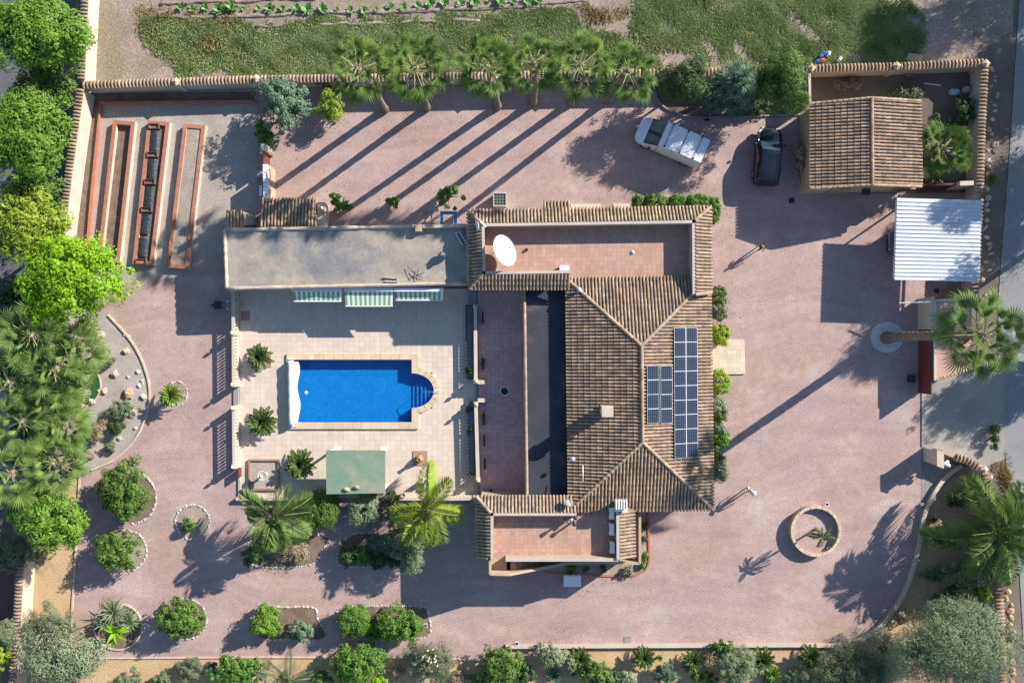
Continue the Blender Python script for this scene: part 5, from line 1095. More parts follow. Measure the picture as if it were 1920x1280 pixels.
#          x     zl   wl   zb    wb   zt    wt
van_st = [(-2.35, .35, .86, 1.10, .90, 1.82, .74), (-2.28, .28, .92, 1.12, .95, 1.90, .80), (-1.2, .26, .93, 1.12, .96, 1.95, .82), (.55, .26, .93, 1.12, .96, 1.95, .82), (.80, .26, .93, 1.10, .96, 1.92, .80), (1.72, .26, .93, 1.04, .94, 1.10, .80), (2.12, .28, .86, .93, .84, .98, .66), (2.36, .35, .66, .80, .62, .84, .44), (2.42, .42, .50, .66, .46, .72, .3)]
c = P(1253, 271, 0); vehicle('van', 'white van with black roof bars parked at an angle on the gravel', van_st, vanpaint, (4, 5), [(3, 4)], (0, 1), [(-1.45, .93), (1.5, .93)], c, R(156.5), (-1.75, -.75, .35), wr=.34, cat='van', mirror_x=1.2)
car_st = [(-2.03, .45, .55, .74, .56, .80, .42), (-1.93, .3, .72, .88, .72, 1.02, .52), (-1.72, .24, .86, .92, .88, 1.40, .58), (-.2, .22, .87, .92, .89, 1.50, .62), (.25, .22, .87, .92, .89, 1.47, .61), (.95, .22, .86, .93, .88, 1.0, .70), (1.62, .24, .82, .84, .80, .88, .60), (1.93, .3, .62, .70, .60, .76, .42), (2.0, .38, .46, .60, .44, .66, .28)]
c = P(1434, 298, 0); vehicle('car', 'black hatchback parked beside the storage building', car_st, blackpaint, (4, 5), [(2, 3), (3, 4)], (1, 2), [(-1.25, .86), (1.25, .85)], c, R(85.5), wr=.3, mirror_x=.75)
c = P(1716, 456, 0); c = Vector((c.x + .1, c.y, 0)); vehicle('car', 'dark grey car parked under the carport roof, only its nose showing', [tuple(s) for s in car_st], mat('grey_car_paint', (.09, .10, .115), (.08, .09, .1), rough=.25, coat=1), (4, 5), [(2, 3), (3, 4)], (1, 2), [(-1.25, .86), (1.25, .85)], P(1712, 457, 0), R(179), wr=.3, mirror_x=.75)
# ---------------------------------------------------------------- people
def person(label, loc, ang, h, joints, shirt, legs_m, hairc, hatm=None, bare_legs=False, bare_arms=True):
    k = h / 1.75; t = thing('person', label, 'person', loc)
    J = joints; names = list(J); idx = {n: i for i, n in enumerate(names)}
    E_ = [('pelvis', 'waist'), ('waist', 'chest'), ('chest', 'neck'), ('neck', 'head'), ('head', 'crown'), ('chest', 'sh_l'), ('sh_l', 'el_l'), ('el_l', 'wr_l'), ('wr_l', 'pm_l'), ('chest', 'sh_r'), ('sh_r', 'el_r'), ('el_r', 'wr_r'), ('wr_r', 'pm_r'),
         ('pelvis', 'hip_l'), ('hip_l', 'kn_l'), ('kn_l', 'an_l'), ('an_l', 'toe_l'), ('pelvis', 'hip_r'), ('hip_r', 'kn_r'), ('kn_r', 'an_r'), ('an_r', 'toe_r')]
    rad = dict(pelvis=.15, waist=.135, chest=.16, neck=.058, head=.098, crown=.07, sh_l=.07, sh_r=.07, el_l=.045, el_r=.045, wr_l=.032, wr_r=.032, pm_l=.036, pm_r=.036, hip_l=.095, hip_r=.095, kn_l=.06, kn_r=.06, an_l=.042, an_r=.042, toe_l=.04, toe_r=.04)
    V = [Vector(J[n]) * k for n in names]; Rr = [rad[n] * k for n in names]; E = [(idx[a], idx[b]) for a, b in E_]
    for s in ('l', 'r'):       # five fingers from each palm
        pm = Vector(J['pm_' + s]); wr = Vector(J['wr_' + s]); d = (pm - wr).normalized(); side = d.cross(Vector((1, 0, 0.2))).normalized()
        for f, (o, L) in enumerate(((-.03, .075), (-.01, .085), (.012, .08), (.032, .06), (-.05, .05))):
            b = pm + side * o + d * (.02 if f < 4 else -.02); e = b + d * L * .55 + side * (o * .4); g = e + d * L * .45 + Vector((.012, 0, 0))
            i0 = len(V); V += [b * k, e * k, g * k]; Rr += [.010 * k, .009 * k, .007 * k]; E += [(idx['pm_' + s], i0), (i0, i0 + 1), (i0 + 1, i0 + 2)]
    me = bpy.data.meshes.new('body'); me.from_pydata([tuple(v) for v in V], E, []); o = bpy.data.objects.new('body_tmp', me); COL.objects.link(o)
    sk = o.modifiers.new('skin', 'SKIN'); sk.use_smooth_shade = True
    for i, sv_ in enumerate(me.skin_vertices[0].data): sv_.radius = (Rr[i], Rr[i] * (1.15 if names and i < len(names) and names[i] in ('chest', 'waist', 'pelvis') else 1)); sv_.use_root = (i == idx['pelvis'])
    ss = o.modifiers.new('sub', 'SUBSURF'); ss.levels = 1
    dg = bpy.context.evaluated_depsgraph_get(); ev = o.evaluated_get(dg); bm_e = bpy.data.meshes.new_from_object(ev); bpy.data.objects.remove(o)
    skin = MATS.get('skin') or mat('skin', (.55, .34, .24), (.5, .3, .21), rough=.6)
    for m_ in (skin, shirt, legs_m, hairc, darkmetal): bm_e.materials.append(m_)
    bm_e.transform(Matrix.Rotation(ang, 4, 'Z'))
    for p in bm_e.polygons:
        p.use_smooth = True; z = p.center.z / k; c2 = p.center; r2 = (Matrix.Rotation(-ang, 3, 'Z') @ c2) / k
        arm = abs(r2.y) > .2
        if z < .09: p.material_index = 4
        elif arm and z > .5: p.material_index = 1 if (z > 1.22 or not bare_arms) else 0
        elif z < .92: p.material_index = 0 if (bare_legs and z < .55) else 2
        elif z < 1.45: p.material_index = 1
        elif z > 1.62 or (z > 1.53 and r2.x < J['head'][0] - .01): p.material_index = 3
        else: p.material_index = 0
    b = bpy.data.objects.new('body', bm_e); COL.objects.link(b); b.parent = t
    M = Matrix.Rotation(ang, 3, 'Z')
    hd = Vector(J['head']) * k; f = MB()
    for s in (-1, 1): q = M @ (hd + Vector((.092, s * .033, .02)) * k); f.obox(q, (.016, .022, .014))
    q = M @ (hd + Vector((.085, 0, -.055)) * k); f.obox(q, (.02, .045, .012), ang); f.build('eyes_and_mouth', darkmetal, b) if False else None
    e = MB(); [e.obox(loc_ := M @ (hd + Vector((.092, s * .033, .02)) * k), (.016, .022, .014), ang) for s in (-1, 1)]; eo = bpy.data.objects.new('eyes', e.mesh('eyes', darkmetal)); COL.objects.link(eo); eo.parent = b
    e = MB(); e.obox(M @ (hd + Vector((.105, 0, -.012)) * k), (.03, .024, .04), ang); eo = bpy.data.objects.new('nose', e.mesh('nose', skin)); COL.objects.link(eo); eo.parent = b
    e = MB(); [e.obox(M @ (hd + Vector((0, s * .1, -.01)) * k), (.03, .02, .05), ang) for s in (-1, 1)]; eo = bpy.data.objects.new('ears', e.mesh('ears', skin)); COL.objects.link(eo); eo.parent = b
    if hatm:
        e = MB(); e.lathe(M @ (hd + Vector((0, 0, .06)) * k), [(.17, 0), (.17, .012), (.105, .02), (.1, .085), (.04, .1)], 16); eo = bpy.data.objects.new('hat', e.mesh('hat', hatm, True)); COL.objects.link(eo); eo.parent = t
    return t
walk = dict(pelvis=(0, 0, .95), waist=(.01, 0, 1.1), chest=(.03, 0, 1.32), neck=(.04, 0, 1.48), head=(.05, 0, 1.62), crown=(.045, 0, 1.72), sh_l=(.03, .19, 1.38), el_l=(-.12, .27, 1.14), wr_l=(-.02, .3, .92), pm_l=(.02, .3, .85), sh_r=(.03, -.19, 1.38), el_r=(.02, -.28, 1.14), wr_r=(.2, -.28, 1.02), pm_r=(.27, -.27, 1.0),
            hip_l=(0, .09, .88), kn_l=(.2, .1, .52), an_l=(.26, .1, .1), toe_l=(.42, .11, .045), hip_r=(0, -.09, .88), kn_r=(-.05, -.1, .5), an_r=(-.3, -.1, .14), toe_r=(-.18, -.11, .045))
stand = dict(walk); stand.update(kn_l=(.03, .1, .5), an_l=(.0, .12, .09), toe_l=(.15, .13, .045), kn_r=(.02, -.1, .5), an_r=(-.03, -.12, .09), toe_r=(.12, -.13, .045), el_r=(.0, -.27, 1.12), wr_r=(.08, -.3, .9), pm_r=(.1, -.3, .83))
person('person in black top walking across the gravel between house and carport', P(1420, 466, 0), R(215), 1.5, walk, plain('black_top', (.02, .02, .022), .9), plain('dark_shorts', (.03, .03, .035), .9), plain('light_hair', (.45, .33, .2), .8), bare_legs=True)
person('person in white shirt and hat standing near the lower right corner of the house', P(1400, 917, 0), R(20), 1.62, stand, plain('white_shirt', (.7, .7, .72), .9), plain('grey_trousers', (.12, .13, .16), .9), plain('grey_hair', (.3, .28, .26), .8), hatm=plain('white_hat', (.72, .71, .68), .8), bare_arms=False)
# ---------------------------------------------------------------- garden furniture, bins, small things
def rect_thing(name, label, cat, px, py, z, size, m, rz=0, part='body', z0=0.0):
    q = P(px, py, z); t = thing(name, label, cat, (q.x, q.y, z0)); b = MB(); b.obox((q.x, q.y, z0 + size[2] / 2), size, rz); b.build(part, m, t); return t, q
# white chest
q = P(1073, 1089, .62); t = thing('storage_chest', 'white plastic garden chest standing below the lower terrace wall', 'chest', (q.x, q.y, 0)); b = MB(); b.obox((q.x, q.y, .27), (1.1, .72, .54)); b.build('chest_body', whiteplastic, t); b = MB(); b.solid([(q.x + x, q.y + y, .64) for x, y in ((-.56, -.36), (.56, -.36), (.56, .36), (-.56, .36))], [(q.x + x, q.y + y, .545) for x, y in ((-.6, -.4), (.6, -.4), (.6, .4), (-.6, .4))]); b.build('chest_lid', whiteplastic, t)
# compost crate
q = P(937, 374, .8); t = thing('wire_crate', 'grey plastic crate with dark gridded top above the house roof', 'crate', (q.x, q.y, 0)); b = MB(); s = .45
for v in ((-s, s, s - .04, s), (-s, s, -s, -s + .04), (-s, -s + .04, -s + .041, s - .041), (s - .04, s, -s + .041, s - .041)): b.box(q.x + v[0], q.x + v[1], q.y + v[2], q.y + v[3], 0, .8)
b.build('crate_side', plain('grey_crate', (.5, .5, .52)), t); b = MB(); b.box(q.x - s + .05, q.x + s - .05, q.y - s + .05, q.y + s - .05, .1, .7); b.build('bottle_fill', plain('dark_green_glass', (.02, .05, .035), .2), t)
b = MB()
for k in range(5): a = -s + .05 + k * .2; b.box(q.x + a, q.x + a + .03, q.y - s + .03, q.y + s - .03, .72, .74); b.box(q.x - s + .03, q.x + s - .03, q.y + a, q.y + a + .03, .741, .76)
b.build('crate_grid', plain('pale_green_bar', (.28, .36, .2)), t)
# blue frame
bl = mat('blue_tarpaulin', (.02, .17, .46), (.02, .22, .52), rough=.5, scale=2); q = P(841, 408, .8); t = thing('blue_bench_frame', 'blue U-shaped workbench frame beside the grey garage roof', 'bench', (q.x, q.y, 0))
for (dx, dy, sx, sy) in ((0, .32, 1.15, .22), (-.47, -.1, .2, .62), (.47, -.1, .2, .62)): b = MB(); b.obox((q.x + dx, q.y + dy, .8), (sx, sy, .06)); b.build('bench_board', bl, t)
for sx in (-.5, .5):
    for sy in (-.35, .38): b = MB(); b.box(q.x + sx - .03, q.x + sx + .03, q.y + sy - .03, q.y + sy + .03, 0, .77); b.build('leg', bl, t)
rect_thing('plank', 'pale short plank leaning at the blue frame', 'plank', 850, 413, .9, (.1, .4, .5), whitepaint)
# jerrycans on the field
for px, py, c_, l, r_ in ((1534, 114, (.02, .12, .45), 'blue jerrycan nearest the yard wall', .3), (1541, 104, (.02, .12, .45), 'middle blue jerrycan on the field by the wall', .6), (1543, 112, (.6, .16, .03), 'orange jerrycan among the blue ones on the field', .2), (1548, 99, (.02, .13, .48), 'upper blue jerrycan beside the white one', .5), (1555, 100, (.7, .7, .68), 'white can lying beside the upper blue jerrycan', 1.2), (1576, 110, (.68, .69, .68), 'white jerrycan standing alone right of the blue ones', .9)):
    q = P(px, py, .3); t = thing('jerrycan', l, 'jerrycan', (q.x, q.y, -.02), 'jerrycans on the field'); b = MB(); M = Matrix.Rotation(r_, 3, 'Z'); pl = plain('can_%d' % px, c_, .45)
    b.solid([Vector((q.x, q.y, .34)) + M @ Vector((x, y, 0)) for x, y in ((-.13, -.09), (.13, -.09), (.13, .09), (-.13, .09))], [Vector((q.x, q.y, -.02)) + M @ Vector((x, y, 0)) for x, y in ((-.18, -.12), (.18, -.12), (.18, .12), (-.18, .12))]); b.build('can_body', pl, t)
    b = MB(); b.tube([Vector((q.x, q.y, .34)) + M @ Vector((-.1, 0, 0)), Vector((q.x, q.y, .42)) + M @ Vector((-.05, 0, 0)), Vector((q.x, q.y, .42)) + M @ Vector((.05, 0, 0)), Vector((q.x, q.y, .34)) + M @ Vector((.1, 0, 0))], .02, 6); b.build('can_handle', pl, t)
# tyres on the storage yard wall
for px, py, l in ((1828, 253, 'upper tyre leaning on the storage yard wall'), (1825, 284, 'middle tyre leaning on the storage yard wall'), (1823, 313, 'lowest tyre leaning on the storage yard wall')):
    q = P(px, py, .5); b = MB(); n = 20; M = Matrix.Rotation(R(62), 3, 'Y'); rr = .3
    for i in range(n):
        a = 2 * math.pi * i / n; c0 = Vector((math.cos(a), math.sin(a), 0))
        for k in range(8): e_ = 2 * math.pi * k / 8; b.v.append(tuple(Vector((q.x, q.y, .36)) + M @ (c0 * (rr + .09 * math.cos(e_)) + Vector((0, 0, .1 * math.sin(e_))))))
    for i in range(n):
        for k in range(8): b.f.append((i * 8 + k, ((i + 1) % n) * 8 + k, ((i + 1) % n) * 8 + (k + 1) % 8, i * 8 + (k + 1) % 8)); b.m.append(0)
    tag(b.build('tyre', rubber, origin=(q.x, q.y, 0), smooth=True), l, 'tyre', 'tyres on the yard wall')
# debris in the storage yard
for px, py, sz, c_, l in ((1790, 172, (.8, .5, .35), (.35, .5, .62), 'pale blue sack in the storage yard'), (1812, 168, (.6, .5, .4), (.45, .38, .32), 'beige sack beside the pale blue one in the storage yard'), (1820, 184, (.5, .4, .4), (.5, .44, .36), 'lower beige sack against the storage yard wall'), (1707, 140, (.75, .25, .3), (.42, .12, .1), 'reddish crate under the storage yard wall')):
    q = P(px, py, .2); b = MB(); b.lathe((0, 0, 0), [(.4, 0), (.52, .25), (.45, .7), (.2, 1.0)], 9); b.v = [(x * sz[0] * random.uniform(.9, 1.1), y * sz[1] * random.uniform(.9, 1.1), z * sz[2]) for x, y, z in b.v]; o = b.build('sack' if 'sack' in l else 'crate', plain('sack_%d' % px, c_, .8)); o.location = (q.x, q.y, 0); tag(o, l, 'sack' if 'sack' in l else 'crate')
b = MB(); b.wall(P(1734, 156, .1), P(1765, 160, .1), .06, 0, .08); tag(b.build('plank', whitepaint, origin=P(1745, 158, 0)), 'thin white board lying in the dark storage yard', 'plank')
b = MB(); q = P(1716, 108, .3); b.obox((q.x, q.y, .25), (1.1, .04, .5), -.15, rot=Matrix.Rotation(-.15, 3, 'Z') @ Matrix.Rotation(-.9, 3, 'X')); tag(b.build('metal_sheet', concrete, origin=(q.x, q.y, 0)), 'grey board leaning outside the storage yard wall', 'board')
q = P(1840, 58, .3); t = thing('water_meter_post', 'small pale post with leaning rod on the field near the road', 'post', (q.x, q.y, 0)); b = MB(); b.box(q.x - .12, q.x + .12, q.y - .12, q.y + .12, 0, .5); b.build('post_body', concrete, t); b = MB(); b.tube([(q.x, q.y, .4), (q.x + 1.0, q.y + .6, .1)], .04, 6); b.build('rod', darkmetal, t)
# round planter
c = P(1525, 992, 0); rp = thing('round_planter', 'circular low planter wall around a young palm on the gravel', 'planter', c); n = 48; b = MB(); RO2, RI2 = 1.74, 1.58
for i in range(n):
    a0, a1 = 2 * math.pi * i / n, 2 * math.pi * (i + 1) / n
    b.solid([(c.x + r * math.cos(a), c.y + r * math.sin(a), .5) for r, a in ((RO2, a0), (RO2, a1), (RI2, a1), (RI2, a0))], [(c.x + r * math.cos(a), c.y + r * math.sin(a), -.05) for r, a in ((RO2, a0), (RO2, a1), (RI2, a1), (RI2, a0))])
b.build('planter_wall', beigewall, rp); b = MB(); b.lathe((c.x, c.y, .1), [(RI2 + .01, 0), (RI2 + .01, .03)], 40); b.build('planter_gravel', gravel, rp)
b = MB()
for i in range(24):
    a0, a1 = 2 * math.pi * (i + .03) / 24, 2 * math.pi * (i + .97) / 24
    b.solid([(c.x + r * math.cos(a), c.y + r * math.sin(a), .54) for r, a in ((RO2 + .02, a0), (RO2 + .02, a1), (RI2 - .02, a1), (RI2 - .02, a0))], [(c.x + r * math.cos(a), c.y + r * math.sin(a), .5) for r, a in ((RO2 + .02, a0), (RO2 + .02, a1), (RI2 - .02, a1), (RI2 - .02, a0))])
b.build('planter_cap', kerbm, rp)
# solar garden lights, covers, drains
for px, py, l in ((1551, 945, 'small square solar light above the round planter'), (1555, 1029, 'small white solar light inside the round planter rim'), (969, 1206, 'small square solar light at the left end of the white kerb'), (798, 1172, 'small solar light at the corner of the lower shrub bed')):
    q = P(px, py, .35); t = thing('solar_light', l, 'garden light', (q.x, q.y, 0)); b = MB(); b.tube([(q.x, q.y, 0), (q.x, q.y, .3)], .025, 6); b.build('stake', greymetal, t); b = MB(); b.box(q.x - .12, q.x + .12, q.y - .12, q.y + .12, .3, .35); b.build('lamp_head', whiteplastic, t); b = MB(); b.box(q.x - .09, q.x + .09, q.y - .09, q.y + .09, .35, .356); b.build('solar_cell', pv, t)
for px, py, m_, l in ((1176, 1199, concrete, 'pale square manhole cover beside the white kerb'), (1325, 222, darkmetal, 'dark square drain cover beside the kerb near the van'), (1484, 376, darkmetal, 'dark square drain cover near the storage building corner'), (1756, 545, darkmetal, 'dark square cover between carport and store')):
    q = P(px, py, 0); t = thing('manhole_cover', l, 'cover', (q.x, q.y, 0)); b = MB(); b.box(q.x - .19, q.x + .19, q.y - .19, q.y + .19, .004, .03); b.build('cover_plate', m_, t); b = MB(); b.box(q.x - .23, q.x + .23, q.y - .23, q.y + .23, .003, .022); b.build('cover_frame', greymetal, t)
q = P(1729, 945, .1); b = MB(); b.obox((q.x, q.y, .1), (.24, .18, .2), .4); tag(b.build('paper_bag', whitewall, origin=(q.x, q.y, 0)), 'small pale bag on the side paving near the kerb', 'bag')
q = P(814, 1012, .15); b = MB(); n = 24; b.tube([(q.x + .28 * math.cos(2 * math.pi * k / n), q.y + .28 * math.sin(2 * math.pi * k / n), .05 + .002 * k) for k in range(n + 5)], .03, 6); tag(b.build('hose_coil', plain('pale_hose', (.5, .52, .5)), origin=(q.x, q.y, 0)), 'coiled pale garden hose on the gravel beside the paved strip', 'hose')
q = P(1770, 869, 1.0); b = MB(); [b.lathe((q.x + dx, q.y + dy, z), [(.08, 0), (.15, .12), (.05, .25)], 8) for dx, dy, z in ((0, 0, 1.2), (.16, -.1, 1.15), (.1, .14, 1.1), (-.15, .05, 1.3))]; b.tube([(q.x - .5, q.y + .15, 1.2), (q.x, q.y, 1.25)], .05, 6); tag(b.build('security_camera', whiteplastic, origin=(q.x, q.y, 1.1), smooth=True), 'white camera and intercom cluster on the lower entrance pier', 'camera')
q = P(448, 886, .6); b = MB(); b.box(q.x - .05, q.x + .05, q.y - .3, q.y + .3, .2, .75); tag(b.build('terrace_locker', redgate, origin=(q.x, q.y, 0)), 'small red hatch in the terrace wall beside the fountain', 'hatch')
struct(sheet('side_path_paving', PL([(832, 942), (893, 940), (895, 1020), (830, 1022)], .02), tilemat('grey_path_tile', (.38, .35, .32), (.32, .3, .27), (.75, .75, .75), .3, .3), z=.02))
b = MB(); q = P(1728, 710, .5); b.obox((q.x - .6, q.y, .3), (.3, .5, .6)); t = thing('gate_motor', 'dark gate motor housing on the gravel side of the sliding gate', 'motor', (q.x - .6, q.y, 0)); b.build('motor_housing', darkmetal, t)
struct(sheet('palm_tree_ring', [(P(1663, 632).x + 1.15 * math.cos(2 * math.pi * k / 20), P(1663, 632).y + 1.08 * math.sin(2 * math.pi * k / 20), .006) for k in range(20)], mat('pale_cement_ring', (.56, .55, .53), (.5, .48, .46), rough=.9, fine=.1, fscale=8)))
# putting green
c = P(148, 722, 0); pg_ = thing('putting_green', 'round artificial turf putting green in the gravel garden', 'putting green', (c.x, c.y, 0)); b = MB(); b.lathe((c.x, c.y, -.02), [(1.5, 0), (1.5, .04)], 40); b.build('turf', mat('artificial_turf', (.025, .105, .03), (.02, .085, .025), rough=.95, fine=.2, fscale=10), pg_)
strip('turf_kerb', [(c.x + 1.53 * math.cos(2 * math.pi * k / 40), c.y + 1.53 * math.sin(2 * math.pi * k / 40)) for k in range(40)], .09, -.03, .05, kerbm, pg_, closed=True)
# rocks in the desert garden
rk = [(235, 658, 9, 1, 'ochre rock near the curved kerb, uppermost of the larger ones'), (214, 701, 10, 0, 'large pale rock between putting green and kerb'), (238, 707, 5, 0, 'small brown rock right of the large pale one'), (257, 697, 6, 0, 'grey rock closest to the middle of the curved kerb'), (265, 714, 5, 0, 'upper small stone of a trio beside the curved kerb'), (259, 723, 6, 0, 'left white stone of a trio beside the curved kerb'), (266, 719, 4, 0, 'lowest stone of a trio beside the curved kerb'), (240, 737, 13, 1, 'large ochre boulder above the grey-green shrub'), (267, 744, 8, 0, 'white rock beside the kerb below the trio'), (183, 733, 5, 1, 'round yellow ball stone on the putting green'), (194, 734, 8, 1, 'ochre rock at the right rim of the putting green'), (170, 753, 9, 0, 'white block on the lower part of the putting green'), (151, 761, 9, 1, 'ochre rock at the lower rim of the putting green'), (156, 777, 6, 0, 'pale stone just below the putting green'), (247, 776, 9, 0, 'pale flat rock right of the grey-green shrub'), (187, 629, 10, 0, 'white rock at the top of the gravel garden beside the bright tree'), (232, 627, 5, 0, 'left one of two white stones near the top of the kerb'), (239, 631, 5, 0, 'right one of two white stones near the top of the kerb'), (252, 803, 5, 0, 'small stone beside the kerb right of the dark shrub'), (180, 846, 5, 1, 'small ochre stone at the lower edge of the gravel garden'), (208, 846, 4, 0, 'small white stone under the lowest desert tuft'), (223, 822, 6, 0, 'pale stone below the dark round shrub')]
for px, py, r_, o_, l in rk:
    q = P(px, py, .15); k = r_ / 26.9 / .5; o = inst('rock', random.choice(RKO if o_ else RKM), None, (q.x, q.y, -.06), (0, 0, random.uniform(0, 6)), (k, k * random.uniform(.7, 1.0), k * .9)); tag(o, l, 'rock', 'rocks in the gravel garden')
# bedside pale boulder left
q = P(65, 918, .3); o = inst('rock', RKM[1], None, (q.x, q.y, -.05), (0, 0, 1), (2.0, 1.3, 1.0)); tag(o, 'big white boulder between palms and the bright lower left tree', 'rock', 'rocks in the gravel garden')
# ---------------------------------------------------------------- foliage
def unit(v): return v / np.maximum(np.linalg.norm(v, axis=1, keepdims=True), 1e-6)
def leaves_mesh(name, c, n, d, L, W, m, rng, fold=.15):
    "rhombic leaves: centres c, normals n, directions d"
    N = len(c); n = unit(n); d = unit(d - n * (d * n).sum(1, keepdims=True)); s = np.cross(n, d)
    L = (L * rng.uniform(.65, 1.3, N))[:, None]; W = (W * rng.uniform(.7, 1.25, N))[:, None]
    V = np.empty((N, 4, 3), np.float32)
    V[:, 0] = c - d * L * .5; V[:, 1] = c + s * W * .5 - n * W * fold; V[:, 2] = c + d * L * .5 - n * L * .12; V[:, 3] = c - s * W * .5 - n * W * fold
    return V.reshape(-1, 3), np.arange(N * 4).reshape(N, 4)
def crown_pts(rng, ctr, rad, N, clump, low=-.35, shell=.55, lobed=True):
    "leaf centres in overlapping clumps through an uneven ellipsoid"
    rad = np.array(rad); nc = max(7, int(N / 45)); k = rng.normal(size=(6, 3)) * 1.6; ph = rng.uniform(0, 6.28, 6)
    d = unit(rng.normal(size=(nc * 3, 3))); d = d[d[:, 2] > low][:nc]; nc = len(d)
    bump = 1 + .16 * np.sin(d @ k.T + ph).sum(1) / 1.7
    nl = 5 + int(min(6, N / 900)); ld = unit(rng.normal(size=(nl, 3)) * np.array([1, 1, .7])); ld[0] = (0, 0, .7); lp = ld * rng.uniform(.42, .62, nl)[:, None]; lr = rng.uniform(.36, .56, nl)
    lob = rng.integers(0, nl, nc); q = lp[lob] + d * (lr[lob] * rng.uniform(.7, 1.0, nc))[:, None]; mx = rng.random(nc) < (.75 if lobed else 0)
    if not lobed: bump = 1 + (bump - 1) * .35; d = np.sign(d) * np.abs(d) ** .8
    cc = np.where(mx[:, None], q, d * (rng.uniform(shell, .95, nc) * .82)[:, None]) * bump[:, None] * rad
    own = rng.integers(0, nc, N); dd = unit(rng.normal(size=(N, 3))); dd[:, 2] = dd[:, 2] * .75 + .12
    cr = clump * rng.uniform(.65, 1.35, nc)
    p = cc[own] + dd * (cr[own] * rng.uniform(.35, 1.0, N) ** .5)[:, None]
    outw = unit(p / rad ** 1.2)
    return np.array(ctr) + p, outw, dd, own
STY = dict(  # leaf length, width, leaves per square metre of plan, clump radius factor, droop
    bright=(.24, .10, 700, .13, .1), broad=(.18, .1, 600, .14, .2), small=(.13, .08, 950, .15, .0), clip=(.11, .07, 1500, .14, .0), fine=(.26, .05, 700, .14, .2), needle=(.24, .035, 1000, .13, .3), thin=(.20, .05, 260, .25, .0))
def plant(name, label, cat, px, py, zc, rx, ry, rz, m, sty, group=None, dens=1.0, seed=None, trunk=.12, base=None, wpos=None):
    rng = np.random.default_rng(abs(hash((int(px * 7), int(py * 13)))) % 99991 if seed is None else seed)
    s = (CAM_H - zc) / FOC; c = P(px, py, zc) if wpos is None else Vector(wpos); rx, ry = rx * s, ry * s
    L, W, den, cf, dr = STY[sty]; N = int(den * rx * ry * 3.14 * (.75 + .5 * rz / max(rx, ry)) * dens)
    b = P(*base, 0) if base else Vector((c.x, c.y, 0))
    t = thing(name, label, cat, (b.x, b.y, -.02), group)
    ctr = (c.x, c.y, zc); r_m = (rx + ry) / 2; clump = max(.16, cf * r_m + .06)
    p, o, dd, own = crown_pts(rng, ctr, (rx, ry, rz), N, clump, low=-.45 if name == 'tree' else -.7, lobed=sty != 'clip', shell=.6 if sty == 'clip' else .55)
    n = o * .5 + dd * .7 + np.array([0, 0, .55]) + rng.normal(size=(N, 3)) * .35
    d = dd * .9 + o * .3 + rng.normal(size=(N, 3)) * .5; d[:, 2] -= dr
    V, F = leaves_mesh('f', p, n, d, np.full(N, L), np.full(N, W), m, rng)
    V[:, 2] = np.maximum(V[:, 2], .01)
    obj_np('crown' if name == 'tree' else 'foliage', mesh_np('foliage', V, [F], [m]), t)
    mb = MB(); top = Vector((c.x, c.y, max(.3, zc + rz * .2))); zb = max(.15, zc - rz * .7)
    fork = Vector((c.x, c.y, zb)).lerp(b, .15)
    mb.tube([b + Vector((0, 0, -.1)), b.lerp(Vector((fork.x, fork.y, b.z)), .5) + Vector((.03, .02, zb * .5)), fork], [trunk, trunk * .8, trunk * .65], 7)
    for k in range(9 if name == 'tree' else 5):
        a = k * 2.4 + rng.uniform(-.3, .3); f = rng.uniform(.55, .9); e = Vector((c.x + math.cos(a) * rx * f, c.y + math.sin(a) * ry * f, zc + rz * rng.uniform(-.1, .5)))
        md = fork.lerp(e, .5) + Vector((0, 0, .12 * rz)); mb.tube([fork, md, e], [trunk * .5, trunk * .3, trunk * .08], 5)
    mb.build('trunk' if name == 'tree' else 'stem', bark, t); return t
TREES = 'trees along the left boundary'
plant('tree', 'bright green tree in the top left corner, beside the upper cream wall', 'tree', 70, 58, 5.5, 114, 88, 2.0, L_lime, 'bright', TREES, base=(120, 90), trunk=.2)
plant('tree', 'darker green lower tree just below the top left bright tree', 'tree', 100, 150, 3.2, 62, 48, 1.4, L_mid, 'broad', TREES)
plant('tree', 'bright green tree left of the raised beds, second from the top', 'tree', 48, 240, 5.0, 90, 90, 1.9, L_lime, 'bright', TREES, base=(95, 260), trunk=.2)
plant('tree', 'dark green rounded tree between two bright trees on the left', 'tree', 58, 352, 3.0, 66, 48, 1.4, L_mid, 'broad', TREES)
plant('tree', 'yellow-green tree left of the lower raised beds', 'tree', 52, 432, 4.2, 92, 66, 1.7, L_yellow, 'bright', TREES, trunk=.17)
plant('tree', 'vivid lime green tree overhanging the lower end of the raised beds', 'tree', 128, 517, 5.2, 97, 82, 2.0, L_bright, 'bright', TREES, base=(180, 535), trunk=.22, dens=1.1)
plant('shrub', 'dark evergreen bush in the shade under the lime green tree', 'shrub', 30, 562, 1.8, 62, 50, 1.2, L_dark, 'broad')
plant('tree', 'lime green tree at the lower left, above the grey shrubs', 'tree', 90, 970, 3.6, 84, 64, 1.7, L_lime, 'bright', TREES, base=(110, 960), trunk=.17)
plant('shrub', 'dull olive shrub below the lower left lime tree', 'shrub', 35, 1030, 1.6, 52, 40, 1.1, L_olive, 'fine')
plant('shrub', 'big grey-green shrub in the bottom left corner', 'shrub', 112, 1238, 2.0, 84, 60, 1.5, L_grey, 'small', dens=.9)
plant('shrub', 'thin dry-twigged shrub above the big bottom left shrub', 'shrub', 92, 1172, 1.4, 58, 40, .9, L_olive, 'needle', dens=.6)
plant('shrub', 'yellow-green bush at the very bottom left edge', 'shrub', 2, 1232, 1.6, 26, 30, 1.1, L_yellow, 'broad')
plant('shrub', 'grey shrub at the left edge above the big bottom shrub', 'shrub', 10, 1185, 1.4, 40, 34, 1.0, L_grey, 'needle', dens=.7)
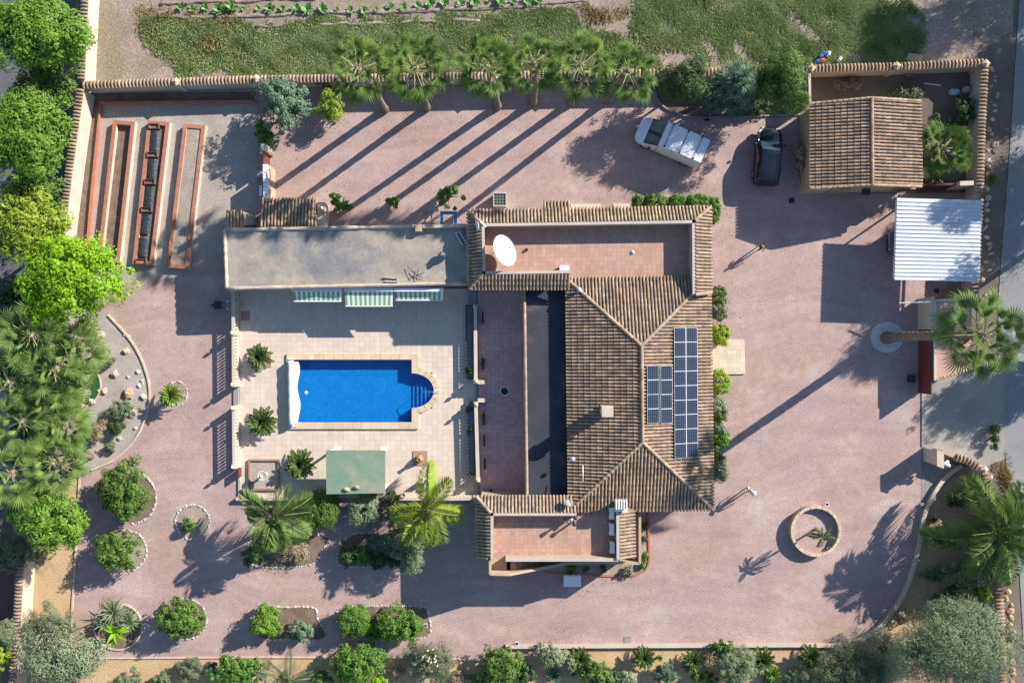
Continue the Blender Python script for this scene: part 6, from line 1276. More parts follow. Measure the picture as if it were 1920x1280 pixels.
# yard shrubs
plant('shrub', 'large round dark shrub in a stone ring, lower left of the gravel garden', 'shrub', 237, 932, 1.3, 58, 55, 1.3, L_mid, 'broad', dens=1.1)
plant('shrub', 'round dark shrub in a stone ring, left side below the largest one', 'shrub', 226, 1034, 1.2, 48, 46, 1.2, L_mid, 'broad', dens=1.1)
plant('shrub', 'round dark green shrub in a stone ring near the bottom kerb', 'shrub', 341, 1162, 1.2, 49, 46, 1.2, L_mid, 'broad', dens=1.15)
plant('shrub', 'tiny shrub in the middle of a large stone ring', 'shrub', 354, 986, .55, 17, 15, .45, L_mid, 'small')
plant('shrub', 'bright yellow-green bush at the left end of the lower middle bed', 'shrub', 500, 1166, 1.0, 34, 36, .9, L_lime, 'broad', dens=1.3)
plant('shrub', 'grey-green small bush at the right of the lower middle bed', 'shrub', 561, 1184, .8, 28, 25, .7, L_glau, 'broad')
plant('shrub', 'round green bush at the left end of the lower right shrub bed', 'shrub', 662, 1163, 1.1, 38, 37, 1.0, L_fresh, 'clip')
plant('shrub', 'small dark bush right behind the round green one in the lower bed', 'shrub', 700, 1182, .7, 26, 18, .5, L_mid, 'broad')
plant('shrub', 'dense green bush in the middle of the lower right shrub bed', 'shrub', 735, 1168, 1.1, 35, 36, .9, L_fresh, 'small', dens=1.2)
plant('shrub', 'loose yellowish bush at the right end of the lower right shrub bed', 'shrub', 770, 1176, 1.3, 32, 37, 1.0, L_fresh, 'broad', dens=.8)
# below pool
plant('shrub', 'clipped box-like green hedge bush left below the green pergola', 'hedge', 600, 956, 1.0, 46, 45, 1.0, L_mid, 'clip', dens=1.1)
plant('shrub', 'clipped square pale-leaved bush directly below the green pergola', 'hedge', 684, 957, .95, 40, 39, .9, L_grey, 'clip', dens=.8)
plant('shrub', 'green climber spreading along the lower edge of the green pergola', 'shrub', 690, 928, 1.6, 40, 10, .5, L_mid, 'broad')
plant('shrub', 'dark leafy bush right below the green pergola', 'shrub', 738, 955, 1.3, 26, 38, 1.1, L_dark, 'fine')
plant('shrub', 'feathery grey-green conifer below the bright feather palm', 'conifer', 766, 1034, 1.6, 38, 46, 1.4, L_grey, 'needle', dens=1.0)
plant('shrub', 'blue-green spiky shrub left of the feathery conifer', 'shrub', 722, 1018, .9, 28, 26, .8, L_glau, 'needle')
plant('shrub', 'dark low shrub at the left of the middle planting bed', 'shrub', 655, 1040, .8, 26, 26, .7, L_dark, 'broad')
plant('shrub', 'small fresh green bush in the middle planting bed', 'shrub', 680, 1043, .9, 18, 20, .7, L_fresh, 'fine')
plant('shrub', 'dark spreading shrub at the left end of the upper planting bed', 'shrub', 480, 1034, .9, 24, 32, .8, L_dark, 'broad')
plant('shrub', 'brown twiggy dried shrub in the upper planting bed', 'shrub', 550, 1035, .5, 44, 26, .45, L_dry, 'thin', dens=1.0)
plant('shrub', 'dark green groundcover under the conifer', 'shrub', 720, 1050, .4, 40, 16, .35, L_dark, 'broad')
# north yard
plant('shrub', 'tall grey-green bush left of the palm row, beside the boundary wall', 'shrub', 533, 192, 2.0, 50, 50, 1.5, L_glau, 'broad', dens=1.1)
plant('shrub', 'yellowish bush between the grey-green bush and the first palm', 'shrub', 618, 196, 1.2, 33, 37, 1.0, L_yellow, 'small', dens=.8)
plant('shrub', 'fresh green bush beside the garden gate pier', 'shrub', 497, 252, 1.0, 22, 26, .9, L_fresh, 'broad')
plant('shrub', 'reddish twiggy plant against the wall behind the yellowish bush', 'shrub', 612, 160, .9, 20, 12, .6, L_dry, 'thin')
plant('shrub', 'small green citrus bush right of the striped shed roof', 'shrub', 640, 380, .9, 25, 20, .75, L_fresh, 'broad')
plant('shrub', 'smallest round bush on the gravel above the grey garage roof', 'shrub', 733, 379, .6, 17, 14, .5, L_fresh, 'broad')
plant('shrub', 'sparse young tree on the gravel beside the blue frame', 'shrub', 838, 367, 1.3, 33, 27, .9, L_mid, 'broad', dens=.45)
plant('tree', 'dark rounded tree in the kerbed bed, nearest the last palm', 'tree', 1285, 150, 3.2, 55, 52, 2.2, L_dark, 'fine', 'trees in the kerbed bed above the vehicles', dens=1.1)
plant('tree', 'dense round tree in the kerbed bed beside the storage building', 'tree', 1466, 145, 3.5, 52, 70, 2.3, L_mid, 'fine', 'trees in the kerbed bed above the vehicles', dens=1.3)
plant('shrub', 'dark low undergrowth along the kerb below the spiky yucca', 'shrub', 1400, 198, .6, 75, 14, .5, L_dark, 'broad')
plant('shrub', 'dry climbing stems along the left wall of the storage building', 'shrub', 1500, 300, .9, 7, 60, .8, L_dry, 'thin', dens=1.4)
# hedge at the house top right and east side
for px, py, rx, ry, m_, l in ((1196, 377, 11, 10, L_mid, 'leftmost small bush at the upper right edge of the house'), (1228, 378, 26, 14, L_mid, 'dark green bush, second along the upper right edge of the house'), (1268, 380, 18, 13, L_fresh, 'bright green bush in the middle of the upper right house edge'), (1306, 380, 26, 14, L_fresh, 'green bush at the right part of the upper house edge'), (1336, 390, 13, 24, L_fresh, 'spiky green bush wrapping the upper right house corner')):
    plant('shrub', l, 'shrub', px, py + 1, .9, rx * 1.15, ry * 1.35, .95, m_, 'clip', 'bushes along the upper house edge', dens=1.4)
for px, py, rx, ry, m_, l in ((1343, 555, 13, 20, L_mid, 'topmost clipped bush on the right side of the house'), (1345, 583, 14, 20, L_olive, 'dull olive bush, second from top along the right house wall'), (1347, 627, 16, 24, L_yellow, 'bright yellow-green bush just above the doorstep'), (1347, 718, 16, 25, L_yellow, 'rounded yellow-green bush just below the doorstep'), (1346, 762, 14, 18, L_grey, 'pale grey-green bush on the right side of the house'), (1345, 780, 12, 12, L_mid, 'small green bush below the pale one on the right house side'), (1343, 802, 10, 12, L_glau, 'small bluish bush low on the right house side'), (1348, 822, 15, 20, L_fresh, 'fresh green bush near the lower right house side'), (1340, 845, 10, 18, L_mid, 'dark small bush before the last one on the right house side'), (1346, 878, 14, 28, L_olive, 'lowest olive brown bush on the right house side')):
    plant('shrub', l, 'shrub', px + 2, py, .9, rx * 1.45, ry * 1.12, .95, m_, 'clip', 'clipped bushes along the right house wall')
# bottom border
for d in ((440, 1256, 1.0, 38, 30, .8, L_fresh, 'broad', 'leafy green bush left of the big spiky palm at the bottom'), (360, 1252, .6, 26, 22, .5, L_olive, 'needle', 'tuft of olive grass-like shrub on the sandy bottom border'), (396, 1255, .5, 14, 14, .4, L_glau, 'needle', 'small blue-green tuft on the sandy bottom border'), (240, 1275, .6, 26, 18, .5, L_olive, 'fine', 'low olive shrub at the bottom beside the big grey shrub'), (672, 1252, 1.4, 54, 40, 1.2, L_fresh, 'broad', 'fresh green spreading shrub at the bottom left of centre'), (645, 1222, 1.3, 14, 12, .5, L_fresh, 'broad', 'single upright sprig above the fresh green bottom shrub'), (705, 1282, .8, 26, 14, .5, L_bright, 'broad', 'lime coloured low shrub at the very bottom'),
          (808, 1240, 1.1, 38, 36, 1.0, L_olive, 'needle', 'grassy shrub with pale plumes on the bottom border'), (745, 1262, .5, 20, 16, .4, L_dry, 'thin', 'reddish dry plant beside the grassy plume shrub'), (935, 1248, 1.1, 46, 34, 1.0, L_mid, 'broad', 'round leafy green shrub at the bottom, left end of the white kerb'), (1036, 1230, .9, 30, 22, .7, L_grey, 'small', 'pale grey-green shrub below the white kerb, left'), (1066, 1240, .8, 12, 18, .6, L_olive, 'small', 'small olive shrub touching the pale one below the kerb'), (1117, 1264, .9, 30, 24, .8, L_mid, 'broad', 'dark round shrub below the white kerb, left of the cycads'),
          (1245, 1262, .6, 20, 20, .5, L_glau, 'needle', 'blue-green tuft between two cycads on the bottom border'), (1360, 1216, .9, 25, 15, .7, L_mid, 'broad', 'green shrub growing against the white kerb between cycads'), (1382, 1252, 1.1, 40, 32, 1.0, L_grey, 'needle', 'silvery spreading shrub between the cycads at the bottom'), (1608, 1262, 1.3, 74, 40, 1.2, L_olive, 'needle', 'wide feathery olive shrub at the bottom right of the border'), (1490, 1272, .7, 26, 18, .6, L_glau, 'needle', 'grey-blue low shrub at the bottom between cycads'), (860, 1268, .5, 24, 16, .4, L_dry, 'thin', 'bare dry twigs left of the round leafy shrub at the bottom'), (1180, 1275, .6, 24, 14, .5, L_grey, 'small', 'small pale tuft at the very bottom below the first cycads'), (990, 1258, .6, 20, 18, .5, L_dark, 'broad', 'dark low plant right of the round leafy shrub at the bottom')):
    plant('shrub', d[8], 'shrub', d[0], d[1], d[2] * 1.1, d[3] * 1.22, d[4] * 1.22, d[5] * 1.15, d[6], d[7], dens=1.15)
plant('tree', 'large silvery grey-green tree in the bottom right corner', 'tree', 1800, 1206, 3.4, 116, 92, 2.4, L_grey, 'needle', dens=1.15, base=(1780, 1190), trunk=.22)
plant('shrub', 'dark shrub beneath the feather palm at the lower right', 'shrub', 1822, 1068, 1.5, 56, 38, 1.1, L_olive, 'fine')
plant('shrub', 'dry brown shrub against the curved white wall at the lower right', 'shrub', 1692, 1152, .6, 22, 24, .5, L_dry, 'thin')
plant('shrub', 'pale low shrub between curved wall and feather palm', 'shrub', 1752, 1075, .4, 30, 14, .3, L_glau, 'needle')
plant('shrub', 'yellowish trailing shrub at the road side below the feather palm', 'shrub', 1838, 1110, 1.1, 22, 22, .8, L_yellow, 'fine')
plant('shrub', 'weeds along the top of the verge beside the road near the entrance', 'shrub', 1866, 822, .5, 10, 34, .4, L_dark, 'fine')
plant('shrub', 'dark bush in the storage yard below the sacks', 'shrub', 1806, 205, .8, 22, 34, .6, L_dark, 'fine')
plant('shrub', 'small weed clump on the field beside the tyre wall corner', 'shrub', 1860, 335, .4, 8, 14, .3, L_mid, 'fine')
for d in ((1765, 1003, .8, 26, 22, .6, L_dark, 'broad', 'dark low bush added as shade between curved kerb and feather palm'), (1775, 1118, .8, 44, 26, .6, L_dark, 'fine', 'dark bush added as shade above the large silvery tree'), (1722, 1222, .9, 36, 26, .8, L_mid, 'fine', 'green bush added to darken the foot of the large silvery tree'), (1795, 935, .7, 24, 20, .6, L_dark, 'fine', 'dark bush added as shade beside the agaves at the entrance'), (1560, 1272, .8, 34, 22, .7, L_olive, 'needle', 'olive tuft left of the wide feathery shrub'), (1325, 1272, .6, 34, 16, .6, L_mid, 'broad', 'green shrub at the very bottom below the second cycad'), (1150, 1272, .6, 26, 16, .5, L_dark, 'broad', 'dark shrub at the very bottom right of the dark round one'), (895, 1278, .7, 30, 16, .6, L_mid, 'broad', 'low green shrub at the very bottom left of the round leafy one'), (480, 1262, .8, 26, 24, .7, L_mid, 'broad', 'green shrub behind the big spiky date palm'), (600, 1268, .8, 26, 20, .7, L_mid, 'broad', 'green shrub right of the big spiky date palm'), (300, 1272, .5, 22, 14, .4, L_olive, 'fine', 'low dull shrub on the sandy border at the bottom left'),  # first four bushes put in to darken soil that lies in shade
          (30, 690, 1.3, 60, 40, 1.0, L_dark, 'broad', 'dark undergrowth added as shade under the upper left fan palms'), (60, 775, 1.3, 60, 44, 1.0, L_dark, 'broad', 'dark undergrowth added as shade under the middle left fan palms'), (45, 850, 1.3, 60, 40, 1.0, L_dark, 'broad', 'dark undergrowth added as shade under the lower left fan palms'), (100, 725, .9, 40, 30, .7, L_dark, 'broad', 'dark undergrowth added as shade left of the putting green'), (85, 640, 1.0, 50, 30, .8, L_dark, 'broad', 'dark undergrowth added as shade below the lime tree beside the palms'), (15, 620, 1.2, 40, 40, 1.0, L_dark, 'broad', 'dark bush at the left edge above the palm cluster')):  # undergrowth put in to darken the gaps between the palms
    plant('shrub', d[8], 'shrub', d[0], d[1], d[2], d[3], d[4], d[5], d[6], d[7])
for d in ((1590, 158, .25, 40, 10, .2, L_dry, 'dry weeds along the top wall of the storage yard'), (1700, 170, .3, 50, 16, .2, L_olive, 'dull weeds in the middle of the dark storage yard'), (1775, 235, .4, 26, 18, .3, L_dark, 'dark weeds above the small fan palm in the storage yard'), (1760, 340, .3, 24, 8, .25, L_dark, 'weeds below the small fan palm in the storage yard')):
    plant('shrub', d[7], 'weeds', d[0], d[1], d[2], d[3], d[4], d[5], d[6], 'thin', dens=1.6, trunk=.02)
# desert garden
for d in ((228, 766, .6, 30, 22, .5, L_grey, 'needle', 'grey-green fuzzy shrub in the gravel garden'), (221, 800, .5, 20, 20, .5, L_dark, 'needle', 'dark round rosemary-like shrub in the gravel garden'), (207, 838, .3, 11, 10, .3, L_olive, 'needle', 'small tuft near the lower kerb of the gravel garden'), (209, 676, .35, 9, 9, .3, L_olive, 'fine', 'tiny green plant on the gravel right of the fan palms'), (178, 812, .5, 24, 26, .4, L_dry, 'thin', 'bare purple-brown twiggy shrub in the gravel garden, lower'), (193, 662, .5, 20, 14, .4, L_dry, 'thin', 'bare purple-brown twiggy shrub in the gravel garden, upper')):
    plant('shrub', d[8], 'shrub', d[0], d[1], d[2], d[3], d[4], d[5], d[6], d[7])
for k, (c_, t_) in enumerate(globals().get('PLANTED', [])):
    rng = np.random.default_rng(k); p = rng.normal(size=(160, 3)) * np.array([.08, .25, .07]) + np.array([c_.x, c_.y, ZV + .36]); V, F = leaves_mesh('f', p, rng.normal(size=(160, 3)) + np.array([0, 0, 1]), rng.normal(size=(160, 3)), np.full(160, .12), np.full(160, .06), L_dark, rng); obj_np('foliage', mesh_np('foliage', V, [F], [L_dark]), t_)
# trough plants
for px, py, l in ((880, 697, 'small dark plant in the upper slate trough'), (880, 769, 'leafy plant at the top of the lower slate trough'), (884, 806, 'small reddish pot plant in the lower slate trough')):
    plant('shrub', l, 'plant', px, py, .5, 8, 7, .2, L_dark, 'small', trunk=.03)
# ---------------------------------------------------------------- palms
def fan_mesh(seed, m, pet=1.2, Rf=.92, droop=.3, nseg=22):
    r = random.Random(seed); mb = MB(); n = 6
    path = [Vector((pet * i / n, 0, -.10 * (i / n) ** 2)) for i in range(n + 1)]
    mb.tube(path, [.035 - .018 * i / n for i in range(n + 1)], 4, mi=1)
    o = path[-1]; span = R(100)
    for i in range(nseg):
        a = -span + 2 * span * (i + .5) / nseg; da = span / nseg; L = Rf * (.66 + .34 * math.cos(a * .62)) * r.uniform(.9, 1.08)
        fold = .05 * Rf; cone = .22 * abs(math.sin(a)) ** 1.2
        def pt(ang, rr, dz): return o + Vector((math.cos(ang) * rr, math.sin(ang) * rr, dz + cone * rr * 1.5 - droop * (rr / Rf) ** 2.2 * .45))
        tw = r.uniform(-.05, .05)
        b = pt(a, .05, 0); ml, mc, mr = pt(a - da, L * .42, -fold), pt(a, L * .46, 0), pt(a + da, L * .42, -fold); tip = pt(a + tw, L, -droop * .25 * r.uniform(.3, 1.9)); q = pt(a, L * .74, -droop * .05)
        w = Vector((-math.sin(a), math.cos(a), 0)) * L * .030
        mb.add([b, ml, mc, mr, q - w, q + w, tip], [(0, 1, 2), (0, 2, 3), (1, 4, 2), (2, 5, 3), (4, 5, 2), (4, 6, 5)], 0)
    return mb.mesh('fan_frond', [m, L_petiole])
FAN = [fan_mesh(i, L_fan, droop=.25 + .16 * i) for i in range(4)]; FANP = [fan_mesh(i + 9, L_fanpale, droop=.25 + .16 * i, Rf=1.0, pet=1.1) for i in range(4)]; FANDRY = [fan_mesh(40, L_dry, droop=.9)]
def palm_trunk(t, b, top, r0, r1, flare=1.35):
    mb = MB(); n = max(14, int((top - b).length / .28)); path, rad = [], []
    for i in range(n + 1):
        f = i / n; q = b.lerp(top, f) + Vector((math.sin(f * 3.1) * .10, math.sin(f * 2.3 + 1) * .06, 0)) * math.sin(f * math.pi)
        path.append(q); rad.append((r0 + (r1 - r0) * f) * (1 + (flare - 1) * max(0, 1 - f * 9)) * (1.05 if i % 2 else .95))
    mb.tube(path, rad, 12); return mb.build('trunk', palmbark, t)
def fan_palm(label, base, crown, z, size, meshes=FAN, n=34, r0=.23, r1=.16, group=None, dry=3, name='fan_palm', seed=1, emin=-38, stub=True):
    b = P(*base, -.05); top = P(*crown, z); t = thing(name, label, 'palm', (b.x, b.y, 0), group); palm_trunk(t, b, top, r0, r1); r = random.Random(seed)
    for i in range(n):
        f = i / (n - 1); el = 80 + (emin - 80) * f ** .75 + r.uniform(-9, 9); az = i * 2.39996 + r.uniform(-.25, .25); s = size * (.6 + .42 * min(1, f * 2.2)) * r.uniform(.9, 1.08)
        inst('frond', meshes[min(3, int(f * 4))], t, top + Vector((0, 0, -.28 * f)), (r.uniform(-.75, .75), -R(el), az), (s, s, s))
    for i in range(dry): inst('dry_frond', FANDRY[0], t, top + Vector((0, 0, -.4)), (0, R(62 + r.uniform(-8, 12)), r.uniform(0, 6.28)), (size * .8,) * 3)
    if stub:
        mb = MB(); mb.lathe(top + Vector((0, 0, -.75)), [(r1 * 1.02, 0), (r1 * 1.7, .3), (r1 * 1.5, .6), (.05, .85)], 10); mb.build('crown_shaft', L_dry, t)
    return t
PR = 'fan palms in the row along the field wall'
for i, (b, c, l) in enumerate((((722, 206), (669, 128), 'fan palm at the left end of the row along the field wall'), ((800, 203), (776, 126), 'second fan palm from the left in the row along the field wall'), ((933, 200), (911, 123), 'third fan palm from the left in the row along the field wall'), ((1000, 193), (1001, 117), 'fourth fan palm from the left in the row along the field wall'), ((1070, 193), (1088, 120), 'fifth fan palm from the left in the row along the field wall'), ((1138, 188), (1178, 132), 'fan palm at the right end of the row along the field wall'))):
    fan_palm(l, b, c, 9.2, (1.02, 1.1, 1.05, .95, 1.08, 1.0)[i], n=(21, 24, 23, 19, 22, 20)[i], dry=(2, 4, 3, 2, 5, 3)[i], group=PR, seed=i + 3, r0=.25, r1=.17)
fan_palm('very tall fan palm leaning over the gate store at the right', (1660, 633), (1846, 628), 11.6, 1.3, n=25, seed=30, r0=.33, r1=.24, emin=-30)
LG = 'fan palms in the cluster beside the gravel garden'
for i, (px, py, z, sz, l) in enumerate(((58, 630, 5.6, 1.25, 'topmost fan palm of the left cluster'), (128, 655, 4.6, 1.15, 'fan palm of the left cluster nearest the lime tree, leaning over the gravel'), (98, 694, 5.2, 1.2, 'fan palm in the upper middle of the left cluster'), (14, 716, 5.4, 1.2, 'fan palm at the left edge in the middle of the cluster'), (88, 742, 4.6, 1.2, 'fan palm of the left cluster beside the putting green'), (40, 790, 5.0, 1.15, 'fan palm left of centre in the lower half of the left cluster'), (112, 800, 4.0, 1.05, 'lower right fan palm of the left cluster, above the twiggy shrub'), (98, 868, 4.4, 1.15, 'lowest large fan palm of the left cluster'), (18, 890, 5.0, 1.15, 'fan palm at the left edge near the lower lime tree'))):
    gp_ = P(px, py, z); b = ((gp_.x * FOC / CAM_H) + 960 + 4, 640 - gp_.y * FOC / CAM_H + 3); fan_palm(l, b, (px, py), z, sz, FANP, n=22, group=LG, seed=i + 50, r0=.26, r1=.2, dry=2, emin=-45)
fan_palm('small bushy fan palm beside the storage building', (1742, 292), (1770, 278), 2.0, 1.0, n=32, seed=80, r0=.2, r1=.2, dry=2, emin=-20)
# yucca in the kerbed bed
def rosette_mesh(seed, n, L, w, m, emin=-10, emax=85, seg=3, curve=.25):
    r = random.Random(seed); mb = MB()
    for i in range(n):
        f = i / n; el = R(emax + (emin - emax) * f + r.uniform(-6, 6)); az = i * 2.39996 + r.uniform(-.2, .2); l = L * r.uniform(.8, 1.1); s = Vector((-math.sin(az), math.cos(az), 0)); V = []
        for k in range(seg + 1):
            q = k / seg; d = Vector((math.cos(az) * math.cos(el), math.sin(az) * math.cos(el), math.sin(el))) * l * q + Vector((0, 0, -curve * l * q * q)); ww = w * (1 - q ** 2.2) if k else w * .8
            V += [d - s * ww, d + s * ww + Vector((0, 0, 0))]
        mb.add(V, [(2 * k, 2 * k + 1, 2 * k + 3, 2 * k + 2) for k in range(seg)])
    return mb.mesh('leaf_rosette', m)
YUC = rosette_mesh(1, 90, .75, .028, L_glau, emin=-50); YUCP = rosette_mesh(2, 80, .7, .03, L_grey, emin=-40); AGA = rosette_mesh(3, 46, .62, .045, L_cycas, emin=0, curve=.05); AGB = rosette_mesh(4, 40, .6, .05, L_fresh, emin=5, curve=.1)
t = thing('yucca', 'spiky grey-green yucca with several heads in the kerbed bed above the vehicles', 'yucca', P(1380, 165, 0)); r = random.Random(4)
for k in range(26):
    a = k * 2.4; rr = .27 * math.sqrt(k); z = 5.0 - .13 * k; q = P(1384, 157, 3.6) + Vector((math.cos(a) * rr, math.sin(a) * rr * 1.15, 0)); inst('leaf_head', YUC, t, (q.x, q.y, z), (r.uniform(-.4, .4), r.uniform(-.4, .4), a), (1.0,) * 3)
    mb = MB(); bq = P(1380, 165, 0); mb.tube([(bq.x, bq.y, -.1), (q.x, q.y, z)], [.1, .05], 6); mb.build('stem', palmbark, t)
for px, py, z, s, me, l in ((1828, 915, .7, 1.15, AGA, 'dark spiky agave below the short curved tiled wall'), (1846, 930, .8, 1.3, AGB, 'bright spiky agave beside the ochre stone row'), (1832, 945, .6, 1.1, AGA, 'second dark agave above the feather palm'), (1752, 975, .5, .8, AGB, 'small striped agave beside the curved white kerb'), (1490, 1268, .5, 1.0, YUCP, 'pale yucca at the bottom edge between the cycads'), (1040, 1268, .5, 1.1, YUC, 'yucca tuft at the bottom below the pale grey shrub'), (1075, 1262, .5, .9, YUCP, 'second yucca tuft at the bottom beside the dark round shrub'), (1238, 1235, .5, .55, AGB, 'small yellow-tipped rosette between the first two cycads'), (1655, 1218, .5, 1.0, AGA, 'dark rosette in the corner of the curved white wall'), (742, 1028, .7, 1.1, YUC, 'blue-green yucca beside the feathery conifer'), (770, 1010, .8, 1.1, YUC, 'yucca head under the bright feather palm'), (208, 1150, .9, 2.0, YUCP, 'grassy grey yucca in the kerbed ring above the banana'), (238, 1168, .8, 1.5, YUCP, 'second grassy yucca right of the banana plant'), (196, 1168, .8, 1.6, YUCP, 'left grassy yucca in the kerbed ring'), (1440, 1278, .4, .7, YUC, 'small tuft at the very bottom near the silvery shrub')):
    q = P(px, py, z); t = thing('rosette_plant', l, 'agave' if 'agave' in l else 'yucca', (q.x, q.y, 0)); inst('leaf_head', me, t, (q.x, q.y, z * .6), (0, 0, px), (s,) * 3); mb = MB(); mb.tube([(q.x, q.y, -.05), (q.x, q.y, z * .62)], [.1, .08], 7); mb.build('stem', palmbark, t)
# feather palms and cycads
def feather_mesh(seed, m, nl=34, ll=.26, w=.018, arc=.42, lift=.0, fwd=.75, sag=.35, start=.16, name='frond', plume=.15):
    r = random.Random(seed); mb = MB(); n = 8; cur = lambda s: Vector((s - .08 * s * s, 0, lift * s - arc * s * s))
    mb.tube([cur(i / n) for i in range(n + 1)], [.017 * (1 - .8 * i / n) + .002 for i in range(n + 1)], 4, mi=1)
    for i in range(nl):
        s = start + (1 - start) * (i + .5) / nl; p = cur(s); L = ll * (math.sin(math.pi * (.12 + .86 * (i + .5) / nl)) ** .6) * r.uniform(.85, 1.1)
        for sd in (-1, 1):
            d = Vector((fwd * (.5 + .6 * s), sd, .25 - sag * .4 + r.uniform(-plume, plume))).normalized(); sp = Vector((w, 0, 0)); mid = p + d * L * .5; tip = p + d * L + Vector((0, 0, -sag * L))
            mb.add([p, mid - sp, tip, mid + sp + Vector((0, 0, .006))], [(0, 1, 2, 3)], 0)
    return mb.mesh(name, [m, L_petiole])
def feather_palm(label, base, crown, z, L, meshes, n=16, emin=-10, emax=75, name='feather_palm', r0=.18, r1=.14, cat='palm', group=None, seed=1, trunk=True):
    jit = .12 if name == 'cycad' else .45; b = P(*base, -.05); top = P(*crown, z); t = thing(name, label, cat, (b.x, b.y, 0), group); r = random.Random(seed)
    if trunk: palm_trunk(t, b, top, r0, r1)
    for i in range(n):
        f = i / (n - 1); el = emax + (emin - emax) * f + r.uniform(-6, 6); az = i * 2.39996 + r.uniform(-jit, jit); s = L * (.7 + .35 * f) * r.uniform(.82, 1.1)
        inst('frond', meshes[i % len(meshes)], t, top, (r.uniform(-.35, .35), -R(el), az), (s, s, s))
    return t
QP = [feather_mesh(i, L_feather, nl=52, ll=.36, w=.017, arc=.45 + .14 * i, lift=.15, sag=.75, plume=.5) for i in range(3)]; QB = [feather_mesh(i + 5, L_featherbright, nl=52, ll=.36, w=.017, arc=.45 + .14 * i, lift=.15, sag=.75, plume=.5) for i in range(3)]
DG = [feather_mesh(i + 9, L_grey, nl=34, ll=.22, w=.012, arc=.2, sag=.1, fwd=1.1) for i in range(2)]
feather_palm('green feather palm below the left end of the pool terrace', (518, 982), (514, 968), 3.0, 2.5, QP, 19, emin=0, seed=3)
feather_palm('yellow-green feather palm below the right end of the pool terrace', (795, 975), (800, 955), 3.2, 2.6, QB, 15, emin=0, seed=5)
feather_palm('feather palm leaning over the roadside wall at the lower right', (1835, 985), (1868, 995), 3.4, 3.6, QP, 20, emin=-5, seed=9)
feather_palm('big grey spiky date palm at the bottom left of centre', (540, 1262), (540, 1275), 1.2, 2.5, DG, 22, emin=5, seed=11, r0=.3, r1=.25)
feather_palm('young palm leaning in the round planter', (1526, 992), (1543, 1006), 2.6, .85, [feather_mesh(30, L_olive, nl=18, ll=.3, w=.06, arc=.7, sag=.5)], 12, emin=-25, r0=.08, r1=.06, seed=13)
CY = [feather_mesh(i + 20, L_cycas, nl=32, ll=.2, w=.03, arc=.22, lift=.05, sag=-.1, fwd=.8, start=.08) for i in range(3)]; CYB = [feather_mesh(i + 24, L_cycasb, nl=32, ll=.2, w=.03, arc=.22, lift=.05, sag=-.1, fwd=.8, start=.08) for i in range(3)]
for i, (px, py, L, z, M_, l) in enumerate(((321, 741, .84, 1.0, CYB, 'bright cycad in a stone ring right of the gravel garden'), (485, 669, .92, .75, CY, 'upper cycad on the left side of the pool terrace'), (491, 791, 1.05, .75, CY, 'cycad on the pool terrace just below left of the pool'), (563, 869, 1.1, .75, CY, 'cycad beside the green pergola'), (1207, 1232, .85, .6, CY, 'first large cycad from the left below the white kerb'), (1300, 1238, .82, .6, CY, 'second large cycad from the left below the white kerb'), (1428, 1237, .9, .6, CY, 'third cycad below the white kerb, with pale centre'), (1519, 1230, .82, .6, CY, 'fourth cycad below the white kerb, near the curve'), (1088, 1234, .8, .6, CY, 'cycad touching the pale grey shrub below the kerb'), (1448, 1262, .6, .4, CYB, 'small cycad low on the bottom border near the silvery shrub'))):
    g_ = P(px, py, z); b = (960 + g_.x * FOC / CAM_H, 640 - g_.y * FOC / CAM_H); feather_palm(l, b, (px, py), z, L * 1.12, M_, 50, emin=-8, emax=72, name='cycad', r0=.16, r1=.14, cat='cycad', group='cycads', seed=i + 60)
# banana
t = thing('banana_plant', 'bright banana-like plant with broad leaves in the lower left ring', 'banana plant', P(217, 1184, 0)); mb = MB()
for k in range(6):
    x0_, x1_ = k / 6, (k + 1) / 6; w0, w1 = .13 * math.sin(math.pi * (.12 + .85 * x0_)), .13 * math.sin(math.pi * min(1, .12 + .85 * x1_)); z0_, z1_ = .3 * x0_ - .5 * x0_ ** 2, .3 * x1_ - .5 * x1_ ** 2
    mb.add([(x0_, -w0, z0_ + w0 * .3), (x0_, 0, z0_), (x0_, w0, z0_ + w0 * .3), (x1_, -w1, z1_ + w1 * .3), (x1_, 0, z1_), (x1_, w1, z1_ + w1 * .3)], [(0, 1, 4, 3), (1, 2, 5, 4)])
BN = mb.mesh('leaf', L_bright); q = P(218, 1183, 1.0)
for k in range(12): inst('leaf', BN, t, (q.x, q.y, .9 + .02 * k), (0, -R(10 + (k % 4) * 15), k * 2.4), (.85 + .06 * (k % 3),) * 3)
mb = MB(); mb.tube([(q.x, q.y, 0), (q.x, q.y, .95)], [.1, .06], 8); mb.build('stem', L_fresh, t)
# pale plumes on the grassy shrub
q = P(808, 1236, 1.9); t = thing('grass_plumes', 'pale feathery plumes rising from the grassy shrub at the bottom', 'plumes', (q.x, q.y, 0)); rng = np.random.default_rng(3)
for k in range(16):
    a, rr = rng.uniform(0, 6.28), rng.uniform(.1, .9); e = Vector((q.x + math.cos(a) * rr, q.y + math.sin(a) * rr, 1.9 + rng.uniform(-.2, .2))); mb = MB(); mb.tube([Vector((q.x, q.y, .4)), e], .01, 4); mb.lathe(e, [(.015, -.05), (.06, .06), (.045, .16), (.01, .26)], 6); mb.build('plume', mat('plume_cream', (.6, .52, .4), (.5, .43, .33)) if 'plume_cream' not in MATS else MATS['plume_cream'], t)
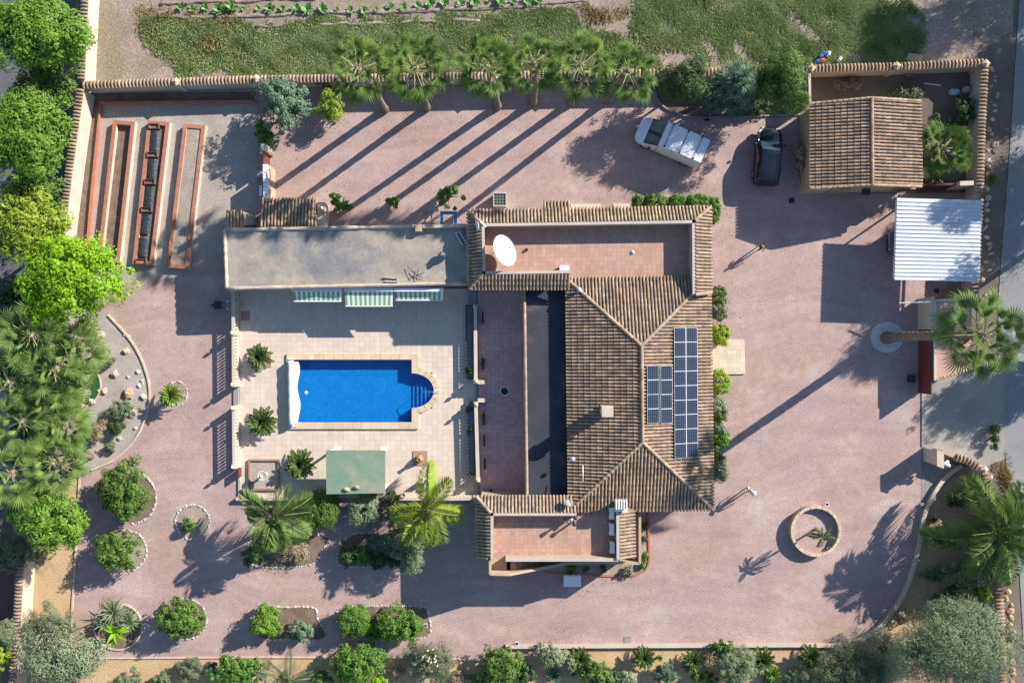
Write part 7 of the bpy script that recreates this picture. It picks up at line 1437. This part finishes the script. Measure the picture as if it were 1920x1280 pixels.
# ---------------------------------------------------------------- planting beds edged with white stones
EM = [m.mesh('edging', whiterock) for m in RK]
def stone_bed(label, outline, soilm, closed=True, frac=(0, 1), kerb=False, smooth=5):
    line = smooth_line(PL(outline), smooth, True) if smooth else PL(outline); c = sum(line, Vector()) / len(line); t = thing('planting_bed', label, 'flower bed', (c.x, c.y, 0))
    sheet('bed_soil', [(p.x, p.y, .012) for p in line], soilm, parent=t)
    if kerb: strip('bed_kerb', line, .1, -.03, .1, kerbm, t, True); return t
    pts = resample(line, .12, True); n = len(pts); pts = pts[int(n * frac[0]):int(n * frac[1])]; mbv, mbf, o = [], [], 0
    for p in pts:
        src = random.choice(RK); s = random.uniform(.09, .24); a = random.uniform(0, 6.28); ca, sa = math.cos(a) * s, math.sin(a) * s; v = np.array(src.v); x = v[:, 0] * ca - v[:, 1] * sa + p.x + random.uniform(-.03, .03); y = v[:, 0] * sa + v[:, 1] * ca + p.y + random.uniform(-.03, .03)
        mbv.append(np.c_[x, y, v[:, 2] * s - .02]); mbf += [tuple(i + o for i in f) for f in src.f]; o += len(v)
    me = bpy.data.meshes.new('edging_stones'); me.from_pydata(np.concatenate(mbv).tolist(), [], mbf); me.materials.append(whiterock); e = obj_np('edging_stones', me, t); e['kind'] = 'stuff'; return t
def ell(cx, cy, rx, ry, n=14, ph=0): return [(cx + rx * math.cos(2 * math.pi * k / n + ph), cy + ry * math.sin(2 * math.pi * k / n + ph)) for k in range(n)]
stone_bed('white stone ring around the bright cycad', ell(332, 738, 19, 23), palebedsoil)
stone_bed('white stone ring around the largest round dark shrub', ell(247, 933, 46, 48), bedsoil)
stone_bed('large white stone ring around a tiny shrub', ell(361, 978, 32, 32), palebedsoil)
stone_bed('white stone ring around the round dark shrub on the left side', ell(238, 1032, 37, 38), palebedsoil)
stone_bed('white stone ring around the round shrub near the bottom kerb', ell(347, 1160, 40, 38), bedsoil)
stone_bed('smooth kerbed ring holding banana and grassy yuccas', ell(222, 1174, 45, 43), bedsoil, kerb=True)
stone_bed('white-edged planting bed under the green feather palm', [(468, 1015), (480, 1003), (540, 1002), (600, 1001), (618, 1010), (606, 1030), (592, 1052), (565, 1061), (500, 1063), (468, 1055), (463, 1035)], bedsoil)
stone_bed('white-edged planting bed under the conifer and yuccas', [(632, 1048), (640, 1022), (662, 1000), (720, 1000), (775, 1003), (792, 1025), (780, 1056), (710, 1060), (645, 1060)], bedsoil)
stone_bed('white-edged bed with yellow-green and grey bushes', [(478, 1150), (492, 1138), (540, 1138), (588, 1139), (596, 1160), (611, 1184), (603, 1198), (540, 1198), (490, 1196), (478, 1175)], bedsoil)
stone_bed('white-edged bed holding four green bushes near the bottom', [(632, 1152), (642, 1138), (700, 1136), (790, 1137), (802, 1148), (804, 1190), (760, 1197), (690, 1196), (642, 1190)], bedsoil)
# brick-edged bed round the lower terrace
t = thing('planting_bed', 'narrow brick-edged flower bed round the lower right corner of the house', 'flower bed', P(1200, 1070, 0)); line = smooth_line(PL([(1214, 958), (1217, 1030), (1215, 1060), (1200, 1074), (1170, 1079), (1090, 1076), (1020, 1072)]), 5)
inner = PL([(1012, 1050), (1130, 1048), (1190, 1048), (1190, 958)]); sheet('bed_soil', [(p.x, p.y, .014) for p in line + inner], palebedsoil, parent=t)
for p, q in zip(resample(line, .24)[:-1], resample(line, .24)[1:]): mb = MB(); mb.wall(p.lerp(q, .04), p.lerp(q, .96), .13, -.02, .09); mb.build('edging_brick', brickkerb, t)
for px, py, r_, m_, l in ((1207, 985, 9, L_dark, 'dark low plant at the top of the brick-edged corner bed'), (1208, 1012, 7, L_olive, 'olive plant in the right arm of the brick-edged bed'), (1207, 1040, 9, L_mid, 'green plant near the corner of the brick-edged bed'), (1203, 1060, 8, L_fresh, 'fresh green plant at the corner of the brick-edged bed'), (1180, 1070, 11, L_olive, 'olive tuft at the lower right of the brick-edged bed'), (1130, 1066, 9, L_dark, 'dark plant in the shaded lower arm of the brick-edged bed'), (1070, 1066, 9, L_mid, 'green plant at the left of the shaded lower brick bed'), (1100, 1068, 7, L_dark, 'small plant between others in the shaded brick bed')):
    plant('shrub', l, 'plant', px, py, .3, r_, r_, .28, m_, 'small', trunk=.03)
# fallen leaves round the shrubs
rl = np.random.default_rng(77); cs = [(o.location.x, o.location.y) for o in COL.objects if o.parent is None and o.name.split('.')[0] in ('shrub', 'tree', 'fan_palm', 'feather_palm', 'cycad')]
cs = np.array([c for c in cs if -31 < c[0] < 29 and -22 < c[1] < 17.5]); own = rl.integers(0, len(cs), 5200); pp = cs[own] + rl.normal(0, 1.15, (5200, 2)) - np.array([.3, .2])
yp = yard_pts; keep = in_poly(pp[:, 0], pp[:, 1], yp) & ~in_poly(pp[:, 0], pp[:, 1], PL([(420, 423), (880, 423), (880, 388), (1337, 388), (1337, 1080), (880, 1080), (880, 940), (444, 940)])); pp = pp[keep]
c3_ = np.c_[pp, np.full(len(pp), .02)]; V, F = leaves_mesh('f', c3_, rl.normal(0, .3, (len(pp), 3)) + np.array([0, 0, 1]), rl.normal(size=(len(pp), 3)), np.full(len(pp), .1), np.full(len(pp), .05), L_dry, rl)
tag(obj_np('leaf_litter', mesh_np('leaf_litter', V, [F], [leaf('fallen_leaf', (.13, .085, .05), (.26, .18, .1), .05)])), 'brown fallen leaves scattered on the gravel round the planting', 'leaf litter', kind='stuff')
# ---------------------------------------------------------------- trees across the road, mostly outside the frame: they shade the road
for i, (x, y, zc, rx, ry, rz, dn, l) in enumerate(((38.6, 28.6, 7.0, 3.3, 3.2, 2.6, .9, 'large roadside tree beyond the upper right corner of the field'), (44.5, 31.5, 6.0, 3.4, 3.6, 3.0, 1, 'roadside tree across the road, highest of the row'),
    (44.2, 24.0, 6.0, 3.2, 4.2, 3.0, 1, 'large roadside tree across the road, level with the storage yard'), (43.8, 15.5, 6.0, 3.2, 4.0, 3.0, 1, 'large roadside tree across the road, level with the carport'), (37.9, 14.2, 7.2, 1.9, 2.2, 1.5, .5, 'slender roadside tree behind the carport'),
    (39.5, 8.6, 8.0, 2.5, 2.6, 2.2, 1, 'tall tree added opposite the store to shade the carport roof'), (41.5, 2.4, 6.0, 2.6, 2.2, 1.8, .75, 'roadside tree across the road, level with the entrance'), (44.5, 3.0, 6.0, 2.6, 2.4, 2.0, .8, 'roadside tree behind the one level with the entrance'), (47.5, -7.5, 5.5, 2.6, 2.6, 2.4, .8, 'lowest roadside tree across the road'), (39.8, -9.6, 5.4, 2.9, 2.9, 2.0, 1.0, 'unseen tree added to shade the border at the lower right'))):  # tree opposite the store and the last one are added only for shade
    s = FOC / (CAM_H - zc); plant('tree', l, 'tree', 0, 0, zc, rx * s, ry * s, rz, L_dark, 'broad', 'trees across the road', wpos=(x, y, zc), seed=200 + i, trunk=.25, dens=dn)
